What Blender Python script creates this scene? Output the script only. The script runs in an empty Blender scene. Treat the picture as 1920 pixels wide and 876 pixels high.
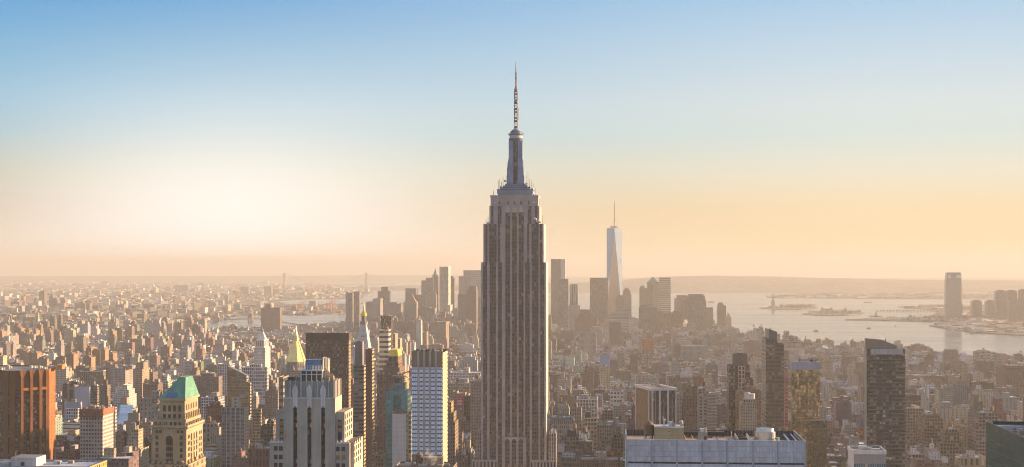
import bpy, bmesh, math, random
import numpy as np
from math import radians as R, sin, cos, tan, pi, sqrt, exp, floor, hypot
from mathutils import Vector, Matrix

sc = bpy.context.scene
col = sc.collection
rng = random.Random(11)

# ------------------------------------------------------------------ camera
FPX, H, YH, CX = 2640.0, 256.0, 499.0, 960.0      # focal length in photo pixels, eye height, eye-level row
RC = 2 * 7.4e6                                     # twice the earth's radius (with refraction)
cam_d = bpy.data.cameras.new('camera')
cam = bpy.data.objects.new('camera', cam_d)
col.objects.link(cam)
cam.location = (0, 0, H)
cam.rotation_euler = (R(90), 0, 0)
cam_d.sensor_width = 36
cam_d.lens = 36 * FPX / 1920
cam_d.shift_y = (YH - 438) / 1920
cam_d.clip_start = 5
cam_d.clip_end = 120000
sc.camera = cam

# ------------------------------------------------------------------ sky and sun
SUN_AZ, SUN_EL = 71.0, 11.5        # degrees right of the view direction, above the horizon
AUR, AUR_S, SKY_K = 1.0, R(16), 0.345
BACK = (.84, .87, .98)
wd = bpy.data.worlds.new('World')
sc.world = wd
wd.use_nodes = True
nt = wd.node_tree
nt.nodes.clear()
def wn(t, **k):
    n = nt.nodes.new(t)
    for a, v in k.items(): setattr(n, a, v)
    return n
def wmath(op, a, b=None, c=None, clamp=False):
    n = wn('ShaderNodeMath', operation=op, use_clamp=clamp)
    for i, v in enumerate((a, b, c)):
        if v is None: continue
        if isinstance(v, (int, float)): n.inputs[i].default_value = v
        else: nt.links.new(v, n.inputs[i])
    return n.outputs[0]
tc = wn('ShaderNodeTexCoord')
sep = wn('ShaderNodeSeparateXYZ')
nt.links.new(tc.outputs['Generated'], sep.inputs[0])
sx, sy, sz = sep.outputs
az = wmath('ARCTAN2', sx, sy)                     # 0 straight ahead, + to the right
el = wmath('ARCSINE', sz)
def lin(c):
    return tuple(((v / 255) / 12.92 if v / 255 <= .04045 else ((v / 255 + .055) / 1.055) ** 2.4) for v in c)
def ramp(stops, fac):
    n = wn('ShaderNodeValToRGB')
    cr = n.color_ramp
    cr.interpolation = 'EASE' if False else 'LINEAR'
    while len(cr.elements) < len(stops): cr.elements.new(0.5)
    for e, (p, c) in zip(cr.elements, stops):
        e.position = p; e.color = (*c, 1)
    nt.links.new(fac, n.inputs[0])
    return n.outputs[0]
def elp(y): return math.atan((YH - y) / FPX) / R(90)          # ramp position of a photo row
elf = wmath('DIVIDE', el, R(90), clamp=True)
up = [(.20, (.60, .74, .94)), (.42, (.42, .53, .70)), (1.0, (.28, .38, .56))]
left = [(elp(495), (0.80, 0.59, 0.40)), (elp(440), (0.68, 0.49, 0.33)), (elp(395), (0.53, 0.36, 0.21)), (elp(330), (0.4085, 0.4332, 0.3089)), (elp(260), (0.2560, 0.4911, 0.6024)), (elp(200), (0.2391, 0.5255, 0.7304)), (elp(100), (0.1700, 0.4623, 0.7268)), (elp(5), (0.0867, 0.3628, 0.7203))] + up
right = [(elp(495), (1.0604, 0.7905, 0.4489)), (elp(440), (0.9862, 0.7426, 0.4282)), (elp(395), (0.9604, 0.7535, 0.4617)), (elp(330), (0.8865, 0.8244, 0.6629)), (elp(260), (0.7147, 0.8117, 0.7754)), (elp(200), (0.7209, 0.8035, 0.8199)), (elp(100), (0.5671, 0.7249, 0.8504)), (elp(5), (0.4066, 0.6299, 0.8476))] + up
fx = wn('ShaderNodeMapRange', interpolation_type='SMOOTHSTEP')
nt.links.new(sx, fx.inputs[0])
fx.inputs[1].default_value = -0.41; fx.inputs[2].default_value = 0.277
mx = wn('ShaderNodeMix', data_type='RGBA')
nt.links.new(fx.outputs[0], mx.inputs[0])
nt.links.new(ramp(left, elf), mx.inputs[6]); nt.links.new(ramp(right, elf), mx.inputs[7])
# pale glow low in the sky left of centre
def gauss(a0, e0, sa, se):
    da = wmath('DIVIDE', wmath('SUBTRACT', az, a0), sa)
    de = wmath('DIVIDE', wmath('SUBTRACT', el, e0), se)
    return wmath('EXPONENT', wmath('MULTIPLY', wmath('ADD', wmath('MULTIPLY', da, da), wmath('MULTIPLY', de, de)), -1.0))
GLOW = 0.93
g1 = gauss(-0.200, 0.024, 0.165, 0.084)
glow = wn('ShaderNodeMix', data_type='RGBA')
nt.links.new(wmath('MULTIPLY', g1, GLOW), glow.inputs[0])
nt.links.new(mx.outputs[2], glow.inputs[6])
glow.inputs[7].default_value = (1.20, 1.165, 1.11, 1)
# bright warm aureole round the sun, outside the frame to the right
g2 = gauss(R(SUN_AZ), R(SUN_EL), AUR_S, AUR_S)
aur = wn('ShaderNodeMix', data_type='RGBA', blend_type='ADD')
nt.links.new(g2, aur.inputs[0]); nt.links.new(glow.outputs[2], aur.inputs[6]); aur.inputs[7].default_value = (AUR * 1.0, AUR * .72, AUR * .42, 1)
# the sky behind the viewer, away from the sun, is dimmer and bluer
fb = wn('ShaderNodeMapRange', interpolation_type='SMOOTHSTEP')
nt.links.new(sy, fb.inputs[0]); fb.inputs[1].default_value = 0.55; fb.inputs[2].default_value = -0.45
bk = wn('ShaderNodeMix', data_type='RGBA', blend_type='MULTIPLY')
nt.links.new(fb.outputs[0], bk.inputs[0]); nt.links.new(aur.outputs[2], bk.inputs[6]); bk.inputs[7].default_value = (*BACK, 1)
bg = wn('ShaderNodeBackground'); nt.links.new(bk.outputs[2], bg.inputs[0]); bg.inputs[1].default_value = SKY_K
sky = wn('ShaderNodeTexSky', sky_type='NISHITA', sun_disc=False)
sky.sun_elevation = R(SUN_EL); sky.sun_rotation = R(SUN_AZ)
bg2 = wn('ShaderNodeBackground'); nt.links.new(sky.outputs[0], bg2.inputs[0]); bg2.inputs[1].default_value = 0.002
add = wn('ShaderNodeAddShader'); nt.links.new(bg.outputs[0], add.inputs[0]); nt.links.new(bg2.outputs[0], add.inputs[1])
wo = wn('ShaderNodeOutputWorld'); nt.links.new(add.outputs[0], wo.inputs[0])

sun_d = bpy.data.lights.new('sun', 'SUN')
sun_d.energy = 5.0
sun_d.angle = R(0.6)
sun_d.color = (1.0, .665, .385)
sun = bpy.data.objects.new('sun', sun_d)
col.objects.link(sun)
sdir = Vector((sin(R(SUN_AZ)) * cos(R(SUN_EL)), cos(R(SUN_AZ)) * cos(R(SUN_EL)), sin(R(SUN_EL))))
sun.rotation_euler = (-sdir).to_track_quat('-Z', 'Y').to_euler()
sun.location = sdir * 3000

HAZE_D = 6.6e-5
HAZE_C = (.68, .655, .60)
HAZE_G = 0.12

sc.view_settings.view_transform = 'Standard'
sc.view_settings.look = 'None'
sc.view_settings.exposure = 1.45
sc.view_settings.gamma = 1.0
sc.render.engine = 'CYCLES'
cy = sc.cycles
cy.max_bounces = 5; cy.diffuse_bounces = 2; cy.glossy_bounces = 2; cy.transmission_bounces = 2; cy.volume_bounces = 3
cy.use_denoising = True; cy.filter_width = 1.05
cy.sample_clamp_indirect = 4.0
cy.caustics_reflective = False; cy.caustics_refractive = False
# ------------------------------------------------------------------ materials
def mat(name):
    m = bpy.data.materials.new(name); m.use_nodes = True
    t = m.node_tree; t.nodes.clear()
    o = t.nodes.new('ShaderNodeOutputMaterial')
    b = t.nodes.new('ShaderNodeBsdfPrincipled')
    t.links.new(b.outputs[0], o.inputs[0])
    return m, t, b
class NT:
    def __init__(s, t): s.t = t
    def n(s, ty, **k):
        n = s.t.nodes.new(ty)
        for a, v in k.items(): setattr(n, a, v)
        return n
    def set(s, sock, v):
        if v is None: return
        if hasattr(v, 'is_output'): s.t.links.new(v, sock)
        else: sock.default_value = v
    def math(s, op, a, b=None, c=None, clamp=False):
        n = s.n('ShaderNodeMath', operation=op, use_clamp=clamp)
        for i, v in enumerate((a, b, c)): s.set(n.inputs[i], v)
        return n.outputs[0]
    def mix(s, f, a, b, blend='MIX'):
        n = s.n('ShaderNodeMix', data_type='RGBA', blend_type=blend)
        s.set(n.inputs[0], f); s.set(n.inputs[6], a if hasattr(a, 'is_output') else (*a, 1)); s.set(n.inputs[7], b if hasattr(b, 'is_output') else (*b, 1))
        return n.outputs[2]
    def mapr(s, v, a, b, c, d):
        n = s.n('ShaderNodeMapRange'); s.set(n.inputs[0], v)
        for i, q in enumerate((a, b, c, d)): n.inputs[i + 1].default_value = q
        return n.outputs[0]
    def noise(s, scale, detail=2.0, vec=None, dim='3D'):
        n = s.n('ShaderNodeTexNoise', noise_dimensions=dim); n.inputs['Scale'].default_value = scale; n.inputs['Detail'].default_value = detail
        if vec is not None: s.t.links.new(vec, n.inputs['Vector'])
        return n.outputs[0]
    def pos(s): return s.n('ShaderNodeNewGeometry').outputs['Position']
    def obj(s): return s.n('ShaderNodeTexCoord').outputs['Object']
    def attr(s, name): return s.n('ShaderNodeAttribute', attribute_name=name)

def facade_material(name, glassy=False, litfrac=.972, lite=.06, blinds=.78):
    """wall with windows: UV counts bays and floors; tint = wall colour; wp = (window width, window height, glass tone, seed)"""
    m, t, b = mat(name); q = NT(t)
    uv = q.n('ShaderNodeUVMap', uv_map='UV').outputs[0]
    sp = q.n('ShaderNodeSeparateXYZ'); t.links.new(uv, sp.inputs[0])
    u, v = sp.outputs[0], sp.outputs[1]
    tint = q.attr('tint').outputs['Color']
    wpn = q.attr('wp'); ws = q.n('ShaderNodeSeparateColor'); t.links.new(wpn.outputs['Color'], ws.inputs[0])
    ww, wh, tone = ws.outputs; seed = wpn.outputs['Alpha']
    fu, fv = q.math('FRACT', u), q.math('FRACT', v)
    mx_ = q.math('LESS_THAN', q.math('ABSOLUTE', q.math('SUBTRACT', fu, .5)), q.math('MULTIPLY', ww, .5))
    my_ = q.math('LESS_THAN', q.math('ABSOLUTE', q.math('SUBTRACT', fv, .52)), q.math('MULTIPLY', wh, .5))
    mask = q.math('MULTIPLY', mx_, my_)
    cb = q.n('ShaderNodeCombineXYZ')
    t.links.new(q.math('FLOOR', u), cb.inputs[0]); t.links.new(q.math('FLOOR', v), cb.inputs[1]); t.links.new(q.math('MULTIPLY', seed, 97.0), cb.inputs[2])
    wn_ = q.n('ShaderNodeTexWhiteNoise', noise_dimensions='3D'); t.links.new(cb.outputs[0], wn_.inputs[0])
    r1 = wn_.outputs['Value']
    sc3 = q.n('ShaderNodeSeparateColor'); t.links.new(wn_.outputs['Color'], sc3.inputs[0])
    r2, r3 = sc3.outputs[1], sc3.outputs[2]
    p = q.pos()
    n1 = q.noise(.035, 3, p); n2 = q.noise(.6, 2, p)
    # streaks run down the wall: stretch the noise vertically
    mp = q.n('ShaderNodeMapping'); t.links.new(p, mp.inputs[0]); mp.inputs['Scale'].default_value = (.55, .55, .04)
    n3 = q.noise(1.0, 2, mp.outputs[0])
    shade = q.math('ADD', q.mapr(n1, .3, .7, .86, 1.1), q.math('ADD', q.mapr(n2, .3, .7, -.06, .06), q.mapr(n3, .3, .7, -.10, .07)))
    hs = q.n('ShaderNodeVectorMath', operation='SCALE'); t.links.new(tint, hs.inputs[0]); t.links.new(shade, hs.inputs['Scale'])
    # floor line: a faint course at every storey
    course = q.math('LESS_THAN', fv, .09)
    wall = q.mix(q.math('MULTIPLY', course, .22), hs.outputs[0], (.05, .045, .04))
    dark = q.mix(r2, (.012, .014, .018), (.055, .055, .058))
    blind = q.mix(r3, (.16, .14, .115), (.34, .32, .29))
    glass = q.mix(q.math('GREATER_THAN', r1, blinds), dark, blind)
    glass = q.mix(tone, glass, (.20, .27, .34))
    t.links.new(q.mix(mask, wall, glass), b.inputs['Base Color'])
    t.links.new(q.mix(mask, (.85, .85, .85), (.13, .13, .13)), b.inputs['Roughness'])
    t.links.new(q.math('ADD', .25, q.math('MULTIPLY', mask, .45)), b.inputs['Specular IOR Level'])
    t.links.new(q.math('MULTIPLY', q.math('MULTIPLY', mask, tone), .75 if glassy else .35), b.inputs['Metallic'])
    # a few windows have their lamps on
    lit = q.math('MULTIPLY', q.math('MULTIPLY', mask, q.math('GREATER_THAN', r3, litfrac)), q.math('GREATER_THAN', r2, .35))
    b.inputs['Emission Color'].default_value = (1, .55, .2, 1)
    t.links.new(q.math('MULTIPLY', lit, lite), b.inputs['Emission Strength'])
    return m

def tint_material(name, rough=.85, metal=0.0, spec=.3, var=.25, scale=.15, streak=False):
    """plain surface coloured by the tint attribute, mottled by noise"""
    m, t, b = mat(name); q = NT(t)
    tint = q.attr('tint').outputs['Color']
    p = q.pos()
    n1 = q.noise(scale, 4, p); n2 = q.noise(scale * 9, 2, p)
    s = q.math('ADD', q.mapr(n1, .3, .7, 1 - var, 1 + var), q.mapr(n2, .3, .7, -var * .4, var * .4))
    if streak:
        mp = q.n('ShaderNodeMapping'); t.links.new(p, mp.inputs[0]); mp.inputs['Scale'].default_value = (.9, .9, .03)
        s = q.math('ADD', s, q.mapr(q.noise(1.0, 3, mp.outputs[0]), .3, .7, -var * .8, var * .5))
    hs = q.n('ShaderNodeVectorMath', operation='SCALE'); t.links.new(tint, hs.inputs[0]); t.links.new(s, hs.inputs['Scale'])
    t.links.new(hs.outputs[0], b.inputs['Base Color'])
    b.inputs['Roughness'].default_value = rough; b.inputs['Metallic'].default_value = metal; b.inputs['Specular IOR Level'].default_value = spec
    return m

def glass_material(name, wav=.015, scale=.25, metal=.72, rough=.07, spec=.5):
    """curtain wall: tinted reflecting panes with slightly uneven faces, thin mullions from the UV grid"""
    m, t, b = mat(name); q = NT(t)
    uv = q.n('ShaderNodeUVMap', uv_map='UV').outputs[0]
    sp = q.n('ShaderNodeSeparateXYZ'); t.links.new(uv, sp.inputs[0])
    u, v = sp.outputs[0], sp.outputs[1]
    fu, fv = q.math('FRACT', u), q.math('FRACT', v)
    mul = q.math('MAXIMUM', q.math('LESS_THAN', fu, .10), q.math('LESS_THAN', fv, .16))
    cb = q.n('ShaderNodeCombineXYZ'); t.links.new(q.math('FLOOR', u), cb.inputs[0]); t.links.new(q.math('FLOOR', v), cb.inputs[1])
    wn_ = q.n('ShaderNodeTexWhiteNoise', noise_dimensions='3D'); t.links.new(cb.outputs[0], wn_.inputs[0])
    tint = q.attr('tint').outputs['Color']
    hs = q.n('ShaderNodeVectorMath', operation='SCALE'); t.links.new(tint, hs.inputs[0]); t.links.new(q.mapr(wn_.outputs['Value'], 0, 1, .72, 1.12), hs.inputs['Scale'])
    t.links.new(q.mix(q.math('MULTIPLY', mul, .55), hs.outputs[0], (.10, .10, .10)), b.inputs['Base Color'])
    b.inputs['Metallic'].default_value = metal; b.inputs['Specular IOR Level'].default_value = spec
    t.links.new(q.math('ADD', rough, q.math('MULTIPLY', mul, .4)), b.inputs['Roughness'])
    # every pane leans a little differently, and the whole skin ripples
    geo = q.n('ShaderNodeNewGeometry')
    off = q.n('ShaderNodeVectorMath', operation='SUBTRACT'); t.links.new(wn_.outputs['Color'], off.inputs[0]); off.inputs[1].default_value = (.5, .5, .5)
    so = q.n('ShaderNodeVectorMath', operation='SCALE'); t.links.new(off.outputs[0], so.inputs[0]); so.inputs['Scale'].default_value = wav
    nz = q.n('ShaderNodeTexNoise'); nz.inputs['Scale'].default_value = scale; t.links.new(geo.outputs['Position'], nz.inputs['Vector'])
    of2 = q.n('ShaderNodeVectorMath', operation='SUBTRACT'); t.links.new(nz.outputs['Color'], of2.inputs[0]); of2.inputs[1].default_value = (.5, .5, .5)
    so2 = q.n('ShaderNodeVectorMath', operation='SCALE'); t.links.new(of2.outputs[0], so2.inputs[0]); so2.inputs['Scale'].default_value = wav * 3
    a1 = q.n('ShaderNodeVectorMath', operation='ADD'); t.links.new(geo.outputs['Normal'], a1.inputs[0]); t.links.new(so.outputs[0], a1.inputs[1])
    a2 = q.n('ShaderNodeVectorMath', operation='ADD'); t.links.new(a1.outputs[0], a2.inputs[0]); t.links.new(so2.outputs[0], a2.inputs[1])
    nn = q.n('ShaderNodeVectorMath', operation='NORMALIZE'); t.links.new(a2.outputs[0], nn.inputs[0])
    t.links.new(nn.outputs[0], b.inputs['Normal'])
    return m

M = {}
M['facade'] = facade_material('facade')
M['facade_glass'] = facade_material('facade_glass', True)
M['facade_lamps'] = facade_material('facade_lamps', False, .80, .045, .93)
M['roof'] = tint_material('roof', .8, 0, .3, .30, .12)
M['stone'] = tint_material('stone', .85, 0, .25, .16, .10, True)
M['metal'] = tint_material('metal', .34, .85, .5, .15, .3)
M['paint'] = tint_material('paint', .5, 0, .4, .12, .3)
M['gold'] = tint_material('gold', .38, .6, .5, .10, .25)
M['copper'] = tint_material('copper', .7, .1, .3, .16, .2, True)
M['glass'] = glass_material('glass')
M['glass_wavy'] = glass_material('glass_wavy', .05, .12)
M['glass_green'] = glass_material('glass_green', .03, .12, 0, .2, .22)
M['glass_sky'] = glass_material('glass_sky', .01, .2, .92)
M['glass_gold'] = glass_material('glass_gold', .08, .10, .8)
M['dark_glass'] = tint_material('dark_glass', .12, 0, .6, .2, .3)
M['wood'] = tint_material('wood', .85, 0, .2, .25, .8, True)

# ------------------------------------------------------------------ mesh builder
class MB:
    """collects faces with a colour, window numbers and UVs, and links them as ONE mesh object"""
    def __init__(s):
        s.v = []; s.f = []; s.uv = []; s.t = []; s.w = []; s.m = []; s.mats = []
    def mi(s, m):
        if m not in s.mats: s.mats.append(m)
        return s.mats.index(m)
    def face(s, pts, tint, m='roof', uv=None, wp=(0, 0, 0, 0)):
        i = len(s.v); n = len(pts)
        s.v.extend(pts); s.f.append(tuple(range(i, i + n)))
        s.uv.extend(uv if uv else [(0., 0.)] * n)
        s.t.append((*tint, 1.0)); s.w.append(wp); s.m.append(s.mi(m))
    def wallquad(s, a, b, z0, z1, tint, st=None, m='facade', z0b=None, top_a=None, top_b=None, seed=None):
        """wall from a to b (x, y), outward side on the right of a->b; st = (bay, floor, ww, wh, tone)"""
        ta, tb = top_a or a, top_b or b
        L = hypot(b[0] - a[0], b[1] - a[1])
        if st:
            nb = max(1, round(L / st[0])); nf = max(1, round((z1 - z0) / st[1]))
            o1, o2 = 7 * len(s.f) % 991, 0
            uv = [(o1, 0), (o1 + nb, 0), (o1 + nb, nf), (o1, nf)]
            wp = (st[2], st[3], st[4] if len(st) > 4 else 0, (seed if seed is not None else (len(s.f) * .137) % 1))
        else:
            uv = None; wp = (0, 0, 0, 0)
        s.face([(a[0], a[1], z0), (b[0], b[1], z0), (tb[0], tb[1], z1), (ta[0], ta[1], z1)], tint, m, uv, wp)
    def box(s, x0, x1, y0, y1, z0, z1, tint, st=None, m='facade', roof=None, rm='roof', bottom=False, sink=0.0, sides='nesw', rt=None):
        seq = {'n': ((x0, y0), (x1, y0)), 'w': ((x1, y0), (x1, y1)), 's': ((x1, y1), (x0, y1)), 'e': ((x0, y1), (x0, y0))}
        for k in sides: s.wallquad(*seq[k], z0, z1, tint, st, m)
        rt = roof if roof is not None else tint
        zr = z1 - sink
        s.face([(x0, y0, zr), (x1, y0, zr), (x1, y1, zr), (x0, y1, zr)], rt, rm)
        if bottom: s.face([(x0, y1, z0), (x1, y1, z0), (x1, y0, z0), (x0, y0, z0)], tint, rm)
    def poly(s, pts, z0, z1, tint, st=None, m='facade', roof=None, rm='roof', scale=None, ctr=None):
        """prism over a counter-clockwise outline; scale = shrink of the top about ctr"""
        n = len(pts)
        if scale is not None:
            cx, cy_ = ctr or (sum(p[0] for p in pts) / n, sum(p[1] for p in pts) / n)
            tp = [(cx + (p[0] - cx) * scale, cy_ + (p[1] - cy_) * scale) for p in pts]
        else: tp = pts
        for i in range(n):
            j = (i + 1) % n
            s.wallquad(pts[i], pts[j], z0, z1, tint, st, m, top_a=tp[i], top_b=tp[j])
        if scale is None or scale > .001:
            s.face([(p[0], p[1], z1) for p in tp], roof if roof is not None else tint, rm)
    def cyl(s, cx, cy_, r, z0, z1, tint, n=12, r1=None, m='paint', cap=True, st=None, a0=0.0):
        pts = [(cx + r * cos(a0 + 2 * pi * i / n), cy_ + r * sin(a0 + 2 * pi * i / n)) for i in range(n)]
        s.poly(pts, z0, z1, tint, st, m, tint, m, scale=None if r1 is None else r1 / r, ctr=(cx, cy_))
    def bar(s, a, b, w, tint, m='paint'):
        """square bar from point a to point b"""
        a, b = Vector(a), Vector(b); d = (b - a).normalized()
        u = d.orthogonal().normalized() * w / 2; v = d.cross(u).normalized() * w / 2
        c = [(-1, -1), (1, -1), (1, 1), (-1, 1)]
        A = [a + u * i + v * j for i, j in c]; B = [b + u * i + v * j for i, j in c]
        for i in range(4):
            j = (i + 1) % 4
            s.face([tuple(A[i]), tuple(A[j]), tuple(B[j]), tuple(B[i])], tint, m)
        s.face([tuple(p) for p in reversed(A)], tint, m); s.face([tuple(p) for p in B], tint, m)
    def ball(s, c, r, tint, m='paint', nu=8, nv=5):
        P = lambda i, j: (c[0] + r * sin(pi * j / nv) * cos(2 * pi * i / nu), c[1] + r * sin(pi * j / nv) * sin(2 * pi * i / nu), c[2] + r * cos(pi * j / nv))
        for j in range(nv):
            for i in range(nu):
                q = [P(i, j), P(i, j + 1), P(i + 1, j + 1), P(i + 1, j)]
                if j == 0: q = q[:3]
                elif j == nv - 1: q = [q[0], q[1], q[3]]
                s.face(q, tint, m)
    def mesh(s, name):
        me = bpy.data.meshes.new(name)
        me.from_pydata(s.v, [], s.f)
        uvl = me.uv_layers.new(name='UV')
        uvl.data.foreach_set('uv', np.array(s.uv, dtype=np.float32).ravel())
        a = me.attributes.new('tint', 'FLOAT_COLOR', 'FACE'); a.data.foreach_set('color', np.array(s.t, dtype=np.float32).ravel())
        a = me.attributes.new('wp', 'FLOAT_COLOR', 'FACE'); a.data.foreach_set('color', np.array(s.w, dtype=np.float32).ravel())
        me.polygons.foreach_set('material_index', np.array(s.m, dtype=np.int32))
        for k in s.mats: me.materials.append(M[k])
        me.update()
        return me
    def build(s, name, parent=None):
        o = bpy.data.objects.new(name, s.mesh(name)); col.objects.link(o)
        if parent is not None: o.parent = parent
        return o

def tag(o, label=None, cat=None, group=None, kind=None):
    if label: o['label'] = label
    if cat: o['category'] = cat
    if group: o['group'] = group
    if kind: o['kind'] = kind
    return o
def copy_part(o, parent, loc):
    c = o.copy(); col.objects.link(c); c.parent = parent; c.location = loc
    return c

# ------------------------------------------------------------------ placing
TH = 4.1                       # the street grid runs this many degrees right of the view
GS, GC = sin(R(TH)), cos(R(TH))
def drop(d): return d * d / RC
def px(x, D): return (x - CX) / FPX * D
def hgt(y, D): return H - (y - YH) / FPX * D + drop(D)          # height above local ground of a row at depth D
def ground(x, y):
    """point of the ground seen at a photo pixel"""
    k = (y - YH) / FPX                                          # k*D = H + D^2/RC
    disc = k * k - 4 * H / RC
    D = (k - sqrt(disc)) * RC / 2 if disc > 0 else 61000.
    D = min(D, 61000.)
    return px(x, D), D
FOOT = []                      # (x, y, radius, height) of placed buildings; x-extent on screen and top row for the occlusion guess
class Site:
    """footprint whose front runs from column x0 to x1 at depth D; side = column of the far end of the visible side"""
    def __init__(s, x0, x1, D, side=None, depth=25., th=TH):
        gs, gc = sin(R(th)), cos(R(th))
        XL = px(x0, D); s.D = D
        s.w = ((x1 - CX) * D / FPX - XL) / (gc + gs * (x1 - CX) / FPX)
        if side is not None:
            if side > x1: XR, YR = XL + s.w * gc, D - s.w * gs
            else: XR, YR = XL, D
            s.d = ((side - CX) * YR - FPX * XR) / (FPX * gs - (side - CX) * gc)
            if not 4 < s.d < 140: s.d = depth
        else: s.d = depth
        s.x = XL + s.w / 2 * gc + s.d / 2 * gs; s.y = D - s.w / 2 * gs + s.d / 2 * gc
        s.th = th
        s.x0, s.x1, s.side = x0, x1, side
    def root(s, name, label, cat, group=None, h=0):
        o = bpy.data.objects.new(name, None); col.objects.link(o)
        o.location = (s.x, s.y, -drop(s.D)); o.rotation_euler = (0, 0, -R(s.th))
        o.empty_display_size = 10
        FOOT.append((s.x, s.y, s.w / 2, s.d / 2, h))
        tag(o, label, cat, group)
        return o
    def h(s, y): return hgt(y, s.D)
    def m(s, p): return p / FPX * s.D         # photo pixels to metres

def lx(s, p): return (p - s.x0) / (s.x1 - s.x0) * s.w - s.w / 2
Site.lx = lx
def c3(r, g, b): return (r, g, b)
STONE_, TAN, BUFF, BRICK, DBRICK, GREY, WHITE, DARK, BROWN, PINK = (.40, .36, .31), (.35, .285, .215), (.41, .35, .27), (.235, .145, .11), (.16, .105, .085), (.31, .30, .30), (.56, .545, .53), (.06, .055, .05), (.20, .15, .11), (.42, .31, .26)
RDARK, RGREY, RSILV, RTAN = (.07, .068, .065), (.20, .195, .19), (.42, .41, .40), (.26, .21, .16)
ST = {                                 # bay, floor, window width, window height, tone
 'punch': (3.0, 3.3, .42, .50, 0), 'fine': (2.3, 3.1, .45, .50, 0), 'loft': (3.2, 3.9, .68, .62, 0), 'ribbon': (1.6, 3.5, .97, .50, 0), 'strip': (3.0, 3.6, .50, .93, 0),
 'sparse': (5.5, 3.4, .26, .42, 0), 'grid': (3.4, 3.6, .74, .70, .15), 'pale': (3.2, 3.5, .80, .55, .6), 'blank': None, 'balcony': (7.0, 3.0, .90, .62, .05), 'wide': (4.6, 4.2, .76, .66, 0)}
def water_tank(parent, x, y, z, r=2.0, hh=4.2, name='water_tank', parts=False):
    b = MB(); wood = rng.choice([(.20, .13, .085), (.26, .17, .10), (.15, .105, .08)])
    b.cyl(x, y, r, z + 2.6, z + 2.6 + hh, wood, 12, m='wood')
    o = b.build(name, parent)
    c = MB() if parts else b
    b2 = MB()
    b2.cyl(x, y, r * 1.08, z + 2.6 + hh, z + 2.6 + hh + r * .8, (.22, .15, .10), 12, r1=.05, m='wood')
    b2.build('tank_roof', o)
    b3 = MB()
    for i, j in ((-1, -1), (1, -1), (1, 1), (-1, 1)):
        b3.bar((x + i * r * .6, y + j * r * .6, z), (x + i * r * .6, y + j * r * .6, z + 2.65), .35, (.07, .065, .06))
    b3.box(x - r * .8, x + r * .8, y - r * .8, y + r * .8, z + 2.35, z + 2.6, (.08, .07, .06), m='paint', rm='paint', bottom=True)
    b3.build('tank_stand', o)
    return o
def bulkhead(parent, x, y, z, wx, wy, hh, tint, name='roof_bulkhead'):
    b = MB(); b.box(x - wx / 2, x + wx / 2, y - wy / 2, y + wy / 2, z, z + hh, tint, (3.2, 3.2, .28, .3, 0), roof=rng.choice([RDARK, RGREY, RTAN])); return b.build(name, parent)
def parapet(parent, x0, x1, y0, y1, z, hh, t_, tint, m='stone', name='parapet'):
    """ring of four low walls butted end to end"""
    b = MB()
    b.box(x0, x1, y0, y0 + t_, z, z + hh, tint, m=m, rm=m); b.box(x0, x1, y1 - t_, y1, z, z + hh, tint, m=m, rm=m)
    b.box(x0, x0 + t_, y0 + t_, y1 - t_, z, z + hh, tint, m=m, rm=m); b.box(x1 - t_, x1, y0 + t_, y1 - t_, z, z + hh, tint, m=m, rm=m)
    return b.build(name, parent)
def clutter(parent, x0, x1, y0, y1, z, n=4, tank=.5, big=True):
    """stair heads, ducts, vents and sometimes a water tank on a flat roof"""
    w, d = x1 - x0, y1 - y0
    if w < 5 or d < 5: return
    if big:
        bw, bd = w * rng.uniform(.2, .42), d * rng.uniform(.25, .5)
        bulkhead(parent, x0 + rng.uniform(.3, .7) * w, y0 + rng.uniform(.35, .7) * d, z, bw, bd, rng.uniform(3, 6.5), rng.choice([TAN, BUFF, GREY, BRICK, WHITE, STONE_]))
    b = MB()
    for i in range(n):
        cx_, cy_ = x0 + rng.uniform(.1, .9) * w, y0 + rng.uniform(.1, .9) * d
        sz = rng.uniform(.7, 2.2)
        b.box(cx_ - sz, cx_ + sz, cy_ - sz * .7, cy_ + sz * .7, z, z + rng.uniform(.9, 2.6), rng.choice([RSILV, WHITE, RGREY, TAN, RDARK]), m='paint', rm='paint')
    b.build('roof_vents', parent)
    if rng.random() < tank: water_tank(parent, x0 + rng.uniform(.15, .85) * w, y0 + rng.uniform(.2, .8) * d, z, rng.uniform(1.7, 2.5), rng.uniform(3.5, 5))
def strips(mb, s, spec, y, rec, z0, z1, wall, span, floor=3.7, ww=.60, wh=.56, m='facade', piers=None):
    """front made of proud piers (letter p) and recessed window columns (number of columns)"""
    for a, b_, k in spec:
        xa, xb = s.lx(a), s.lx(b_)
        if k == 'p':
            (piers or mb).box(xa, xb, y, y + rec, z0, z1, wall, m='stone', rm='stone')
        else:
            mb.wallquad((xa, y + rec), (xb, y + rec), z0, z1, span, ((xb - xa) / k, floor, ww, wh, 0), m)
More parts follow.
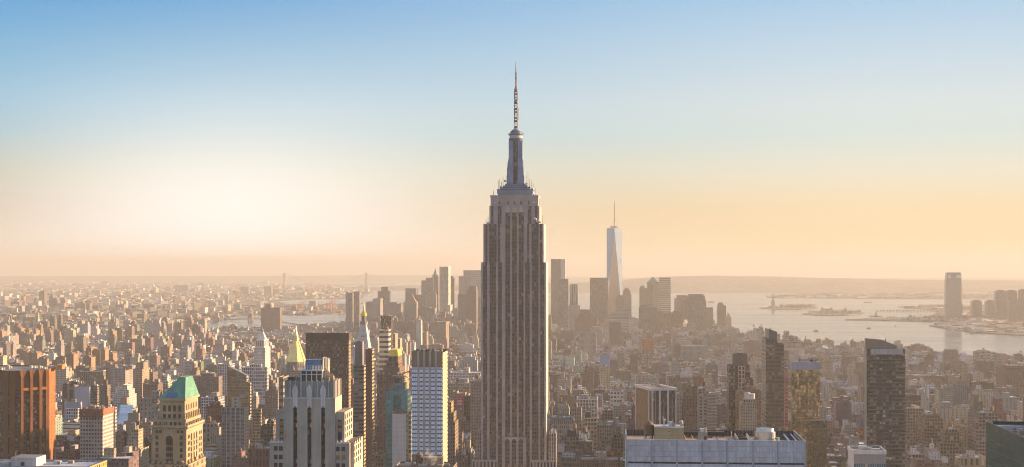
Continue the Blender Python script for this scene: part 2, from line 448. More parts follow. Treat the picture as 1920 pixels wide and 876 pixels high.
# ------------------------------------------------------------------ water, land, hills
def water_material():
    m, t, b = mat('water'); q = NT(t)
    p = q.pos()
    mp = q.n('ShaderNodeMapping'); t.links.new(p, mp.inputs[0]); mp.inputs['Scale'].default_value = (.0012, .006, 1); mp.inputs['Rotation'].default_value = (0, 0, .25)
    n = q.noise(1.0, 4, mp.outputs[0])
    t.links.new(q.mix(n, (.030, .045, .055), (.055, .07, .075)), b.inputs['Base Color'])
    t.links.new(q.mapr(n, .3, .7, .12, .24), b.inputs['Roughness'])
    b.inputs['IOR'].default_value = 1.33
    bp = q.n('ShaderNodeBump'); bp.inputs['Strength'].default_value = .24; bp.inputs['Distance'].default_value = 1.0
    mp2 = q.n('ShaderNodeMapping'); t.links.new(p, mp2.inputs[0]); mp2.inputs['Scale'].default_value = (.03, .06, 1)
    t.links.new(q.noise(1.0, 3, mp2.outputs[0]), bp.inputs['Height'])
    t.links.new(bp.outputs[0], b.inputs['Normal'])
    return m
M['water'] = water_material()
def land_material():
    m, t, b = mat('land'); q = NT(t)
    p = q.pos()
    n = q.noise(.004, 5, p); n2 = q.noise(.05, 3, p)
    c = q.mix(q.mapr(n, .35, .65, 0, 1), (.075, .07, .062), (.13, .115, .09))
    c = q.mix(q.mapr(n2, .4, .7, 0, .6), c, (.05, .05, .05))
    t.links.new(c, b.inputs['Base Color']); b.inputs['Roughness'].default_value = .9
    return m
M['land'] = land_material()
def hill_material():
    m, t, b = mat('wooded_hills'); q = NT(t)
    p = q.pos()
    c = q.mix(q.mapr(q.noise(.0022, 5, p), .35, .65, 0, 1), (.06, .058, .045), (.13, .11, .085))
    c = q.mix(q.mapr(q.noise(.012, 3, p), .58, .66, 0, .7), c, (.34, .31, .27))
    t.links.new(c, b.inputs['Base Color']); b.inputs['Roughness'].default_value = .95
    return m
M['hill'] = hill_material()

def sheet_water():
    b = MB(); nr, na = 70, 96
    rad = [0] + [150 * (66000 / 150) ** (i / nr) for i in range(nr + 1)]
    P = lambda i, j: (rad[i] * sin(2 * pi * j / na), rad[i] * cos(2 * pi * j / na), -drop(rad[i]) - 1.0)
    for i in range(len(rad) - 1):
        for j in range(na):
            q = [P(i, j), P(i + 1, j), P(i + 1, j + 1), P(i, j + 1)]
            if i == 0: q = [q[0], q[1], q[2]]
            b.face(list(reversed(q)), (0, 0, 0), 'water')
    o = b.build('water'); tag(o, 'broad pale river and harbour water', None, kind='structure')
sheet_water()

def land(name, pts, z=2.5, m='land', label=None, cut=350., minedge=120.):
    """land sheet from an outline of ground points, bent with the earth, with a low bank down to the water"""
    bm = bmesh.new()
    vs = [bm.verts.new((x, y, 0)) for x, y in pts]
    f = bm.faces.new(vs)
    bmesh.ops.triangulate(bm, faces=[f])
    for it in range(9):
        es = []
        for e in bm.edges:
            d = max(300., min(e.verts[0].co.length, e.verts[1].co.length))
            if e.calc_length() > max(minedge, d * .16): es.append(e)
        if not es: break
        bmesh.ops.subdivide_edges(bm, edges=es, cuts=1)
        bmesh.ops.triangulate(bm, faces=bm.faces[:])
    bmesh.ops.recalc_face_normals(bm, faces=bm.faces[:])
    if bm.faces and sum(f.normal.z for f in bm.faces) < 0: bmesh.ops.reverse_faces(bm, faces=bm.faces[:])
    for v in bm.verts: v.co.z = z - drop(hypot(v.co.x, v.co.y))
    be = [e for e in bm.edges if e.is_boundary]
    r = bmesh.ops.extrude_edge_only(bm, edges=be)
    for v in r['geom']:
        if isinstance(v, bmesh.types.BMVert): v.co.z -= z + 3
    me = bpy.data.meshes.new(name); bm.to_mesh(me); bm.free()
    me.materials.append(M[m])
    o = bpy.data.objects.new(name, me); col.objects.link(o)
    tag(o, label, None, kind='structure')
    return o
def G(*pp): return [ground(x, y) for x, y in pp]

MANH = G((1990, 699), (1920, 690), (1830, 677), (1760, 670), (1700, 664), (1600, 656), (1500, 648), (1440, 640), (1388, 630), (1374, 619), (1300, 606), (1190, 598),
         (1130, 592), (1085, 590), (1000, 592), (850, 592), (760, 596), (700, 602), (655, 611), (560, 618), (470, 620), (300, 623), (100, 626), (-150, 630)) + \
       [(-2600, 4200), (-2600, 150), (-300, -300), (900, -300), (2300, 1500)]
land('ground', MANH, label='city ground of streets and lots between the two rivers')
BROOK = G((-700, 622), (-100, 617), (200, 612), (400, 602), (450, 592), (535, 590), (580, 592), (640, 588), (662, 583), (600, 577), (520, 577), (445, 575), (420, 573),
          (350, 571), (430, 569), (520, 562), (600, 561), (650, 557), (684, 552), (700, 546), (690, 541), (640, 537), (560, 534), (500, 531), (480, 527)) + [(-9000, 30000), (-16000, 40000), (-26000, 40000), (-14000, 14000)]
land('far_shore_ground', BROOK, label='far shore east of the river, covered in low buildings')
JERSEY = G((1990, 632), (1900, 628), (1830, 624), (1800, 620), (1742, 611), (1770, 607), (1780, 604), (1640, 601), (1585, 600), (1640, 597), (1700, 596), (1742, 594), (1768, 588), (1750, 581),
           (1700, 577), (1684, 575.5), (1770, 573.5), (1830, 572), (1990, 570)) + [(4400, 7500)]
land('west_shore_ground', JERSEY, label='low western shore with piers beyond the river')
land('liberty_island_ground', G((1424, 578), (1445, 576), (1480, 574.5), (1520, 575.5), (1533, 577.5), (1500, 580), (1450, 580)), 2.5, label='small wooded island under the statue')
land('ferry_island_ground', G((1503, 589), (1530, 587), (1570, 584), (1610, 585), (1622, 588), (1590, 591), (1530, 591.5)), 2.5, label='low island with old brick halls in the harbour')
land('bayonne_ground', G((1436, 556), (1500, 551.5), (1620, 550.8), (1800, 549.0), (2000, 548), (2000, 560), (1800, 561), (1700, 560), (1560, 559), (1460, 559)), 3, label='long flat port land beyond the islands')
land('far_west_ground', G((1560, 547.2), (1700, 546), (1990, 544), (1990, 538), (1560, 538)) , 3, label='flat shore on the far side of the bay')
land('governors_ground', G((690, 571), (760, 568), (800, 570), (760, 574), (705, 575)), 3, label='harbour island behind the towers')

def ridge(name, prof, D0, D1, label, n=60):
    """wooded ridge: prof = (column, top row) pairs for a crest between depths D0 and D1"""
    b = MB()
    xs = [p[0] for p in prof]; ys = [p[1] for p in prof]
    Dm = D0 + (D1 - D0) * .6
    rr = random.Random(5)
    cols = []
    for i in range(n + 1):
        x = xs[0] + (xs[-1] - xs[0]) * i / n
        z = max(1.0, H - (np.interp(x, xs, ys) - YH) / FPX * Dm)
        X = px(x, Dm)
        row = []
        for k in range(9):
            t_ = k / 8
            D = D0 + (D1 - D0) * t_
            hh = (z + drop(Dm)) * (sin(pi * min(1, t_ / .62) / 2) ** 1.3 if t_ < .62 else cos((t_ - .62) / .38 * pi / 2)) * (1 + rr.uniform(-.05, .05) * (0 < k < 5))
            row.append((X * D / Dm if k else X * D / Dm, D, hh - drop(D) - 2))
        cols.append(row)
    for i in range(n):
        for k in range(8):
            b.face([cols[i][k], cols[i + 1][k], cols[i + 1][k + 1], cols[i][k + 1]], (0, 0, 0), 'hill')
    o = b.build(name); tag(o, label, None, kind='structure')
    for p in o.data.polygons: p.use_smooth = True
ridge('hills', [(1000, 531), (1060, 530), (1110, 529), (1170, 525), (1215, 520), (1270, 518), (1330, 516.5), (1380, 517.5), (1440, 518), (1520, 520.5), (1600, 522), (1700, 524.5), (1830, 525.5), (2000, 526)], 14300, 18500,
      'long wooded ridge on the far side of the bay')
ridge('low_hills', [(640, 543), (700, 539), (760, 535), (820, 534), (900, 533), (1000, 532), (1090, 533)], 15500, 18000, 'low wooded shore behind the downtown towers', 30)
ridge('far_hills', [(-900, 519), (-300, 518), (100, 518), (400, 518), (700, 516), (860, 515.5), (1000, 518), (1200, 521), (1700, 523), (2100, 522)], 26000, 32000, 'faint far ridge along the horizon', 60)
# ------------------------------------------------------------------ the tall setback tower at the centre
def central_tower():
    s = Site(902, 1023.7, 1300, side=1028)
    r = s.root('setback_skyscraper', 'tallest grey limestone skyscraper, with stepped shoulders and a silver mast, at the centre', 'skyscraper', h=s.h(366))
    LS, SP = (.42, .35, .325), (.15, .118, .108)
    y0, y1 = -s.d / 2, s.d / 2
    L, h = s.lx, s.h
    ws = (6.5, 3.7, .20, .5, 0)
    # lower shaft: two wings with the middle set back between them
    b = MB()
    z1 = h(492)
    for a, c in ((902, 947.3), (984.8, 1023.7)):
        b.box(L(a), L(c), y0 + .9, y1, 0, z1, (.52, .46, .40), ws, roof=RGREY, sides='wse')  # side walls paler than the front stone, sunlight painted into the tint
    lw = [(902, 905.9, 'p'), (905.9, 913.4, 2), (913.4, 918, 'p'), (918, 930, 3), (930, 933.6, 'p'), (933.6, 941, 2), (941, 947.3, 'p')]
    rw = [(984.8, 993.3, 2), (993.3, 997.2, 'p'), (997.2, 1009.6, 3), (1009.6, 1012.9, 'p'), (1012.9, 1020.4, 2), (1020.4, 1023.7, 'p')]
    rw = [(981.8, 984.8, 'p')] + rw
    strips(b, s, lw + rw, y0, .9, 0, z1, LS, SP, m='facade_lamps')
    b.build('wall', r)
    b = MB()
    zc = h(399)
    cw = [(947.3, 956.2, 2), (956.2, 959.6, 'p'), (959.6, 968.8, 2), (968.8, 972.2, 'p'), (972.2, 981.8, 2)]
    strips(b, s, cw, y0 + 2.6, .9, h(819), zc, LS, SP, m='facade_lamps')
    b.build('centre_bay', r)
    # upper wings
    b = MB()
    z2 = h(420)
    for a, c in ((906, 945), (985.2, 1019.3)):
        b.box(L(a), L(c), y0 + 2.1, y1 - 2, z1, z2, (.52, .46, .40), ws, roof=RGREY, sides='wse')  # same brightened side tint, painted sunlight
    strips(b, s, [(906, 909.8, 'p'), (909.8, 913.8, 1), (913.8, 917, 'p'), (917, 931, 3), (931, 933, 'p'), (933, 938, 1), (938, 947.3, 'p'), (981.8, 988, 'p'), (988, 992, 1), (992, 996.5, 'p'), (996.5, 1009.5, 3), (1009.5, 1012, 'p'), (1012, 1016, 1), (1016, 1019.3, 'p')],
           y0 + 1.2, .9, z1, z2, LS, SP)
    b.build('upper_wing', r)
    # top block
    b = MB()
    z3, z4 = h(386), h(368)
    b.box(L(917), L(1011), y0 + 4.3, y1 - 4, z2, z3, LS, ws, roof=RGREY, sides='wse')
    strips(b, s, [(917, 920.6, 'p'), (920.6, 924.5, 1), (924.5, 932.5, 'p'), (932.5, 940, 2), (940, 947.3, 'p'), (981.8, 989, 'p'), (989, 996, 2), (996, 1003, 'p'), (1003, 1007, 1), (1007, 1011, 'p')], y0 + 3.4, .9, z2, z3, LS, SP)
    b.box(L(947.3), L(981.8), y0 + 2.6, y0 + 4.3, zc, z3, LS, None, 'stone', roof=LS, sides='nwe')
    b.box(L(919), L(1008.5), y0 + 5.2, y1 - 5, z3, z4, LS, None, 'stone', roof=RGREY)
    b.build('top_block', r)
    b = MB()
    b.box(L(918.3), L(1009.2), y0 + 4.9, y0 + 5.2, z4 - 1.2, z4 + 1.1, LS, m='stone', rm='stone', bottom=True)
    b.box(L(1008.5), L(1009.2), y0 + 5.2, y1 - 5, z4 - 1.2, z4 + 1.1, LS, m='stone', rm='stone', bottom=True)
    b.box(L(918.3), L(919), y0 + 5.2, y1 - 5, z4 - 1.2, z4 + 1.1, LS, m='stone', rm='stone', bottom=True)
    b.build('parapet', r)
    for x in (935.5, 951.5, 964, 976.3, 991):
        w = MB(); w.box(L(x - 1.2), L(x + 1.2), y0 + 5.05, y0 + 5.2, h(383), h(377.5), (.05, .03, .028), m='dark_glass', rm='dark_glass', bottom=True); w.build('window', r)
    # palmettes above the three window bays
    for x in (951.7, 964.2, 976.8):
        w = MB()
        pts = [(-1.9, 0), (1.9, 0), (2.3, 1.2), (1.5, 2.6), (1.5, 3.8), (.7, 5.1), (0, 6), (-.7, 5.1), (-1.5, 3.8), (-1.5, 2.6), (-2.3, 1.2)]
        yy = y0 + 2.2
        w.face([(L(x) + p[0], yy, zc + .4 + p[1]) for p in pts], (.52, .46, .36), 'stone')
        for i in range(len(pts)):
            p, q = pts[i], pts[(i + 1) % len(pts)]
            w.face([(L(x) + p[0], yy + .4, zc + .4 + p[1]), (L(x) + q[0], yy + .4, zc + .4 + q[1]), (L(x) + q[0], yy, zc + .4 + q[1]), (L(x) + p[0], yy, zc + .4 + p[1])], (.50, .44, .35), 'stone')
        w.build('ornament', r)
    # base: arcade, side wings and balustrade
    b = MB()
    za = h(819)
    b.box(L(942), L(987), y0 - 2.4, y0 + 2.5, 0, za, LS, None, 'stone', roof=RGREY, sides='nwe')
    b.build('arcade_wall', r)
    for x in (951.7, 964.2, 976.8):
        w = MB(); hw = 2.05; zt = h(828); zb = h(900)
        pts = [(-hw, zb), (hw, zb)] + [(hw * cos(a), zt + hw * 1.5 * sin(a)) for a in [pi * i / 10 for i in range(11)]]
        pts = [(L(x) + p[0], y0 - 2.55, p[1]) for p in pts]
        w.face(pts, SP, 'facade_lamps', [((p[0] - L(x)) / 2.1 + .02, p[2] / 3.7) for p in pts], (.62, .56, 0, .3))
        w.build('arched_window', r)
    for a, c in ((889, 901.4), (1028.8, 1042)):
        b = MB(); b.box(L(a), L(c), y0 + 6, y1 - 6, 0, h(813), LS, (2.4, 3.7, .55, .8, 0), roof=RGREY, sides='nwse'); b.build('side_wing', r)
    for a, c in ((886, 934), (994.5, 1043.5)):
        b = MB()
        b.box(L(a), L(c), y0 - 6, y0 - .05, 0, h(862), LS, (3.2, 7.5, .5, .7, 0), roof=RGREY, sides='nwse')
        b.box(L(a), L(c), y0 - 6.4, y0 - 6.05, h(862) - .6, h(862) + .8, LS, None, 'stone', rm='stone', bottom=True)
        b.build('base_wing', r)
    for x0_ in (889.5, 1030):
        v = MB()
        for k in range(5): v.box(L(x0_ + k * 2.3), L(x0_ + k * 2.3 + 1.5), y0 + 8, y0 + 12, h(813), h(813) + 1.8 + k % 3, rng.choice([WHITE, RSILV, RGREY]), m='paint', rm='paint')
        v.build('roof_vents', r)
    # ---- silver mast
    SV, SVD = (.25, .31, .43), (.11, .125, .16)
    cx_ = L(964.3)
    mast = MB()
    P = lambda a, b_, zt, zb, dep, tint=SV, m='stone': mast.box(L(a), L(b_), -dep, dep, h(zb), h(zt), tint, None, m, rm=m)
    P(932, 996, 362.5, 368, 13, (.30, .29, .30))
    for (a, b_, zt, zb, dep) in ((930.5, 998, 354.5, 362.5, 14), (936, 992.5, 350.5, 354.5, 12.5), (941.5, 987, 347, 350.5, 11), (945.5, 983, 343.5, 347, 10)):
        P(a, b_, zt, zb, dep)
        mast.box(L(a) - .35, L(b_) + .35, -dep - .35, dep + .35, h(zt) - .5, h(zt) + .12, SVD, None, 'stone', rm='stone', bottom=True)
    mo = mast.build('mast_base', r)
    g = MB(); g.box(L(943), L(984), -13.3, -13.0, h(367.2), h(363.6), (.50, .56, .52), (2.2, 3, .84, .8, .8), 'facade_glass', rm='paint'); g.build('observation_window', mo)
    b = MB()
    core = [(cx_ + 5.2 * cos(a), 5.2 * sin(a)) for a in [2 * pi * i / 16 for i in range(16)]]
    b.poly(core, h(343.5), h(262), (.13, .115, .115), (1.0, 3.4, .7, .8, 0))
    sh = b.build('mast_shaft', r)
    for i, j in ((-1, -1), (1, -1), (1, 1), (-1, 1)):
        w = MB()
        for o_, zb, zt in ((8.2, 343.5, 327), (7.6, 327, 312), (7.0, 312, 297), (6.4, 297, 262)):
            a0, a1 = sorted((i * 2.1, i * o_)); c0, c1 = sorted((j * 2.1, j * o_))
            w.box(cx_ + a0, cx_ + a1, c0, c1, h(zb), h(zt), SV, None, 'stone', rm='stone')
        w.build('buttress', sh)
    b = MB()
    for (rad, zb, zt, tt) in ((6.6, 262, 257, SVD), (6.9, 257, 255.6, SV), (6.0, 255.6, 250, (.45, .52, .50)), (6.9, 250, 247.6, SVD), (5.2, 247.6, 244.5, SV), (5.7, 244.5, 243.4, SVD), (4.4, 243.4, 241, SV)):
        b.cyl(cx_, 0, rad, h(zb), h(zt), tt, 20, m='stone')
    b.cyl(cx_, 0, 4.2, h(241), h(237), SV, 20, r1=1.7, m='stone')
    for k in range(12):
        a = 2 * pi * k / 12
        b.bar((cx_ + 6.8 * cos(a), 6.8 * sin(a), h(250)), (cx_ + 7.1 * cos(a), 7.1 * sin(a), h(245.5)), .22, SVD)
    crown = b.build('mast_crown', r)
    an = MB()
    def lattice(w0, w1, za, zb, step, t_):
        n = max(1, round((zb - za) / step)); C4 = ((-1, -1), (1, -1), (1, 1), (-1, 1))
        for k in range(n):
            za_, zb_ = za + (zb - za) * k / n, za + (zb - za) * (k + 1) / n
            wa, wb = (w0 + (w1 - w0) * k / n) / 2, (w0 + (w1 - w0) * (k + 1) / n) / 2
            for q in range(4):
                p0, p1 = C4[q], C4[(q + 1) % 4]
                an.bar((cx_ + p0[0] * wa, p0[1] * wa, za_), (cx_ + p0[0] * wb, p0[1] * wb, zb_), t_, (.15, .12, .12))
                an.bar((cx_ + p0[0] * wa, p0[1] * wa, za_), (cx_ + p1[0] * wb, p1[1] * wb, zb_), t_ * .7, (.30, .26, .25))
    for k in range(13):
        za, zb = h(237) + (h(163) - h(237)) * k / 13, h(237) + (h(163) - h(237)) * (k + 1) / 13
        w_ = 2.9 if k < 6 else 2.5
        lattice(w_, w_, za, zb, 3.0, .34)
        if k % 3 != 1: an.box(cx_ - w_ * .36, cx_ + w_ * .36, -w_ * .36, w_ * .36, za + .4, zb - .5, ((.10, .085, .085), (.42, .41, .42))[k % 2], m='paint', rm='paint', bottom=True)
    lattice(1.5, 1.2, h(163), h(130), 2.6, .3)
    for k in range(4): an.bar((cx_, 0, h(160 - k * 8)), (cx_, 0, h(156 - k * 8)), .8, ((.12, .1, .1), (.4, .38, .38))[k % 2])
    an.bar((cx_, 0, h(131)), (cx_, 0, h(122)), .7, (.16, .14, .14)); an.bar((cx_, 0, h(122)), (cx_, 0, h(111)), .5, (.16, .14, .14))
    for z in (163, 162, 179, 186): an.cyl(cx_, 0, 1.9 if z < 170 else 2.1, h(z), h(z) + .45, (.24, .21, .2), 10)
    for z in (170, 175, 181, 190, 196, 203, 207, 212, 218, 224):
        an.box(cx_ - 1.9, cx_ - 1.0, -.6, .6, h(z), h(z) + 2.0, (.30, .30, .32), m='paint', rm='paint', bottom=True)
        an.box(cx_ + .9, cx_ + 1.7, -.6, .6, h(z + 2), h(z + 2) + 1.8, (.26, .24, .25), m='paint', rm='paint', bottom=True)
    an.bar((cx_ + 2.9, 0, h(219)), (cx_ + 2.9, 0, h(198)), .55, (.35, .34, .36)); an.bar((cx_ + 1, 0, h(219)), (cx_ + 2.9, 0, h(219)), .3, SVD); an.bar((cx_ + 1, 0, h(200)), (cx_ + 2.9, 0, h(200)), .3, SVD)
    an.build('antenna', crown)
    # whips and dishes on the shoulders
    for x, yb, yt in ((932, 354, 338), (935, 354, 333), (938.5, 352, 340), (941, 350, 330), (985, 348, 328), (988.5, 350, 320), (991, 352, 334), (995, 354, 337), (998.5, 358, 344), (949, 343, 303), (950.6, 330, 304), (1003, 368, 352), (924, 368, 357), (1011, 385, 372), (914, 420, 406), (1017, 420, 404), (910, 420, 411)):
        w = MB(); w.bar((L(x), -9 if yb < 360 else y0 + 7, h(yb)), (L(x), -9 if yb < 360 else y0 + 7, h(yt)), .32, (.20, .19, .19)); w.build('antenna_whip', r)
    for x, y, rr_ in ((945, 338, 1.3), (937, 349, 1.0), (992, 349, 1.1), (986, 343, 1.2), (997, 353, 1.0), (927, 380, .9), (1000, 380, 1.0), (1003, 411, 1.5), (1007, 415, 1.4), (1010, 414, 1.2), (914, 418, 1.1), (917, 418, 1.0), (1013, 417, 1.0), (985, 346, .8)):
        w = MB(); w.ball((L(x), (-10 if y < 360 else y0 + (4.6 if y < 390 else 2.4)), h(y)), rr_, (.62, .62, .62)); w.build('dish_antenna', r)
central_tower()

# ------------------------------------------------------------------ brick tower at the left edge, turned to the street grid
def brick_octagon_tower():
    D = 1350
    s = Site(-30, 104, D, depth=60, th=0)
    r = s.root('brick_office_tower', 'orange brown brick tower with deep vertical fins cropped by the left edge', 'skyscraper', h=s.h(694))
    r.location = (0, 0, -drop(D)); r.rotation_euler = (0, 0, 0)
    FOOT[-1] = (px(35, D), D + 35, 40, 38, s.h(694))
    BR, BL, BP = (.31, .125, .046), (.12, .066, .036), (.15, .07, .036)  # BR: same brick brightened, sunlight painted on the chamfer and crown spandrels
    BF = (.185, .08, .035)
    P = lambda x, dy: (px(x, D + dy), D + dy)
    pts = [P(-26, 24), P(10, 0), P(37, 0), P(90, 20), P(104, 46), P(72, 74), P(-30, 74), P(-44, 48)]
    zc, zt = s.h(728), s.h(695)
    b = MB()
    for i in range(8):
        a, c = pts[i], pts[(i + 1) % 8]
        b.wallquad(a, c, 0, zc, BL if i != 3 else BR, (1.9, 3.7, .88, .60, 0) if i in (0, 1, 2, 4, 5, 6) else (9, 3.7, .14, .5, 0))
        b.wallquad(a, c, zc, zt, BP if i != 3 else BR, None, 'stone')
    b.build('wall', r)
    f = MB()
    def fins(a, c, ts, w, out, zt_):
        dx, dy = c[0] - a[0], c[1] - a[1]; L_ = hypot(dx, dy); ux, uy = dx / L_, dy / L_; nx, ny = uy, -ux
        for t_ in ts:
            cx_, cy_ = a[0] + dx * t_, a[1] + dy * t_
            q = lambda o_: [(cx_ - ux * w / 2 + nx * o_, cy_ - uy * w / 2 + ny * o_), (cx_ + ux * w / 2 + nx * o_, cy_ + uy * w / 2 + ny * o_), (cx_ + ux * w / 2, cy_ + uy * w / 2), (cx_ - ux * w / 2, cy_ - uy * w / 2)]
            f.poly(q(out), 0, zt_ - 7, BF, None, 'stone', BF, 'stone')
            A, B = q(out), q(out * .35)
            for i in range(4): f.wallquad(A[i], A[(i + 1) % 4], zt_ - 7, zt_, BF, None, 'stone', top_a=B[i], top_b=B[(i + 1) % 4])
            f.face([(*p, zt_) for p in B], BF, 'stone')
    fins(pts[0], pts[1], (0, .5), 2.0, 2.0, zt)
    fins(pts[2], pts[3], (.04, .37, .69), 2.5, 3.0, zt)
    fins(pts[1], pts[2], (.05, .52), 4.6, 1.6, zt)
    fins(pts[2], pts[3], (.965,), 3.4, 1.4, zt)
    f.build('brick_fins', r)
    c = MB()
    n_ = Vector((pts[3][0] - pts[2][0], pts[3][1] - pts[2][1], 0)).normalized(); nn = Vector((n_.y, -n_.x, 0))
    for t0, t1 in ((.085, .325), (.42, .645), (.74, .925)):
        A = Vector((*pts[2], 0)) + n_ * (t0 * hypot(pts[3][0] - pts[2][0], pts[3][1] - pts[2][1])); B = Vector((*pts[2], 0)) + n_ * (t1 * hypot(pts[3][0] - pts[2][0], pts[3][1] - pts[2][1]))
        c.poly([(A + nn * 2.2)[:2], (B + nn * 2.2)[:2], B[:2], A[:2]], zc - 2.6, zc, BR, None, 'stone', BR, 'stone')
    c.face([(*p, zt - 1.2) for p in pts], RGREY, 'roof')
    co = c.build('crown', r)
    v = MB()
    for k in range(11):
        x, y = px(rng.uniform(-20, 92), D), D + rng.uniform(16, 48)
        v.cyl(x, y, rng.uniform(1.2, 1.9), zt - 1.2, zt + rng.uniform(1.0, 2.6), (.55, .55, .53), 12, m='metal')
        v.box(x - 2, x + 2, y + 3, y + 5, zt - 1.2, zt + rng.uniform(.6, 1.8), RSILV, m='metal', rm='metal')
    v.box(px(84, D), px(95, D), D + 34, D + 44, zt - 1.2, zt + 3.0, (.5, .22, .07), m='paint', rm='paint')
    v.build('roof_vents', r)
brick_octagon_tower()

# ------------------------------------------------------------------ stone tower with the green copper roof
def copper_roof_tower():
    s = Site(284, 349.6, 790, side=380)
    r = s.root('copper_roof_tower', 'ornate buff stone tower with a steep green copper roof', 'skyscraper', h=s.h(749))
    L, h = s.lx, s.h
    S = (.385, .305, .19)
    w2, d2 = s.w / 2, s.d / 2
    cor = h(801.5)
    b = MB()
    b.box(-w2, w2, -d2, d2, 0, cor, S, None, 'stone', roof=RTAN)
    wall = b.build('wall', r)
    # windows of the shaft, each with a sill
    wm = MB(); wm.box(-.75, .75, 0, .22, 0, 2.1, (.035, .035, .035), m='dark_glass', rm='dark_glass', bottom=True)
    wm.box(-.95, .95, -.12, 0.22, -.22, -.02, (.40, .33, .23), m='stone', rm='stone', bottom=True)
    wb = MB(); wb.box(-.22, 0, -.62, .62, 0, 2.1, (.05, .045, .04), m='dark_glass', rm='dark_glass', bottom=True)
    p0 = None; first = {}
    def win(kind, x, y, z):
        if kind not in first:
            first[kind] = (wm if kind == 'n' else wb).build('window', r); o = first[kind]; o.location = (x, y, z)
        else: copy_part(first[kind], r, (x, y, z))
    for zrow in (823.6, 835.4, 847, 858, 870):
        for xc in (294.3, 339.8): win('n', L(xc), -d2 - .2, h(zrow))
    for xc in (294, 301, 334, 341): win('n', L(xc), -d2 - .2, h(811.5))
    n = 6
    for k in range(n):
        win('n', L(287.5 + k * 9.2 + 3.5), -d2 + 1.2, h(799) + .2)
    # big arched window
    a = MB(); hw = s.m(6.6); zs, zb = h(823), h(866)
    pts = [(-hw, zb), (hw, zb)] + [(hw * cos(t), zs + hw * sin(t)) for t in [pi * i / 12 for i in range(13)]]
    xa = L(317.5)
    a.face([(xa + p[0], -d2 - .06, p[1]) for p in pts], (.022, .022, .024), 'dark_glass')
    ao = a.build('arched_window', r)
    fr = MB()
    for i in range(13):
        t0, t1 = pi * i / 13, pi * (i + 1) / 13
        for (ra, rb, yy) in ((hw, hw + .8, -d2 - .35),):
            fr.face([(xa + ra * cos(t0), yy, zs + ra * sin(t0)), (xa + rb * cos(t0), yy, zs + rb * sin(t0)), (xa + rb * cos(t1), yy, zs + rb * sin(t1)), (xa + ra * cos(t1), yy, zs + ra * sin(t1))], (.40, .32, .22), 'stone')
            fr.face([(xa + rb * cos(t0), yy, zs + rb * sin(t0)), (xa + rb * cos(t0), -d2, zs + rb * sin(t0)), (xa + rb * cos(t1), -d2, zs + rb * sin(t1)), (xa + rb * cos(t1), yy, zs + rb * sin(t1))], (.40, .32, .22), 'stone')
    for i in (-.33, .33): fr.box(xa + i * hw - .12, xa + i * hw + .12, -d2 - .25, -d2 - .07, zb, zs + hw * .8, (.05, .045, .04), m='paint', rm='paint')
    for zz in (834, 845, 856): fr.box(xa - hw + .05, xa + hw - .05, -d2 - .3, -d2 - .26, h(zz), h(zz) + .7, (.03, .03, .03), m='paint', rm='paint', bottom=True)
    fr.build('window_surround', ao)
    for zz in (838.5, 849.5, 860.5):
        for i in (-.66, 0, .66):
            g = MB(); g.box(xa + i * hw - .42, xa + i * hw + .42, -d2 - .2, -d2 - .08, h(zz), h(zz) + 1.7, (.20, .19, .16), m='dark_glass', rm='dark_glass', bottom=True); g.build('pane', ao)
    # cornices
    c = MB()
    for z, o_, t_ in ((801.5, .9, 1.1), (806.5, .35, .6)):
        c.box(-w2 - o_, w2 + o_, -d2 - o_, d2 + o_, h(z), h(z) + t_, (.40, .32, .22), m='stone', rm='stone', bottom=True)
    for k in range(26):
        x = -w2 + (k + .5) * 2 * w2 / 26; c.box(x - .2, x + .2, -d2 - .75, -d2 + .01, h(801.5) - .75, h(801.5) - .02, (.36, .29, .2), m='stone', rm='stone', bottom=True)
    for k in range(36):
        y = -d2 + (k + .5) * 2 * d2 / 36; c.box(w2 - .01, w2 + .75, y - .2, y + .2, h(801.5) - .75, h(801.5) - .02, (.36, .29, .2), m='stone', rm='stone', bottom=True)
    c.build('cornice', r)
    # attic and upper block
    b = MB()
    za, zu = h(787), h(749.5)
    b.box(-w2 + .9, w2 - .6, -d2 + 1.4, d2 - 1.2, cor + 1.1, za, S, None, 'stone', roof=RTAN)
    for k in range(11):
        y = -d2 + 2.5 + k * 2 * (d2 - 2.4) / 10.5; win('w', w2 - .38, y, h(799.5))
    b.build('attic', r)
    u = MB()
    ux0, ux1, uy0, uy1 = L(296.6), L(343.2), -d2 + 3.2, d2 - 2.5
    u.box(ux0, ux1, uy0, uy1, za, zu, S, None, 'stone', roof=RTAN)
    for k in range(15):
        x = ux0 + (k + .5) * (ux1 - ux0) / 15; u.box(x - .22, x + .22, uy0 - .4, uy0 + .01, zu - 1.6, zu - .9, S, m='stone', rm='stone', bottom=True)
    u.build('upper_block', r)
    u2 = MB(); u2.box(ux0 - .7, ux1 + .7, uy0 - .7, uy1 + .7, zu - .8, zu + .45, (.40, .32, .2), m='stone', rm='stone', bottom=True); u2.build('eaves', r)
    for k in range(4):
        x = L(305 + k * 9.6); w = MB(); hw_ = .82; zb_, zs_ = h(772.5), h(763.5)
        pp = [(-hw_, zb_), (hw_, zb_)] + [(hw_ * cos(t), zs_ + hw_ * sin(t)) for t in [pi * i / 8 for i in range(9)]]
        w.face([(x + p[0], uy0 - .05, p[1]) for p in pp], (.05, .042, .035), 'dark_glass'); w.build('arched_window', r)
        win('n', x, uy0 - .2, h(784.5))
    for k in range(7):
        y = uy0 + 3.2 + k * (uy1 - uy0 - 6) / 6; w = MB(); hw_ = .7
        pp = [(-hw_, h(771)), (hw_, h(771))] + [(hw_ * cos(t), h(762) + hw_ * sin(t)) for t in [pi * i / 8 for i in range(9)]]
        w.face([(ux1 + .05, y + p[0], p[1]) for p in pp], (.06, .05, .04), 'dark_glass'); w.build('arched_window', r)
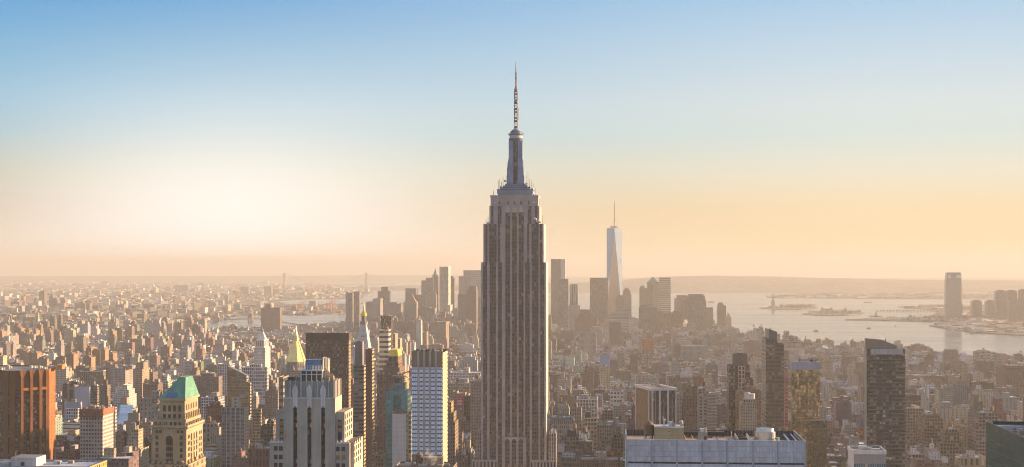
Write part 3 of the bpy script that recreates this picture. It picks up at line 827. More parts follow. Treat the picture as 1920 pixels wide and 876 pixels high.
    # tall arches on the sunlit side
    for k in range(3):
        y = -1.2 + (k - 1) * 4.9; w = MB(); hw_ = 1.1
        pp = [(-hw_, h(866)), (hw_, h(866))] + [(hw_ * cos(t), h(819) + hw_ * sin(t)) for t in [pi * i / 8 for i in range(9)]]
        w.face([(w2 + .05, y + p[0], p[1]) for p in pp], (.055, .048, .04), 'dark_glass'); w.build('arched_window', r)
        for zz in (831, 842, 853): m_ = MB(); m_.box(w2 + .06, w2 + .2, y - hw_, y + hw_, h(zz), h(zz) + .8, (.38, .3, .2), m='stone', rm='stone', bottom=True); m_.build('spandrel', r)
    for zz in (823.6, 835.4, 847, 858):
        for y in (-d2 + 3.2, d2 - 3.2, -d2 + 6, d2 - 6): win('w', w2 + .2, y, h(zz))
    # urns and stone lions along the attic and at the foot
    orn = MB()
    for k in range(9):
        x = -w2 + .9 + k * (2 * w2 - 1.8) / 8; orn.cyl(x, -d2 + .9, .45, cor + 1.1, cor + 2.3, S, 8, r1=.25, m='stone'); orn.ball((x, -d2 + .9, cor + 2.6), .42, S, 'stone', 6, 4)
    for k in range(9):
        y = -d2 + 2 + k * (2 * d2 - 4) / 8
        orn.cyl(w2 - 1.6, y, .75, za, za + 2.6, S, 8, r1=.3, m='stone'); orn.ball((w2 - 1.6, y, za + 2.9), .6, S, 'stone', 6, 4)
        orn.cyl(w2 + .3, y, .5, cor + 1.1, cor + 2.2, S, 8, r1=.25, m='stone')
    for x in (288, 298, 309, 319, 330, 341):
        orn.ball((L(x), -d2 - .5, h(868) + (x % 3) * .3), 1.25, (.35, .26, .17), 'stone', 7, 5); orn.ball((L(x) + .9, -d2 - .6, h(866)), .75, (.30, .22, .15), 'stone', 6, 4)
    for y in (-d2 + 3, -d2 + 8, 0, d2 - 7, d2 - 3):
        orn.ball((w2 + .4, y, h(866)), 1.2, S, 'stone', 7, 5)
    orn.build('carved_ornament', r)
    base = MB(); base.box(-w2 - 1.1, w2 + 1.6, -d2 - 1.1, d2 + 1.0, 0, h(870), S, (2.6, 3.6, .45, .6, 0)); base.build('lower_shaft', r)
    # copper roof
    rf = MB()
    e = (ux0 - .4, ux1 + .4, uy0 - .4, uy1 + .4); t_ = (L(327), L(338.5), uy0 + 6.5, uy1 - 6.5); z0, z1 = zu + .45, h(709.5)
    C_ = [(e[0], e[2]), (e[1], e[2]), (e[1], e[3]), (e[0], e[3])]; T_ = [(t_[0], t_[2]), (t_[1], t_[2]), (t_[1], t_[3]), (t_[0], t_[3])]
    CG = (.15, .33, .25)
    for i in range(4):
        j = (i + 1) % 4
        rf.wallquad(C_[i], C_[j], z0, z1, CG, None, 'copper', top_a=T_[i], top_b=T_[j])
        for k in range(1, 12):                           # standing seams
            f_ = k / 12
            A = Vector((C_[i][0] + (C_[j][0] - C_[i][0]) * f_, C_[i][1] + (C_[j][1] - C_[i][1]) * f_, z0)); B = Vector((T_[i][0] + (T_[j][0] - T_[i][0]) * f_, T_[i][1] + (T_[j][1] - T_[i][1]) * f_, z1))
            rf.bar(A, B, .16, (.11, .31, .22), 'copper')
    rf.face([(*p, z1) for p in T_], (.28, .30, .14), 'copper')
    ro = rf.build('roof', r)
    n_ = (Vector((0, -(z1 - z0), 0)) + Vector((0, 0, (t_[2] - e[2])))).normalized()
    sk = MB()
    def onroof(u, v): # u across, v up the front slope
        x = (e[0] + (e[1] - e[0]) * u) * (1 - v) + (t_[0] + (t_[1] - t_[0]) * u) * v
        return (x, e[2] + (t_[2] - e[2]) * v - .22, z0 + (z1 - z0) * v + .1)
    Q = [onroof(.18, .04), onroof(.66, .04), onroof(.63, .28), onroof(.19, .28)]
    sk.face(Q, (.09, .17, .34), 'paint')
    bk = [(p[0], p[1] + .3, p[2] - .1) for p in Q]
    for i in range(4): sk.face([bk[i], bk[(i + 1) % 4], Q[(i + 1) % 4], Q[i]], (.09, .17, .34), 'paint')
    sk.build('skylight', ro)
copper_roof_tower()

# ------------------------------------------------------------------ grey limestone tower with three black stripes
def striped_stone_tower():
    s = Site(531.5, 628.3, 680, side=641)
    r = s.root('striped_stone_tower', 'grey limestone tower with three black vertical window stripes, near at bottom', 'skyscraper', h=s.h(714))
    L, h = s.lx, s.h
    w2, d2 = s.w / 2, s.d / 2
    S = (.42, .375, .315)
    zt = h(745.5)
    b = MB()
    SX = [549.8, 557.3, 576.4, 583.9, 602.2, 609.7]
    # the front is built of four stone piers with the stripes set back between them
    ed = [531.5] + SX + [628.3]
    zs = h(764)
    for i in range(0, 8, 2): b.box(L(ed[i]), L(ed[i + 1]), -d2, -d2 + 1.0, 0, zs, S, None, 'stone', roof=S, sides='nwe')
    b.box(-w2, w2, -d2, -d2 + 1.0, zs, zt, S, None, 'stone', roof=S, sides='nwe')
    b.box(-w2, w2, -d2 + 1.0, d2, 0, zt, S, None, 'stone', roof=RTAN, sides='wse')
    wall = b.build('wall', r)
    for i in (0, 2, 4):
        w = MB(); xa, xb = L(SX[i]), L(SX[i + 1]); xm = (xa + xb) / 2
        w.wallquad((xa, -d2 + .85), (xb, -d2 + .85), 0, zs, (.018, .018, .02), (1.0, 3.5, .7, .62, 0), 'facade')
        w.build('window_stripe', r)
        m_ = MB(); m_.box(xm - .09, xm + .09, -d2 + .55, -d2 + .85, 0, zs, (.02, .02, .022), m='paint', rm='paint'); m_.build('mullion', r)
        o = MB()
        pts = [(xa - .15, zs - .6), (xm, zs + 1.1), (xb + .15, zs - .6), (xb + .15, zs + 5.2), (xb + .5, zs + 8.2), (xb - .1, zs + 10), (xm, zs + 11.4), (xa + .1, zs + 10), (xa - .5, zs + 8.2), (xa - .15, zs + 5.2)]
        WT = (.62, .60, .57)
        tri = [[0, 1, 9], [1, 3, 9], [1, 2, 3], [9, 3, 4, 5, 6, 7, 8]]
        for t_ in tri: o.face([(pts[k][0], -d2 - .35, pts[k][1]) for k in t_], WT, 'stone')
        for k in range(10):
            p, q = pts[k], pts[(k + 1) % 10]
            o.face([(p[0], -d2 - .35, p[1]), (p[0], -d2, p[1]), (q[0], -d2, q[1]), (q[0], -d2 - .35, q[1])], WT, 'stone')
        o.build('ornament', r)
    # fluted parapet storey
    c = MB(); cx0, cx1, cz = L(533.5), L(626), h(714.5)
    FT = (.31, .32, .30)
    c.box(cx0, cx1, -d2 + .5, d2 - .5, zt, cz, FT, None, 'stone', roof=RTAN, rm='roof', sink=1.0)
    n = 9
    for k in range(n + 1):
        x = cx0 + (cx1 - cx0) * k / n
        c.box(max(cx0, x - .32), min(cx1, x + .32), -d2 + .1, -d2 + .5, zt, cz + .35, (.47, .46, .43), None, 'stone', rm='stone')
        if k < n:
            for q_ in (.35, .68): c.box(x + (cx1 - cx0) / n * q_ - .12, x + (cx1 - cx0) / n * q_ + .12, -d2 + .32, -d2 + .5, zt, cz - .5, (.34, .355, .34), None, 'stone', rm='stone')
    for k in range(5):
        y = -d2 + 1 + k * (2 * d2 - 2) / 4
        c.box(cx1, cx1 + .4, y - .4, y + .4, zt, cz + .35, S, None, 'stone', rm='stone')
    c.build('parapet_storey', r)
    m_ = MB(); m_.box(-w2 - .15, w2 + .15, -d2 - .18, -d2, zt - .5, zt + .1, (.58, .56, .53), m='stone', rm='stone', bottom=True); m_.build('string_course', r)
    # stepped wings on both sides
    wn_ = MB(); wn_.box(-.85, .85, 0, .3, 0, 2.1, (.03, .03, .032), m='dark_glass', rm='dark_glass', bottom=True)
    wl = MB(); wl.box(-.85, .85, 0, .3, 0, 2.1, (.28, .17, .06), m='dark_glass', rm='dark_glass', bottom=True)  # amber pane colour stands in for lit windows
    proto = {}
    def win(x, y, z, k='d'):
        if k not in proto:
            proto[k] = (wn_ if k == 'd' else wl).build('window', r); proto[k].location = (x, y, z)
        else: copy_part(proto[k], r, (x, y, z))
    wings = [(515.5, 531.3, 771, 1.5), (505.7, 517, 829, 0.0), (628.8, 645, 772.5, 1.5), (628.9, 655.5, 830, 0.0)]
    for k, (a, c_, zt_, yo) in enumerate(wings):
        wg = MB(); wg.box(L(a), L(c_), -d2 + yo, d2 + 6, 0, h(zt_), S, (2.6, 3.6, .48, .6, 0) if False else None, 'stone', roof=RTAN); wg.build('stepped_wing', r)
    wg = MB(); wg.box(L(655.6), L(662), -d2 + 2.5, d2 + 10, 0, h(829), S, None, 'stone', roof=RTAN); wg.build('stepped_wing', r)
    for x in (526.8,):
        w = MB(); w.box(L(x) - .95, L(x) + .95, -d2 + 1.3, -d2 + 1.5, h(828), h(787), (.03, .03, .034), m='dark_glass', rm='dark_glass'); w.build('window_stripe', r)
    w = MB(); w.box(L(636) - .95, L(636) + .95, -d2 + 1.3, -d2 + 1.5, h(829), h(787), (.03, .03, .034), m='dark_glass', rm='dark_glass'); w.build('window_stripe', r)
    for zz in (791, 803, 815): win(L(636), -d2 + 1.05, h(zz) - 1.8, 'lit' if zz < 810 else 'd'); win(L(526.8), -d2 + 1.05, h(zz) - 1.8, 'lit' if zz > 790 else 'd')
    for zz in (845, 861, 876):
        for x in (517.2, 526.8): win(L(x), -.35 - d2 + (0 if x < 517 else 0), h(zz))
        for x in (633.5, 644): win(L(x), -d2 - .2, h(zz), 'lit' if zz == 861 else 'd')
    lowf = MB(); lowf.box(L(505.7), L(531.4), -d2 - .12, -d2 - .02, 0, h(829), S, None, 'stone', rm='stone', sides='nwe'); lowf.build('wing_front', r)
    # sunlit west windows
    ww_ = MB(); ww_.box(-.25, 0, -.6, .6, 0, 2.1, (.06, .05, .04), m='dark_glass', rm='dark_glass', bottom=True); pw = None
    for zz in (786, 798, 810, 822, 834, 846, 858, 870):
        for k in range(4):
            y = -d2 + 4 + k * 5
            xx = L(645) if zz < 829 else (L(662))
            if pw is None: pw = ww_.build('window', r); pw.location = (xx + .2, y, h(zz))
            else: copy_part(pw, r, (xx + .2, y, h(zz)))
    for a, c_, zt_ in ((505.7, 531, 829), (629.5, 655, 830)):
        orn = MB()
        for k in range(4): x = L(a) + (L(c_) - L(a)) * (k + .5) / 4; orn.cyl(x, -d2 + .2, .5, h(zt_), h(zt_) + 1.4, (.60, .58, .55), 8, r1=.15, m='stone')
        orn.box(L(a), L(c_), -d2 - .4, -d2 - .13, h(zt_) - .4, h(zt_) + .5, (.60, .58, .55), m='stone', rm='stone', bottom=True)
        orn.build('wing_coping', r)
    # plant on the roof
    p = MB(); x0, x1 = L(561), L(600.5); zb, zz1 = cz - 1.0, h(694.5); y0 = -d2 + 4
    p.box(x0, x1, y0 + .35, y0 + 9, zb, zz1 - .6, (.06, .058, .055), None, 'paint', rm='paint')
    for k in range(5): x = x0 + (x1 - x0) * k / 4; p.box(x - .22, x + .22, y0, y0 + .35, zb, zz1 - .6, (.66, .66, .64), None, 'paint', rm='paint')
    p.box(x0 - .3, x1 + .3, y0 - .4, y0 + 9.4, zz1 - .6, zz1, (.66, .66, .64), None, 'paint', rm='paint', bottom=True)
    p.box(x0, x1, y0, y0 + .35, h(704), h(704) + .35, (.66, .66, .64), None, 'paint', rm='paint', bottom=True)
    p.build('roof_pavilion', r)
    bl = MB(); bl.box(L(568), L(597), y0 + 2, y0 + 8, zz1, h(676), (.13, .22, .36), None, 'paint', rm='paint')
    for k in range(7): x = L(568) + (L(597) - L(568)) * k / 6; bl.box(x - .08, x + .08, y0 + 1.85, y0 + 2, zz1, h(676), (.18, .28, .42), None, 'paint', rm='paint')
    bl.build('cooling_unit', r)
    pp = MB()
    for k in range(3):
        x = L(600 + k * 3.6)
        pp.cyl(x, y0 + 2.5 + k, .62, zz1 - 4, h(673 + k), (.55, .50, .42), 10, m='metal'); pp.cyl(x, y0 + 7.5, .62, zz1 - 4, h(673 + k), (.55, .50, .42), 10, m='metal')
        pp.bar((x, y0 + 2.5 + k, h(673 + k) - .4), (x, y0 + 7.5, h(673 + k) - .4), 1.15, (.55, .50, .42), 'metal')
    pp.build('duct', r)
    rl = MB()
    for k in range(16):
        x = L(559 + k * 2.9); rl.bar((x, y0 - .2, zz1), (x, y0 - .2, zz1 + 2.1), .12, (.6, .6, .58))
    for zz in (.9, 2.0): rl.bar((L(559), y0 - .2, zz1 + zz), (L(603), y0 - .2, zz1 + zz), .14, (.6, .6, .58))
    for k in range(9):
        x = L(604 + k * 2.2); rl.bar((x, y0 + 3, cz - 1), (x, y0 + 3, h(690 + k * 2.1)), .25, (.5, .42, .3))
    rl.build('railing', r)
    v = MB()
    for k in range(16):
        x = L(rng.choice([rng.uniform(534, 558), rng.uniform(604, 624)])); y = -d2 + rng.uniform(3, 12); q_ = rng.uniform(.4, 1.3)
        v.box(x - q_, x + q_, y - q_, y + q_, cz - 1, cz + rng.uniform(.4, 2.4), rng.choice([WHITE, RSILV, RTAN, (.4, .3, .2), RDARK]), m='paint', rm='paint')
    v.bar((L(540), -d2 + 5, cz + .5), (L(548), -d2 + 5, cz + 2.2), .35, WHITE)
    v.build('roof_vents', r)
striped_stone_tower()

# ------------------------------------------------------------------ white panelled slab in the foreground, its flat roof full of plant
def panel_slab():
    D = 600
    s = Site(1173.6, 1511, D, depth=38)
    r = s.root('panelled_office_slab', 'broad pale concrete slab in the foreground with a cluttered flat roof', 'office block', h=s.h(824))
    L, h = s.lx, s.h
    w2, d2 = s.w / 2, s.d / 2
    W = (.62, .60, .615)
    zt = h(824); zo0, zo1 = h(869), h(865.5)
    b = MB()
    b.box(-w2, w2, -d2 + .6, d2, 0, zt - 2.6, W, None, 'stone', roof=(.24, .20, .17), sides='nwse', rm='roof')
    b.build('wall', r)
    ribs = [1173.6, 1222.6, 1270.4, 1317.6, 1365, 1412.8, 1460.5, 1511]
    pt = MB()
    for i in range(7):
        x0, x1 = L(ribs[i]) + .38, L(ribs[i + 1]) - .38
        rows = 4; 
        for q_ in range(rows):
            z0, z1 = zo1 + (zt - .25 - zo1) * q_ / rows, zo1 + (zt - .25 - zo1) * (q_ + 1) / rows - .06
            n = 9
            for k in range(n):
                xa, xb = x0 + (x1 - x0) * k / n, x0 + (x1 - x0) * (k + 1) / n - .05
                f = rng.uniform(.86, 1.06)
                pt.box(xa, xb, -d2 + .12 + rng.uniform(0, .02), -d2 + .6, z0, z1, tuple(c * f for c in W), None, 'stone', rm='stone', bottom=(q_ == 0))
        pt.box(x0, x1, -d2 + .12, -d2 + .6, h(900), zo0, W, None, 'stone', rm='stone')
    pt.build('wall_panels', r)
    rb = MB()
    for i, x in enumerate(ribs):
        xx = L(x); a0, a1 = (xx - .36, xx + .36)
        if i == 0: a0, a1 = -w2 - .02, -w2 + .7
        if i == 7: a0, a1 = w2 - .7, w2 + .02
        for (p, q_) in ((a0, a0 + .30), (a1 - .30, a1)): rb.box(p, q_, -d2 - .35, -d2 + .6, 0, zt - .25, (.52, .52, .56), None, 'stone', rm='stone')
        rb.box(a0 + .30, a1 - .30, -d2 - .1, -d2 + .6, 0, zt - .25, (.30, .29, .33), None, 'stone', rm='stone')
    rb.build('ribs', r)
    for i in range(7):
        x0, x1 = L(ribs[i]) + .4, L(ribs[i + 1]) - .4
        w = MB(); w.wallquad((x0, -d2 + .5), (x1, -d2 + .5), zo0, zo1, (.015, .015, .016), (2.2, 2.0, .8, .8, 0)); w.build('window', r)
    # parapet: butted walls with a pale coping
    b = MB(); t_ = .5
    zb = zt - 2.6
    b.box(-w2, w2, -d2 + .1, -d2 + .1 + t_, zt - .25, zt, (.54, .53, .55), None, 'stone', rm='stone', bottom=True)
    b.box(-w2, w2, -d2 + .62, -d2 + 1.0, zb, zt - .26, W, None, 'stone', rm='stone')
    b.box(-w2, w2, d2 - t_, d2, zb, zt, (.17, .13, .11), None, 'stone', rm='stone')
    b.box(-w2, -w2 + t_, -d2 + 1.0, d2 - t_, zb, zt, (.34, .32, .31), None, 'stone', rm='stone')
    b.box(w2 - t_, w2, -d2 + 1.0, d2 - t_, zb, zt, (.30, .28, .28), None, 'stone', rm='stone')
    for k in range(46): x = -w2 + 1 + k * (2 * w2 - 2) / 45; b.box(x - .16, x + .16, d2 - t_ - .3, d2 - t_ - .003, zb, zt - .2, (.05, .04, .035), None, 'stone', rm='stone')
    b.build('parapet', r)
    Y = lambda row: -d2 + (824 - row) / 21.0 * s.d * .98         # row on the roof plane to depth (nearly linear here)
    X = lambda p, y: L(p) + (p - 1150) / FPX * (y + d2)           # columns fan out towards the back
    def place(p, row): y = Y(row); return X(p, y), y
    bh = MB(); x0, y = place(1228, 819); x1, _ = place(1282.5, 819)
    bh.box(x0, x1, y, y + 10, zb, h(806.5), (.36, .31, .20), (9, 4, .05, .1, 0), roof=(.30, .27, .25)); bho = bh.build('roof_bulkhead', r)
    bw = MB(); bw.box(x0 - .2, x1 + .2, y - .2, y + 10.2, h(806.5), h(806.5) + .35, (.42, .40, .38), None, 'stone', rm='stone', bottom=True); bw.build('coping', bho)
    zr = h(806.5) + .35
    ms = MB()
    for p, w_, hh_, tt in ((1259, 1.0, 1.9, WHITE), (1245.5, .3, 2.6, WHITE), (1263, .4, .7, RGREY), (1279, .8, 1.2, RSILV), (1262, .22, 3.2, (.5, .3, .1)), (1266, .25, 1.4, RSILV)):
        xx = X(p, y + 3); ms.box(xx - w_, xx + w_, y + 3, y + 3 + 2 * w_, zr, zr + hh_, tt, None, 'paint', rm='paint')
    ms.ball((X(1246, y + 3), y + 3.3, zr + 2.8), .55, WHITE); ms.ball((X(1278, y + 3), y + 4, zr + 1.8), .9, RSILV)
    ms.build('roof_vents', bho)
    # timber water tank
    tx, ty = place(1218, 815); water_tank(r, tx, ty + 3, zb, 2.25, 4.3, parts=True)
    # shed
    sx_, sy_ = place(1319, 818); sh = MB(); sh.box(sx_ - 1.9, sx_ + 1.9, sy_, sy_ + 4, zb, zb + 4.4, (.34, .30, .24), None, 'stone', roof=RDARK); so = sh.build('roof_shed', r)
    d_ = MB(); d_.box(sx_ - .9, sx_ + .1, sy_ - .1, sy_, zb, zb + 3.1, (.30, .36, .44), None, 'paint', rm='paint'); d_.build('door', so)
    d_ = MB(); d_.box(sx_ + .5, sx_ + 1.5, sy_ - .1, sy_, zb + .6, zb + 3.0, (.05, .04, .035), None, 'paint', rm='paint'); d_.build('louvre', so)
    d_ = MB(); d_.box(sx_ - 1.2, sx_ + .6, sy_ + 1, sy_ + 3, zb + 4.4, zb + 6.0, WHITE, None, 'paint', rm='paint'); d_.cyl(sx_ + 1.1, sy_ + 2, .4, zb + 4.4, zb + 6.6, RSILV, 8); d_.build('air_unit', so)
    # cooling tower
    cx_, cy_ = place(1437, 818); ct = MB(); cy_ += 5
    el = lambda rx, ry, n=28: [(cx_ + rx * cos(2 * pi * k / n), cy_ + ry * sin(2 * pi * k / n)) for k in range(n)]
    ct.poly(el(4.5, 3.4), zb + .8, zb + 4.6, (.50, .50, .49), None, 'metal', (.25, .25, .25), 'metal')
    ct.poly(el(4.0, 3.0), zb + 4.6, zb + 6.1, (.58, .57, .55), None, 'metal', (.2, .2, .2), 'metal', scale=.94)
    cto = ct.build('cooling_tower', r)
    c2 = MB(); c2.box(cx_ - 5.2, cx_ + 6.2, cy_ - 4, cy_ + 4, zb, zb + .8, (.16, .13, .11), None, 'paint', rm='paint'); c2.build('plinth', cto)
    c3_ = MB(); c3_.cyl(cx_ + 5.1, cy_ - 3.2, .75, zb + .8, zb + 2.6, (.40, .50, .52), 12, m='metal'); c3_.build('valve_drum', cto)
    # dark plant wells with ladders and rails
    pit = MB()
    for a, c_, d0, d1 in ((1386, 1409, 820, 806), (1460, 1501, 820, 806)):
        xa, ya = place(a, d0); xb, _ = place(c_, d0); _, yb = place(a, d1)
        pit.box(xa, xb, ya, yb, zb, zb + .35, (.03, .028, .026), None, 'paint', rm='paint')
        for k in range(7):
            y_ = ya + (yb - ya) * (k + .5) / 7; pit.box(xa + .6, xb - .6, y_ - .35, y_ + .35, zb + .35, zb + rng.uniform(.7, 1.6), rng.choice([(.06, .05, .05), (.12, .10, .08), (.10, .11, .14)]), None, 'paint', rm='paint')
        pit.bar((xa, ya, zb + 1.9), (xa + .4, yb, zb + 1.9), .22, (.45, .40, .34)); pit.bar((xb, ya, zb + 1.9), (xb + .4, yb, zb + 1.9), .22, (.45, .42, .40))
        for k in range(8): y_ = ya + (yb - ya) * k / 7; pit.bar((xa + .05 * k, y_, zb), (xa + .05 * k, y_, zb + 1.9), .14, (.35, .3, .26)); pit.bar((xb + .05 * k, y_, zb), (xb + .05 * k, y_, zb + 1.9), .14, (.35, .3, .26))
    xa, ya = place(1482, 822); xb, yb = place(1470, 806)
    pit.bar((xa, ya, zb + 1.5), (xb, yb, zb + 1.5), .7, (.28, .33, .42), 'metal'); pit.bar((xa + 3, ya, zb + 1.7), (xb + 3, yb, zb + 1.7), .5, (.30, .36, .46), 'metal')
    pit.build('plant_well', r)
    pp = MB()
    xa, ya = place(1188, 819); 
    for k in range(4): pp.bar((xa - 1 + k * .3, ya + k * 1.4, zb + .7), (xa + 5.5, ya + k * 1.3 + .5, zb + .9 + .2 * (k % 2)), .38, (.34, .36, .40), 'metal')
    xa, ya = place(1289, 822); pp.box(xa, xa + 3.2, ya, ya + 30, zb, zb + .25, (.30, .16, .09), None, 'paint', rm='paint')
    for k in (0, 3.2): pp.bar((xa + k, ya, zb + 1.1), (xa + k, ya + 30, zb + 1.1), .3, (.40, .27, .12))
    xa, ya = place(1300, 809); pp.box(xa - 7, xa + 14, ya + 4, ya + 7, zb + 1.0, zb + 2.6, (.035, .03, .028), None, 'paint', rm='paint', bottom=True)
    for k in range(9): pp.box(xa - 6.5 + k * 2.5, xa - 6.1 + k * 2.5, ya + 5, ya + 5.4, zb, zb + 1.0, (.06, .05, .05), None, 'paint', rm='paint')
    for p, row in ((1341, 818), (1372, 808), (1345, 806)):
        xa, ya = place(p, row); pp.bar((xa, ya, zb), (xa, ya, zb + 3.2), .25, (.4, .28, .14))
    for k in range(26):
        xa, ya = place(rng.uniform(1176, 1384), rng.uniform(806, 821)); q_ = rng.uniform(.2, .8)
        pp.box(xa - q_, xa + q_, ya - q_, ya + q_, zb, zb + rng.uniform(.2, .9), rng.choice([RSILV, RTAN, RDARK, RGREY, WHITE]), None, 'paint', rm='paint')
    pp.build('roof_pipes', r)
    # tar patches on the roof
    tr = MB()
    for k, (a, c_, d0, d1, tt) in enumerate(((1178, 1208, 820, 808, (.33, .24, .17)), (1331, 1384, 819, 808, (.30, .28, .30)), (1296, 1310, 820, 806, (.34, .24, .17)), (1334, 1352, 816, 810, (.40, .33, .30)))):
        xa, ya = place(a, d0); xb, _ = place(c_, d0); _, yb = place(a, d1)
        tr.face([(xa, ya, zb + .012 * (k + 1)), (xb, ya, zb + .012 * (k + 1)), (xb + .3, yb, zb + .012 * (k + 1)), (xa + .3, yb, zb + .012 * (k + 1))], tt, 'roof')
    tr.build('roof_felt', r)
panel_slab()

# ------------------------------------------------------------------ white office tower with rows of blue windows
def blue_window_tower():
    s = Site(771.4, 829.6, 1170, side=838.8)
    r = s.root('blue_window_tower', 'slim grey tower with rows of bright blue windows and a brown louvred top', 'skyscraper', h=s.h(659))
    L, h = s.lx, s.h
    w2, d2 = s.w / 2, s.d / 2
    G_ = (.45, .42, .40)
    zt, zc = h(659), h(689.5)
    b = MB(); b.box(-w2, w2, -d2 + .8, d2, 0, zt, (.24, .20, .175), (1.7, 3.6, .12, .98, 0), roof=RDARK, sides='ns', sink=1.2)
    b.box(-w2, w2 - .0, -d2 + .8, d2, 0, zt - 1.2, (.47, .38, .27), (2.6, 3.6, .0, .0, 0), 'facade', sides='we', roof=RDARK); b.build('wall', r)  # side walls paler and warmer than the front: painted sunlight
    bays = [(771.6, 782.2), (786.2, 793.2), (797, 804.3), (808, 815.3), (818.8, 829.4)]
    pr = MB(); e = [771.4] + [v for q_ in bays for v in q_] + [829.6]
    for k in range(1, 9, 2):
        xa, xb = L(e[k + 1]), L(e[k + 2])
        pr.box(xa, xb, -d2 - .25, -d2 + .8, 0, zt + .3, G_, None, 'stone', rm='stone')
    pr.build('pier', r)
    lv = MB()
    for a, c_ in bays: lv.wallquad((L(a), -d2 + .5), (L(c_), -d2 + .5), h(685.5), zt - .3, (.27, .20, .13), None, 'stone'); lv.face([(L(a), -d2 + .5, zt - .3), (L(c_), -d2 + .5, zt - .3), (L(c_), -d2 + .8, zt - .3), (L(a), -d2 + .8, zt - .3)], BROWN, 'stone')
    lv.build('louvre_panels', r)
    pitch = 8.09
    protos = {}
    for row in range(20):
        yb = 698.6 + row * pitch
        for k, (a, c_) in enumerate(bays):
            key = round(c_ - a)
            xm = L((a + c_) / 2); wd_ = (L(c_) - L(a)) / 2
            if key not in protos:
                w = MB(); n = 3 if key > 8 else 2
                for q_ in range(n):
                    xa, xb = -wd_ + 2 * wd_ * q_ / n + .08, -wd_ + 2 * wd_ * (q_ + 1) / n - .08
                    w.face([(xa, -.0, 0), (xb, 0, 0), (xb, .34, 2.45), (xa, .34, 2.45)], (.70, .82, .97), 'paint')  # pale blue paint stands in for bright sky mirrored in the panes
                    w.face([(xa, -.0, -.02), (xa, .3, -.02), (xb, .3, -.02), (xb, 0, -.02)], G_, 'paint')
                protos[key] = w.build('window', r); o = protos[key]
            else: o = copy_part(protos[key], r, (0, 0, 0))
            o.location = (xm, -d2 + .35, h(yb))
    wr = MB()
    for a, c_ in bays:
        n = 4
        for q_ in range(n):
            xa = L(a) + (L(c_) - L(a)) * q_ / n; wr.box(xa + .1, xa + (L(c_) - L(a)) / n - .1, -d2 + .3, -d2 + .6, h(692), h(688.6), (.62, .62, .66), None, 'paint', rm='paint', bottom=True)
    wr.build('vent_row', r)
    lowr = MB()
    for k, (a, c_) in enumerate(bays): lowr.wallquad((L(a), -d2 + .6), (L(c_), -d2 + .6), 0, h(860), (.30, .2, .12), (2, 3.6, .7, .5, .8), 'facade_glass')
    lowr.build('lower_glazing', r)
    sd = MB()                                               # sunlit side: bands tinted pale and warm to paint in the sun
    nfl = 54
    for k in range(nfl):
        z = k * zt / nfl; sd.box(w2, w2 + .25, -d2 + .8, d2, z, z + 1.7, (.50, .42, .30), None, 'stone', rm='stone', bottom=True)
    sd.build('side_bands', r)
    clutter(r, -w2 + 2, w2 - 2, -d2 + 3, d2 - 2, zt - 1.2, 8, 0, False)
    rl = MB()
    for k in range(14): x = -w2 + 1 + k * (2 * w2 - 2) / 13; rl.box(x - .7, x + .7, -d2 + 2, -d2 + 4, zt - 1.2, zt + rng.uniform(.2, 2.2), rng.choice([RSILV, RDARK, TAN]), None, 'paint', rm='paint')
    rl.build('roof_plant', r)
blue_window_tower()
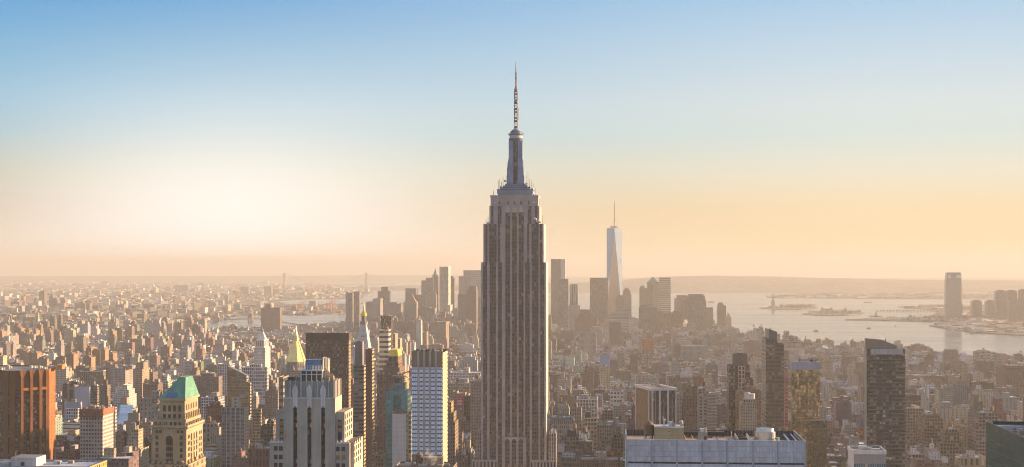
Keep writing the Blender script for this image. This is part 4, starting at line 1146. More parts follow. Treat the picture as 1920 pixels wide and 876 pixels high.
# ------------------------------------------------------------------ other single buildings, placed by where their fronts stand
HEROES = []                     # (name, x0, x1, ytop, ybottom) for the wording of neighbours' labels
TREE_SPOTS = []
def building(name, label, cat, x0, x1, ytop, D, side=None, st='punch', tint=GREY, roof=RGREY, tiers=(), depth=26., cl=4, tank=.3, cornice=None, m='facade', sidest=None, th=TH, sidetint=None, base=True, piers=None, band=None, group=None, big=True, sink=1.0, floor=None):
    """box-like building with optional upper tiers: (x0, x1, top row[, inset front, inset back])"""
    s = Site(x0, x1, D, side=side, depth=depth, th=th)
    r = s.root(name, label, cat, group, h=max([s.h(ytop)] + [s.h(t[2]) for t in tiers]))
    w2, d2 = s.w / 2, s.d / 2
    st_ = ST[st] if isinstance(st, str) else st
    ss_ = st_ if sidest is None else (ST[sidest] if isinstance(sidest, str) else sidest)
    z = s.h(ytop)
    b = MB()
    b.box(-w2, w2, -d2, d2, 0, z, tint, st_, m, sides='ns', roof=roof, sink=sink)
    b.v = b.v[:-4]; b.f.pop(); b.uv = b.uv[:-4]; b.t.pop(); b.w.pop(); b.m.pop()
    k = len(b.f)
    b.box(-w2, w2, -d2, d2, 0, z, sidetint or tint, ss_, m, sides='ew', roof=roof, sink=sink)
    b.v = b.v[:-4]; b.f.pop(); b.uv = b.uv[:-4]; b.t.pop(); b.w.pop(); b.m.pop()
    wall = b.build('wall', r)
    rf = MB(); rf.face([(-w2, -d2, z - sink), (w2, -d2, z - sink), (w2, d2, z - sink), (-w2, d2, z - sink)], roof, 'roof'); rf.build('roof', r)
    if cornice:
        c = MB(); cc = cornice if isinstance(cornice, tuple) else tuple(v * 1.12 for v in tint)
        c.box(-w2 - .7, w2 + .7, -d2 - .7, -d2 - .003, z - 1.0, z + .35, cc, None, 'stone', rm='stone', bottom=True)
        c.box(w2 + .003, w2 + .7, -d2, d2, z - 1.0, z + .35, cc, None, 'stone', rm='stone', bottom=True)
        c.box(-w2 - .7, -w2 - .003, -d2, d2, z - 1.0, z + .35, cc, None, 'stone', rm='stone', bottom=True)
        c.build('cornice', r)
    if band:                     # plain band(s) round the top: (rows, tint)
        c = MB(); hb = s.m(band[0])
        c.box(-w2 - .25, w2 + .25, -d2 - .25, d2 + .25, z - hb, z + .4, band[1], None, 'stone', roof=roof, rm='roof', bottom=True); c.build('crown_band', r)
    if piers:
        n, pw, out, pt = piers
        p = MB()
        for k in range(n + 1):
            x = -w2 + 2 * w2 * k / n
            p.box(max(-w2, x - pw / 2), min(w2, x + pw / 2), -d2 - out, -d2 - .003, 0, z - (s.m(band[0]) if band else 0), pt, None, 'stone', rm='stone')
        p.build('pier', r)
    zt, X0, X1, Y0, Y1 = z - sink, -w2, w2, -d2, d2
    for t in tiers:
        a0, a1 = s.lx(t[0]), s.lx(t[1]); f0 = t[3] if len(t) > 3 else 3.0; f1 = t[4] if len(t) > 4 else 3.0
        tt = t[5] if len(t) > 5 else tint; ts = t[6] if len(t) > 6 else st_
        if isinstance(ts, str): ts = ST[ts]
        q = MB(); zz = s.h(t[2]); q.box(a0, a1, -d2 + f0, d2 - f1, min(zt, zz - 1), zz, tt, ts, m, roof=roof, sink=.8); q.build('upper_storeys' if a1 - a0 > 7 else 'roof_bulkhead', r)
        zt, X0, X1, Y0, Y1 = zz - .8, a0, a1, -d2 + f0, d2 - f1
    if cl: clutter(r, X0 + .5, X1 - .5, Y0 + .5, Y1 - .5, zt, cl, tank, big and not tiers)
    HEROES.append((r, x0, side if (side and side > x1) else x1, min([ytop] + [t[2] for t in tiers])))
    return s, r

O = 'office tower'; A = 'apartment block'; L_ = 'loft building'
# ---- lower left
s, r = building('flat_roof_block', 'low pale grey roof with a white plant box in the bottom left corner', 'office block', -40, 168, 873, 700, depth=24, st='punch', tint=(.40, .40, .42), roof=(.40, .40, .43), cl=6, tank=0, big=False, sidetint=(.5, .34, .12), side=None)  # yellow sidetint paints low sun on the side walls
b = MB(); b.box(s.lx(14), s.lx(62), -8, 4, s.h(873) - 1, s.h(859.5), (.52, .50, .49), None, 'stone', roof=RGREY); bo = b.build('roof_bulkhead', r)
b = MB(); b.box(s.lx(33), s.lx(40), -8.15, -8.0, s.h(873) - .9, s.h(868), (.07, .06, .06), None, 'paint', rm='paint'); b.build('door', bo)
b = MB(); b.bar((s.lx(17), -4, s.h(860)), (s.lx(17), -4, s.h(851)), .3, (.2, .19, .18)); b.bar((s.lx(14), -4, s.h(852)), (s.lx(18), -4, s.h(851)), .25, (.2, .19, .18)); b.build('antenna', bo)
b = MB(); b.cyl(s.lx(0), -6, 3.2, s.h(873) - 1, s.h(868), (.5, .45, .36), 16, m='paint'); b.build('roof_drum', r)
s, r = building('netted_office_block', 'pale concrete grid office block under red construction netting', 'office block', 150, 192.5, 768, 1500, side=212.7, st=(3.0, 4.05, .58, .52, .0), tint=(.50, .45, .42), roof=RTAN, cl=10, tank=0, cornice=None)
n_ = MB(); w2, d2 = s.w / 2, s.d / 2
n_.box(s.lx(149), s.lx(193.2), -d2 - .8, -d2 - .1, s.h(783), s.h(767), (.27, .125, .095), (2.2, 2.2, .5, .5, 0), 'facade', rm='paint', bottom=True)
n_.box(w2 + .1, w2 + .8, -d2, d2, s.h(779), s.h(767), (.36, .14, .08), (2.2, 2.2, .4, .4, 0), 'facade', rm='paint', bottom=True); n_.build('safety_netting', r)
v = MB()
for k in range(22): x, y, q = rng.uniform(-w2 + 1, w2 - 1), rng.uniform(-d2 + 1, d2 - 1), rng.uniform(.4, 1.5); v.box(x - q, x + q, y - q, y + q, s.h(768) - 1, s.h(768) + rng.uniform(.6, 3.6), rng.choice([RDARK, TAN, WHITE, (.25, .15, .1)]), m='paint', rm='paint')
for k in range(8): v.bar((s.lx(152 + k * 5), -d2 + 3, s.h(768)), (s.lx(153 + k * 5.3), -d2 + 4, s.h(760.5 - k % 3)), .3, (.15, .12, .1))
v.build('building_materials', r)
building('office_block', 'grey windowed wing standing close behind the netted office block', O, 211, 215.5, 764, 1560, side=219.5, st=(3, 4, .6, .5, 0), tint=(.36, .36, .36), cl=0)
# sloping glass hall
def glass_wedge():
    s = Site(218, 246, 1750, side=253)
    r = s.root('sloped_glass_building', 'pale blue glass building with a sloping front behind the netted block', O, h=s.h(761))
    w2, d2 = s.w / 2, s.d / 2; z0, z1 = s.h(795), s.h(761)
    b = MB(); T = (.62, .74, .84)
    b.box(-w2, w2, -d2, d2, 0, z0, (.50, .56, .62), (60, 3.6, .98, .55, .5), 'facade_glass', roof=RGREY)
    b.build('wall', r)
    g = MB(); lean = 9
    A = [(-w2, -d2), (w2, -d2), (w2, d2), (-w2, d2)]; B = [(-w2 + 1, -d2 + lean), (w2 - 1, -d2 + lean), (w2 - 5, d2 - 1), (-w2 + 1, d2 - 1)]
    for i in range(4):
        j = (i + 1) % 4; g.wallquad(A[i], A[j], z0, z1, T, (40, 3.4, .98, .9, 0), 'glass', top_a=B[i], top_b=B[j])
    g.face([(*p, z1) for p in B], (.5, .5, .52), 'roof'); g.build('glass_roof', r)
    HEROES.append((r, 218, 253, 761))
glass_wedge()
building('gabled_block', 'beige block with a green roof in front of the sloping glass hall', 'office block', 232, 262, 790, 1640, side=268, st='blank', tint=(.42, .37, .30), roof=(.12, .25, .2), tiers=((238, 258, 775, 4, 4),), cl=2, tank=0)
building('copper_roof_block', 'low block with a teal copper roof left of the green roofed tower', 'office block', 262, 283, 792, 1600, side=288, st='punch', tint=(.30, .24, .2), roof=(.12, .30, .26), cl=1, tank=0)
building('striped_garage', 'low white building with dark horizontal bands left of the netted block', 'garage', 115, 152, 793, 1700, st=(60, 4.6, .98, .34, 0), tint=(.62, .60, .58), roof=RGREY, depth=30)
building('teal_roof_hall', 'low building with a dull teal roof below the white banded garage', 'hall', 106, 151, 817, 1640, st='loft', tint=(.22, .20, .2), roof=(.16, .22, .24), depth=34, cl=3, tank=0)
building('brick_warehouse', 'dark red brick warehouse right of the orange brick tower', 'warehouse', 105, 150, 828, 1600, st=(4.5, 5, .5, .6, 0), tint=(.15, .07, .055), roof=RDARK, depth=26, cornice=True, cl=3)
building('grey_shed', 'pale grey blank sided block above the brick warehouse', 'office block', 120, 150, 754, 1830, side=154, st='blank', tint=(.46, .47, .52), roof=RSILV, cl=3, tank=0)
building('white_block', 'white windowed block with roof plant, left of the netted office block', 'office block', 124, 146, 766, 1760, side=149, st='loft', tint=(.58, .56, .52), roof=RGREY, cl=7)
building('brown_slab', 'brown slab with dark vertical strips below the pale blank box', O, 116, 140, 720, 1960, side=142, st=(11, 4, .62, 1.0, 0), tint=(.24, .19, .155), roof=RTAN, cl=3, tank=0, tiers=((128, 146, 716, 4, 3),))
building('blank_box', 'wide blank lavender white box with a sunlit right edge', 'hall', 140, 168, 725, 1930, side=172, st='blank', tint=(.58, .58, .64), roof=RSILV, cl=2, tank=0)
building('dark_apartment_block', 'left of two dark apartment towers behind the netted block', A, 169.5, 182, 723, 1900, side=186, st='ribbon', tint=(.20, .17, .15), cl=3)
building('dark_apartment_block', 'right and taller of two dark apartment towers behind the netted block', A, 187, 201, 722, 1880, side=207, st='sparse', tint=(.20, .155, .125), tiers=((191, 198, 713, 4, 4),), cl=2)
building('gothic_block', 'brown block with a pale toothed frieze under its roof', 'office block', 150, 187, 696, 2300, side=198, st='strip', tint=(.28, .22, .17), roof=RGREY, tiers=((155, 166, 691, 6, 4),), cornice=(.55, .50, .42))
building('white_stepped_block', 'white stepped apartment block with sunlit terraces', A, 214, 242, 741, 1860, side=256, st='fine', tint=(.60, .55, .49), roof=RSILV, tiers=((220, 240, 731, 3, 3), (228, 236, 722, 5, 4)), cl=5, tank=1)
building('apartment_tower', 'tan apartment slab with sunlit flank left of the green roof', A, 249.6, 266.4, 692, 2300, side=280, st='fine', tint=(.36, .28, .20), roof=RTAN, tiers=((251, 266, 680, 8, 4),), cl=3)
building('grey_apartment_tower', 'broad grey windowed block left of the tan apartment slab', A, 207.5, 235, 691, 2480, side=250, st='fine', tint=(.34, .30, .27), roof=RGREY, tiers=((228, 246, 686, 6, 3),), cl=4)
building('stepped_apartment_block', 'pale stepped apartment block on the skyline above the brick tower', A, 104, 124, 688, 2450, side=130, st='fine', tint=(.44, .38, .33), tiers=((107, 121, 683, 2, 3),), cl=5)
building('terraced_brick_block', 'brown brick terrace block at the bottom, left of two by the copper roofed tower', A, 240, 265, 838, 1500, side=268, st='loft', tint=(.19, .12, .085), roof=RDARK, cl=7, tank=1)
building('terraced_brick_block', 'dark brick block at the bottom, touching the copper roofed tower', A, 266, 284, 823, 1480, st='loft', tint=(.14, .09, .075), roof=RDARK, cl=4, depth=30)
building('ornate_grey_block', 'grey block with round ornaments on its top wall, left of the green roof', 'office block', 262, 284, 747, 1620, side=292, st=(5, 5, .3, .45, 0), tint=(.31, .28, .25), roof=RTAN, cl=4, tiers=((283, 298, 734, 2, 3),))
building('market_roof', 'dark low block with a bright green awning strip by the netted block', 'shop', 218, 232, 834, 1700, st='loft', tint=(.1, .1, .1), roof=(.1, .1, .1), band=(3, (.08, .42, .18)), cl=2, tank=0)
# ---- between the copper roof and the striped stone tower
building('brown_office_block', 'broad brown block with a sunlit right edge behind the green roof', O, 369, 410, 706, 2050, side=417, st='punch', tint=(.22, .17, .145), roof=RGREY, cl=6, tiers=((376, 400, 701, 6, 4),))
building('white_grid_block', 'white gridded block between the green roof and the glass tower', O, 377, 409, 746, 1800, st='grid', tint=(.58, .56, .55), roof=RSILV, cl=6, depth=30)
building('red_brick_block', 'red brown brick block with sunlit chimneys right of the green roof', A, 386, 412, 762, 1650, side=419, st='fine', tint=(.22, .11, .08), roof=RDARK, tiers=((392, 408, 755, 3, 3),), cl=6, tank=1)
building('arched_grey_block', 'grey block with arched windows right of the green roofed tower', L_, 380, 408, 794, 1580, side=412, st=(4.2, 5.2, .5, .62, 0), tint=(.32, .30, .28), roof=RGREY, cornice=True, cl=4)
building('stepped_white_block', 'low white block of stepped decks, right of the copper roofed tower foot', A, 380, 408, 851, 1480, side=413, st=(60, 3.6, .98, .4, 0), tint=(.50, .47, .43), roof=RTAN, tiers=((384, 404, 842, 3, 3), (390, 402, 834, 6, 4)), cl=4)
building('brown_loft', 'brown loft with a sunlit brick head behind the white stepped decks', L_, 398, 416, 826, 1560, side=420, st='loft', tint=(.2, .15, .12), roof=RDARK, cl=5, tank=1)
def slant_tower():
    s = Site(424, 469, 1650, side=475)
    r = s.root('slant_top_glass_tower', 'brown glass tower with two slanting tops and a sunlit banded flank', O, h=s.h(690))
    w2, d2 = s.w / 2, s.d / 2
    def wedge(x0, x1, y0, y1, za, zb, nm):
        b = MB(); st = (2.4, 3.7, .9, .85, 0); T = (.30, .255, .20)
        z0 = min(za, zb) - 2
        for a, c in (((x0, y0), (x1, y0)), ((x1, y0), (x1, y1)), ((x1, y1), (x0, y1)), ((x0, y1), (x0, y0))):
            L = hypot(c[0] - a[0], c[1] - a[1]); nb = max(1, round(L / 2.4))
            z_a = za if a[0] == x0 else zb; z_c = za if c[0] == x0 else zb
            lit = a[0] == x1 and c[0] == x1
            b.face([(*a, 0), (*c, 0), (*c, z_c), (*a, z_a)], (.42, .36, .26) if lit else T, 'facade' if lit else 'glass_wavy', [(0, 0), (nb, 0), (nb, z_c / 3.7), (0, z_a / 3.7)], (.96, .5, 0, .2))  # sunlit flank gets a paler tint, its light painted in
        b.face([(x0, y0, za), (x1, y0, zb), (x1, y1, zb), (x0, y1, za)], (.32, .27, .20), 'glass_wavy', [(0, 0), (8, 0), (8, 8), (0, 8)])
        b.build(nm, r)
    wedge(s.lx(424), s.lx(460), -d2 + 6, d2, s.h(687), s.h(705), 'rear_wing')
    wedge(s.lx(431.5), s.lx(469), -d2, -d2 + 5.8, s.h(706.5), s.h(718), 'front_wing')
    HEROES.append((r, 424, 475, 687))
slant_tower()
s, r = building('grey_pier_tower', 'grey tower with thin white piers in front of the slanted glass tower', O, 416, 459, 764.5, 1400, side=466.5, st=(2.6, 3.7, .86, .62, .12), tint=(.25, .235, .225), sidetint=(.44, .37, .27), sidest='fine', roof=RGREY, tiers=((431.5, 446, 746, 5, 4, (.42, .37, .30), 'sparse'), (446, 455, 741, 6, 5, (.45, .4, .32), 'blank')), cl=5, tank=1, piers=(5, .9, .5, (.42, .39, .36)))  # warm pale sidetint paints sunlight on the flank
building('lit_glass_slab', 'thin tall slab flashing gold, right of the grey tower with white piers', O, 474, 489, 767, 1600, side=491, st=(1.6, 3.6, .8, .7, 0), tint=(.40, .33, .2), m='facade', roof=RTAN, cl=1, tank=0)
building('rust_brown_block', 'rust brown block with a row of slots, left of the striped stone tower', 'office block', 466, 504.5, 842, 1300, st=(3.2, 9, .5, .6, 0), tint=(.17, .095, .075), roof=RDARK, cornice=True, cl=14, tank=1, depth=22)
building('tan_windowed_block', 'tall tan block of small windows left of the striped stone tower', A, 497, 521, 733, 1700, side=524, st='fine', tint=(.34, .27, .225), roof=RTAN, tiers=((503, 517, 725, 4, 4),), cl=6)
building('bronze_glass_tower', 'narrow tan and blue glass tower tucked behind the striped stone tower', O, 522.5, 531, 707, 1500, st=(8, 7.4, .98, .5, .7), tint=(.38, .29, .18), m='facade_glass', roof=RTAN, cl=3, tank=0)
building('white_columned_block', 'white block with tall window rows above the lit gold slab', O, 453, 499, 689, 2250, side=504, st=(3.4, 5.6, .6, .72, 0), tint=(.56, .54, .52), roof=RSILV, cornice=True, tiers=((466, 488, 684, 6, 4),), cl=5)
building('white_office_block', 'white gridded block left of the slanted glass tower', O, 408, 431, 683, 2350, st=(3.2, 4.6, .6, .66, 0), tint=(.54, .52, .50), roof=RSILV, cl=5, depth=30)
building('dark_glass_block', 'low dark block beside the brick block left of the striped stone tower', 'office block', 489, 512, 799, 1450, st='loft', tint=(.14, .12, .11), roof=RDARK, cl=5, depth=28, tiers=((498, 512, 790, 4, 4, (.46, .33, .17)),))
# the white tower with the tall pyramid cap and the golden pyramid
def white_clock_tower():
    s = Site(476, 497, 2900, side=507)
    r = s.root('white_clock_tower', 'white stone clock tower with a lantern top, hazy, left of the gold pyramid', 'tower', h=s.h(640))
    w2, d2 = s.w / 2, s.d / 2; W = (.60, .56, .52); h = s.h
    b = MB(); b.box(-w2, w2, -d2, d2, 0, h(652), W, ST['fine'], roof=W); b.build('wall', r)
    b = MB(); b.box(-w2 + 3, w2 - 3, -d2 + 3, d2 - 3, h(652), h(637), W, (4.2, 14, .45, .7, 0), roof=W); b.build('belfry', r)
    b = MB(); a = w2 - 3.4
    b.poly([(-a, -a), (a, -a), (a, a), (-a, a)], h(637), h(624), W, None, 'stone', W, 'stone', scale=.34, ctr=(0, 0)); b.build('pyramid_cap', r)
    b = MB(); b.cyl(0, 0, 2.6, h(624), h(619), (.25, .32, .3), 8, m='copper'); b.cyl(0, 0, 2.6, h(619), h(614), (.22, .3, .27), 8, r1=.3, m='copper'); b.build('lantern', r)
    b = MB(); b.cyl(0, 0, .1, 0, .1, W, 6)
    c = MB(); n = 20; c.face([(3.2 * cos(2 * pi * k / n), -d2 - .15, h(662) + 3.2 * sin(2 * pi * k / n)) for k in range(n)], (.62, .6, .55), 'stone'); c.build('clock_face', r)
    HEROES.append((r, 476, 507, 615))
white_clock_tower()
def gold_pyramid():
    s = Site(534.5, 568, 1900, depth=24)
    r = s.root('gold_pyramid_tower', 'stone tower with a bright golden pyramid roof and lantern', 'tower', h=s.h(640))
    h = s.h; w2, d2 = s.w / 2, s.d / 2; GD = (.98, .70, .27)
    b = MB(); b.box(-w2 - 4, w2 + 4, -d2 - 4, d2 + 4, 0, h(694), (.34, .29, .24), ST['fine'], roof=RTAN)
    a8 = [(cos(pi / 8 + k * pi / 4) * (w2 + .3) / cos(pi / 8), sin(pi / 8 + k * pi / 4) * (w2 + .3) / cos(pi / 8)) for k in range(8)]
    b.poly([(p[0] * .97, p[1] * .97) for p in a8], h(694), h(678.5), (.33, .29, .25), (4, 12, .4, .6, 0), 'facade', RTAN); b.build('wall', r)
    g = MB(); g.poly(a8, h(678.5), h(640.5), GD, None, 'gold', GD, 'gold', scale=.30, ctr=(0, 0))
    for k in range(8):
        p = a8[k]; g.bar((p[0], p[1], h(678.5)), (p[0] * .3, p[1] * .3, h(640.5)), .7, (.9, .7, .28), 'gold')
    go = g.build('roof', r)
    l = MB(); l.cyl(0, 0, 3.3, h(640.5), h(630), (.82, .58, .16), 8, m='gold', r1=2.7); l.cyl(0, 0, 2.9, h(630), h(621), GD, 8, r1=1.1, m='gold'); l.cyl(0, 0, .8, h(621), h(612), GD, 6, r1=.12, m='gold'); l.build('lantern', go)
    o = MB()
    for x, y in ((-w2 - 2, -d2 - 2), (w2 + 2, -d2 - 2), (0, -d2 - 2.6)): o.cyl(x, y, 1.6, h(694), h(684), (.36, .31, .25), 6, r1=.2, m='stone')
    o.build('pinnacle', r)
    HEROES.append((r, 534, 570, 612))
gold_pyramid()
s, r = building('dark_slab_tower', 'wide dark brown office slab behind the striped stone tower', O, 573.5, 653.8, 625, 1550, side=658, st=(1.65, 3.75, .62, .52, 0), tint=(.125, .09, .07), sidetint=(.34, .25, .15), roof=RDARK, band=(13, (.085, .068, .06)), cl=0)  # sidetint is the dark wall brightened to paint the sunlit strip
v = MB(); w2, d2 = s.w / 2, s.d / 2
for k in range(34): x = -w2 + 1 + k * (2 * w2 - 2) / 33; v.bar((x, -d2 + 2, s.h(625)), (x, -d2 + 2, s.h(625) + rng.uniform(.8, 2.6)), .3, (.35, .3, .25))
for k in range(7): x = rng.uniform(-w2 + 3, w2 - 3); v.box(x - 1.4, x + 1.4, -d2 + 4, -d2 + 6, s.h(625), s.h(625) + 2, RSILV, m='paint', rm='paint')
v.build('roof_vents', r)
def gold_cupola_tower():
    s = Site(663.5, 692, 2050, side=697.5)
    r = s.root('gold_cupola_tower', 'pale tower with a steep roof and small gold cupola, half hidden', 'tower', h=s.h(650))
    h = s.h; w2, d2 = s.w / 2, s.d / 2; W = (.56, .52, .49)
    b = MB(); b.box(-w2, w2, -d2, d2, 0, h(655), W, ST['punch'], roof=W); b.build('wall', r)
    xc = s.lx(679.5)
    b = MB(); b.poly([(-w2 + .5, -d2 + .5), (w2 - .5, -d2 + .5), (w2 - .5, d2 - .5), (-w2 + .5, d2 - .5)], h(655), h(609), W, None, 'stone', W, 'stone', scale=.36, ctr=(xc, 0))
    for k, (u, v_) in enumerate(((0, 644), (-3, 644), (3, 644), (0, 632), (0, 621), (-2, 632), (2, 632))):
        t_ = (655 - v_) / 46; y_ = -d2 + .5 + (d2 - .5) * .64 * t_
        b.box(xc + u - .5, xc + u + .5, y_ - .5, y_ + .3, h(v_), h(v_) + 1.8, (.1, .09, .09), m='paint', rm='paint')
    b.build('roof', r)
    b = MB(); b.cyl(xc, 0, 6.3, h(609), h(606.5), (.36, .33, .31), 12, m='stone'); b.cyl(xc, 0, 5.6, h(606.5), h(603), (.26, .24, .23), 12, m='stone', st=(2, 3, .5, .7, 0)); b.cyl(xc, 0, 3.5, h(603), h(593), (.28, .255, .24), 10, m='facade', st=(2.2, 8, .4, .8, 0)); b.build('lantern_stage', r)
    g = MB(); g.cyl(xc, 0, 3.9, h(593), h(588.5), (.82, .55, .12), 12, m='gold'); g.cyl(xc, 0, 3.9, h(588.5), h(582.5), (.85, .58, .14), 12, r1=1.3, m='gold'); g.cyl(xc, 0, 1.0, h(582.5), h(577), (.8, .55, .15), 8, m='gold'); g.cyl(xc, 0, .75, h(577), h(567.5), (.8, .55, .15), 8, r1=.1, m='gold'); g.build('cupola', r)
    HEROES.append((r, 663, 697, 568))
gold_cupola_tower()
s, r = building('grey_twin_tower', 'grey ribbon windowed tower with a taller grey core, right of the dark slab', O, 663.3, 681.5, 685, 1350, side=685.8, st=(4, 3.7, .97, .42, .1), tint=(.20, .18, .165), sidetint=(.42, .32, .2), roof=RDARK, tiers=((665, 679, 641, 1.5, 2, (.23, .205, .19), (3.6, 4, .8, .0, 0)),), cl=2, tank=0)  # sun on the side is painted in by the tan sidetint
s, r = building('brown_slab_tower', 'tall thin red brown slab with a dotted line of small windows', O, 685.8, 697.5, 654.5, 1340, side=701.8, st=(6, 8.2, .1, .2, 0), tint=(.19, .105, .07), sidetint=(.40, .29, .17), sidest='ribbon', roof=RDARK, cl=2, tank=0)  # tan sidetint paints the sunlit side of the red brown slab
building('black_glass_tower', 'black glass tower on the skyline behind the striped beige tower', O, 714, 733.5, 593, 2300, side=736, st=(1.8, 3.8, .85, .8, .05), tint=(.07, .062, .055), roof=RDARK, cl=4, tank=0)
building('striped_beige_tower', 'beige tower with pale horizontal bands in front of the black glass tower', A, 711, 728.7, 618.5, 2100, st=(9, 7.2, .96, .5, 0), tint=(.58, .52, .42), roof=RTAN, cl=4, tank=0, depth=20)
building('lit_tan_slab', 'left and taller of two sunlit tan slabs right of the black tower', A, 736.8, 741, 626, 2250, side=746, st='fine', tint=(.42, .33, .23), cl=2, tank=0)
building('lit_tan_slab', 'right and lower of two sunlit tan slabs right of the black tower', A, 746.2, 750, 635, 2230, side=754, st='fine', tint=(.42, .33, .23), cl=2, tank=0)
def gold_hat_tower():
    s = Site(706.7, 757, 1450, side=767)
    r = s.root('gold_capped_tower', 'red brown brick tower with a small gold hipped cap', O, h=s.h(690))
    h = s.h; w2, d2 = s.w / 2, s.d / 2; BR = (.22, .135, .095)
    b = MB(); b.box(-w2, w2, -d2, d2, 0, h(702), BR, (3.0, 3.4, .5, .55, .12), roof=RDARK, sides='nse'); b.box(-w2, w2, -d2, d2, 0, h(702.1), (.44, .33, .2), ST['fine'], roof=RDARK, sides='w'); b.build('wall', r)  # west wall is the brick made pale, painted sunlight
    b = MB(); b.box(s.lx(717.6), s.lx(748.5), -d2 + 2, d2 - 3, h(702), h(690), BR, (6.4, 8, .5, .66, .55), 'facade_glass', roof=RDARK); b.build('upper_storeys', r)
    b = MB(); b.box(s.lx(723), s.lx(746), -d2 + 4, d2 - 5, h(690), h(679), BR, (5, 6, .5, .5, .2), roof=RTAN)
    b.box(s.lx(726), s.lx(744.5), -d2 + 5, d2 - 6, h(679), h(668.5), BR, (6, 7, .36, .7, .1), roof=RTAN); b.build('crown_storeys', r)
    for z0, z1, t_ in ((688, 680, (.34, .40, .22)), (677.5, 669.5, (.28, .30, .24))):
        w = MB(); w.box(s.lx(732), s.lx(739.3), -d2 + (3.6 if z0 == 688 else 4.7), -d2 + (3.99 if z0 == 688 else 4.99), h(z0), h(z1), t_, (1.4, 4, .8, .9, .3), 'facade', rm='paint', bottom=True); w.build('window', r)
    g = MB(); x0, x1 = s.lx(726.5), s.lx(745.5); y0, y1 = -d2 + 4.8, d2 - 5.6
    P_ = [(x0, y0), (x1, y0), (x1, y1), (x0, y1)]; T_ = [(x0 + 1.3, y0 + 1.3), (x1 - 1.3, y0 + 1.3), (x1 - 1.3, y1 - 1.3), (x0 + 1.3, y1 - 1.3)]
    for i in range(4): g.wallquad(P_[i], P_[(i + 1) % 4], h(668.5), h(656.5), (.74, .50, .10), None, 'gold', top_a=T_[i], top_b=T_[(i + 1) % 4])
    g.face([(*p, h(656.5)) for p in T_], (.6, .5, .3), 'roof'); g.build('gold_cap', r)
    v = MB()
    for k in range(9): x = s.lx(708 + k * 5.4); v.box(x - .7, x + .7, -d2 + .5, -d2 + 1.8, h(702), h(702) + rng.uniform(.8, 2.6), rng.choice([BRICK, TAN, WHITE]), m='paint', rm='paint')
    v.box(s.lx(757), s.lx(765), d2 - 12, d2 - 11, h(702), h(699), (.6, .06, .05), m='paint', rm='paint'); v.build('roof_vents', r)
    HEROES.append((r, 707, 767, 656))
gold_hat_tower()
def teal_tower():
    s = Site(721.8, 763, 1000, side=770)
    r = s.root('teal_glass_tower', 'teal glass tower with an open metal crown and a blank pale wall in front', O, h=s.h(733))
    h = s.h; w2, d2 = s.w / 2, s.d / 2; T = (.16, .33, .36)
    b = MB(); b.box(-w2, w2, -d2 + 3, d2, 0, h(733), T, (1.5, 3.4, .9, .85, 0), 'glass', roof=RDARK); 
    b.box(s.lx(736), s.lx(750), -d2 + 2.7, -d2 + 3, h(768), h(742), (.10, .20, .22), (2, 5, .9, .85, 0), 'glass', rm='paint', bottom=True); b.build('wall', r)
    b = MB(); b.box(s.lx(734), s.lx(757), -d2 + 6, d2 - 4, h(733), h(719), (.20, .30, .32), (1.6, 3.4, .9, .8, 0), 'glass', roof=RDARK); b.build('upper_storeys', r)
    c = MB(); x0, x1 = s.lx(734.5), s.lx(757); y0 = -d2 + 7; n = 8
    for k in range(n + 1): x = x0 + (x1 - x0) * k / n; c.bar((x, y0, h(719)), (x, y0, h(707)), .35, (.30, .28, .24), 'metal'); c.bar((x, y0, h(707)), (x, y0 + 5, h(706.4)), .3, (.30, .28, .24), 'metal')
    for z in (707, 711, 715): c.bar((x0, y0, h(z)), (x1, y0, h(z)), .35, (.32, .29, .24), 'metal')
    for k in range(6): a = pi / 2 * k / 6; a1 = pi / 2 * (k + 1) / 6; c.bar((x1 + 3 * sin(a), y0, h(712) + 5 * cos(a) - 3), (x1 + 3 * sin(a1), y0, h(712) + 5 * cos(a1) - 3), .35, (.4, .36, .28), 'metal')
    c.box(x0 + 1, x1 - 1, y0 + 1, y0 + 6, h(719), h(709), (.12, .12, .12), m='paint', rm='paint'); c.build('metal_crown', r)
    g = MB(); g.box(s.lx(736), s.lx(761.5), -d2 - 1.2, -d2 + 2.6, 0, h(775.5), (.52, .49, .47), (9, 3.2, .0, .0, 0), 'facade', roof=RTAN); g.build('blank_wall', r)
    g = MB(); g.box(s.lx(761.7), s.lx(764.8), -d2 - .6, -d2 + 2.6, 0, h(776), (.34, .33, .31), (1.4, 3.4, .5, .55, 0), roof=RTAN); g.box(s.lx(765), s.lx(771), -d2 + .4, -d2 + 2.6, 0, h(770), (.40, .38, .2), (1.6, 3.4, .7, .6, .3), 'facade', roof=RTAN); g.build('side_bay', r)  # yellow-green box paints the lit side of the tower
    v = MB()
    for k in range(9): x = s.lx(723 + k * 4.6); v.box(x - .5, x + .5, -d2 + 4, -d2 + 5, h(733), h(733) + rng.uniform(.6, 2.6), (.16, .22, .23), m='paint', rm='paint')
    for k in range(8): x = s.lx(738 + k * 2.9); v.box(x - .5, x + .5, -d2 + .2, -d2 + 1.4, h(775.5), h(775.5) + rng.uniform(.5, 2.8), (.2, .13, .1), m='paint', rm='paint')
    v.build('roof_vents', r)
    HEROES.append((r, 722, 771, 706))
teal_tower()
building('low_ornate_block', 'low ornate grey block squeezed between the dotted slab and the teal tower', L_, 703.5, 719, 853, 1380, st=(2.6, 3.8, .5, .6, 0), tint=(.25, .21, .17), roof=RDARK, cornice=True, tiers=((707, 716, 847, 4, 4),), cl=6, depth=18, tank=1)
building('rooftop_works', 'low roof with tanks and a steam plume under the blue window tower', 'office block', 741, 850, 874, 900, st='punch', tint=(.25, .2, .17), roof=RDARK, cl=16, depth=22, tank=1)
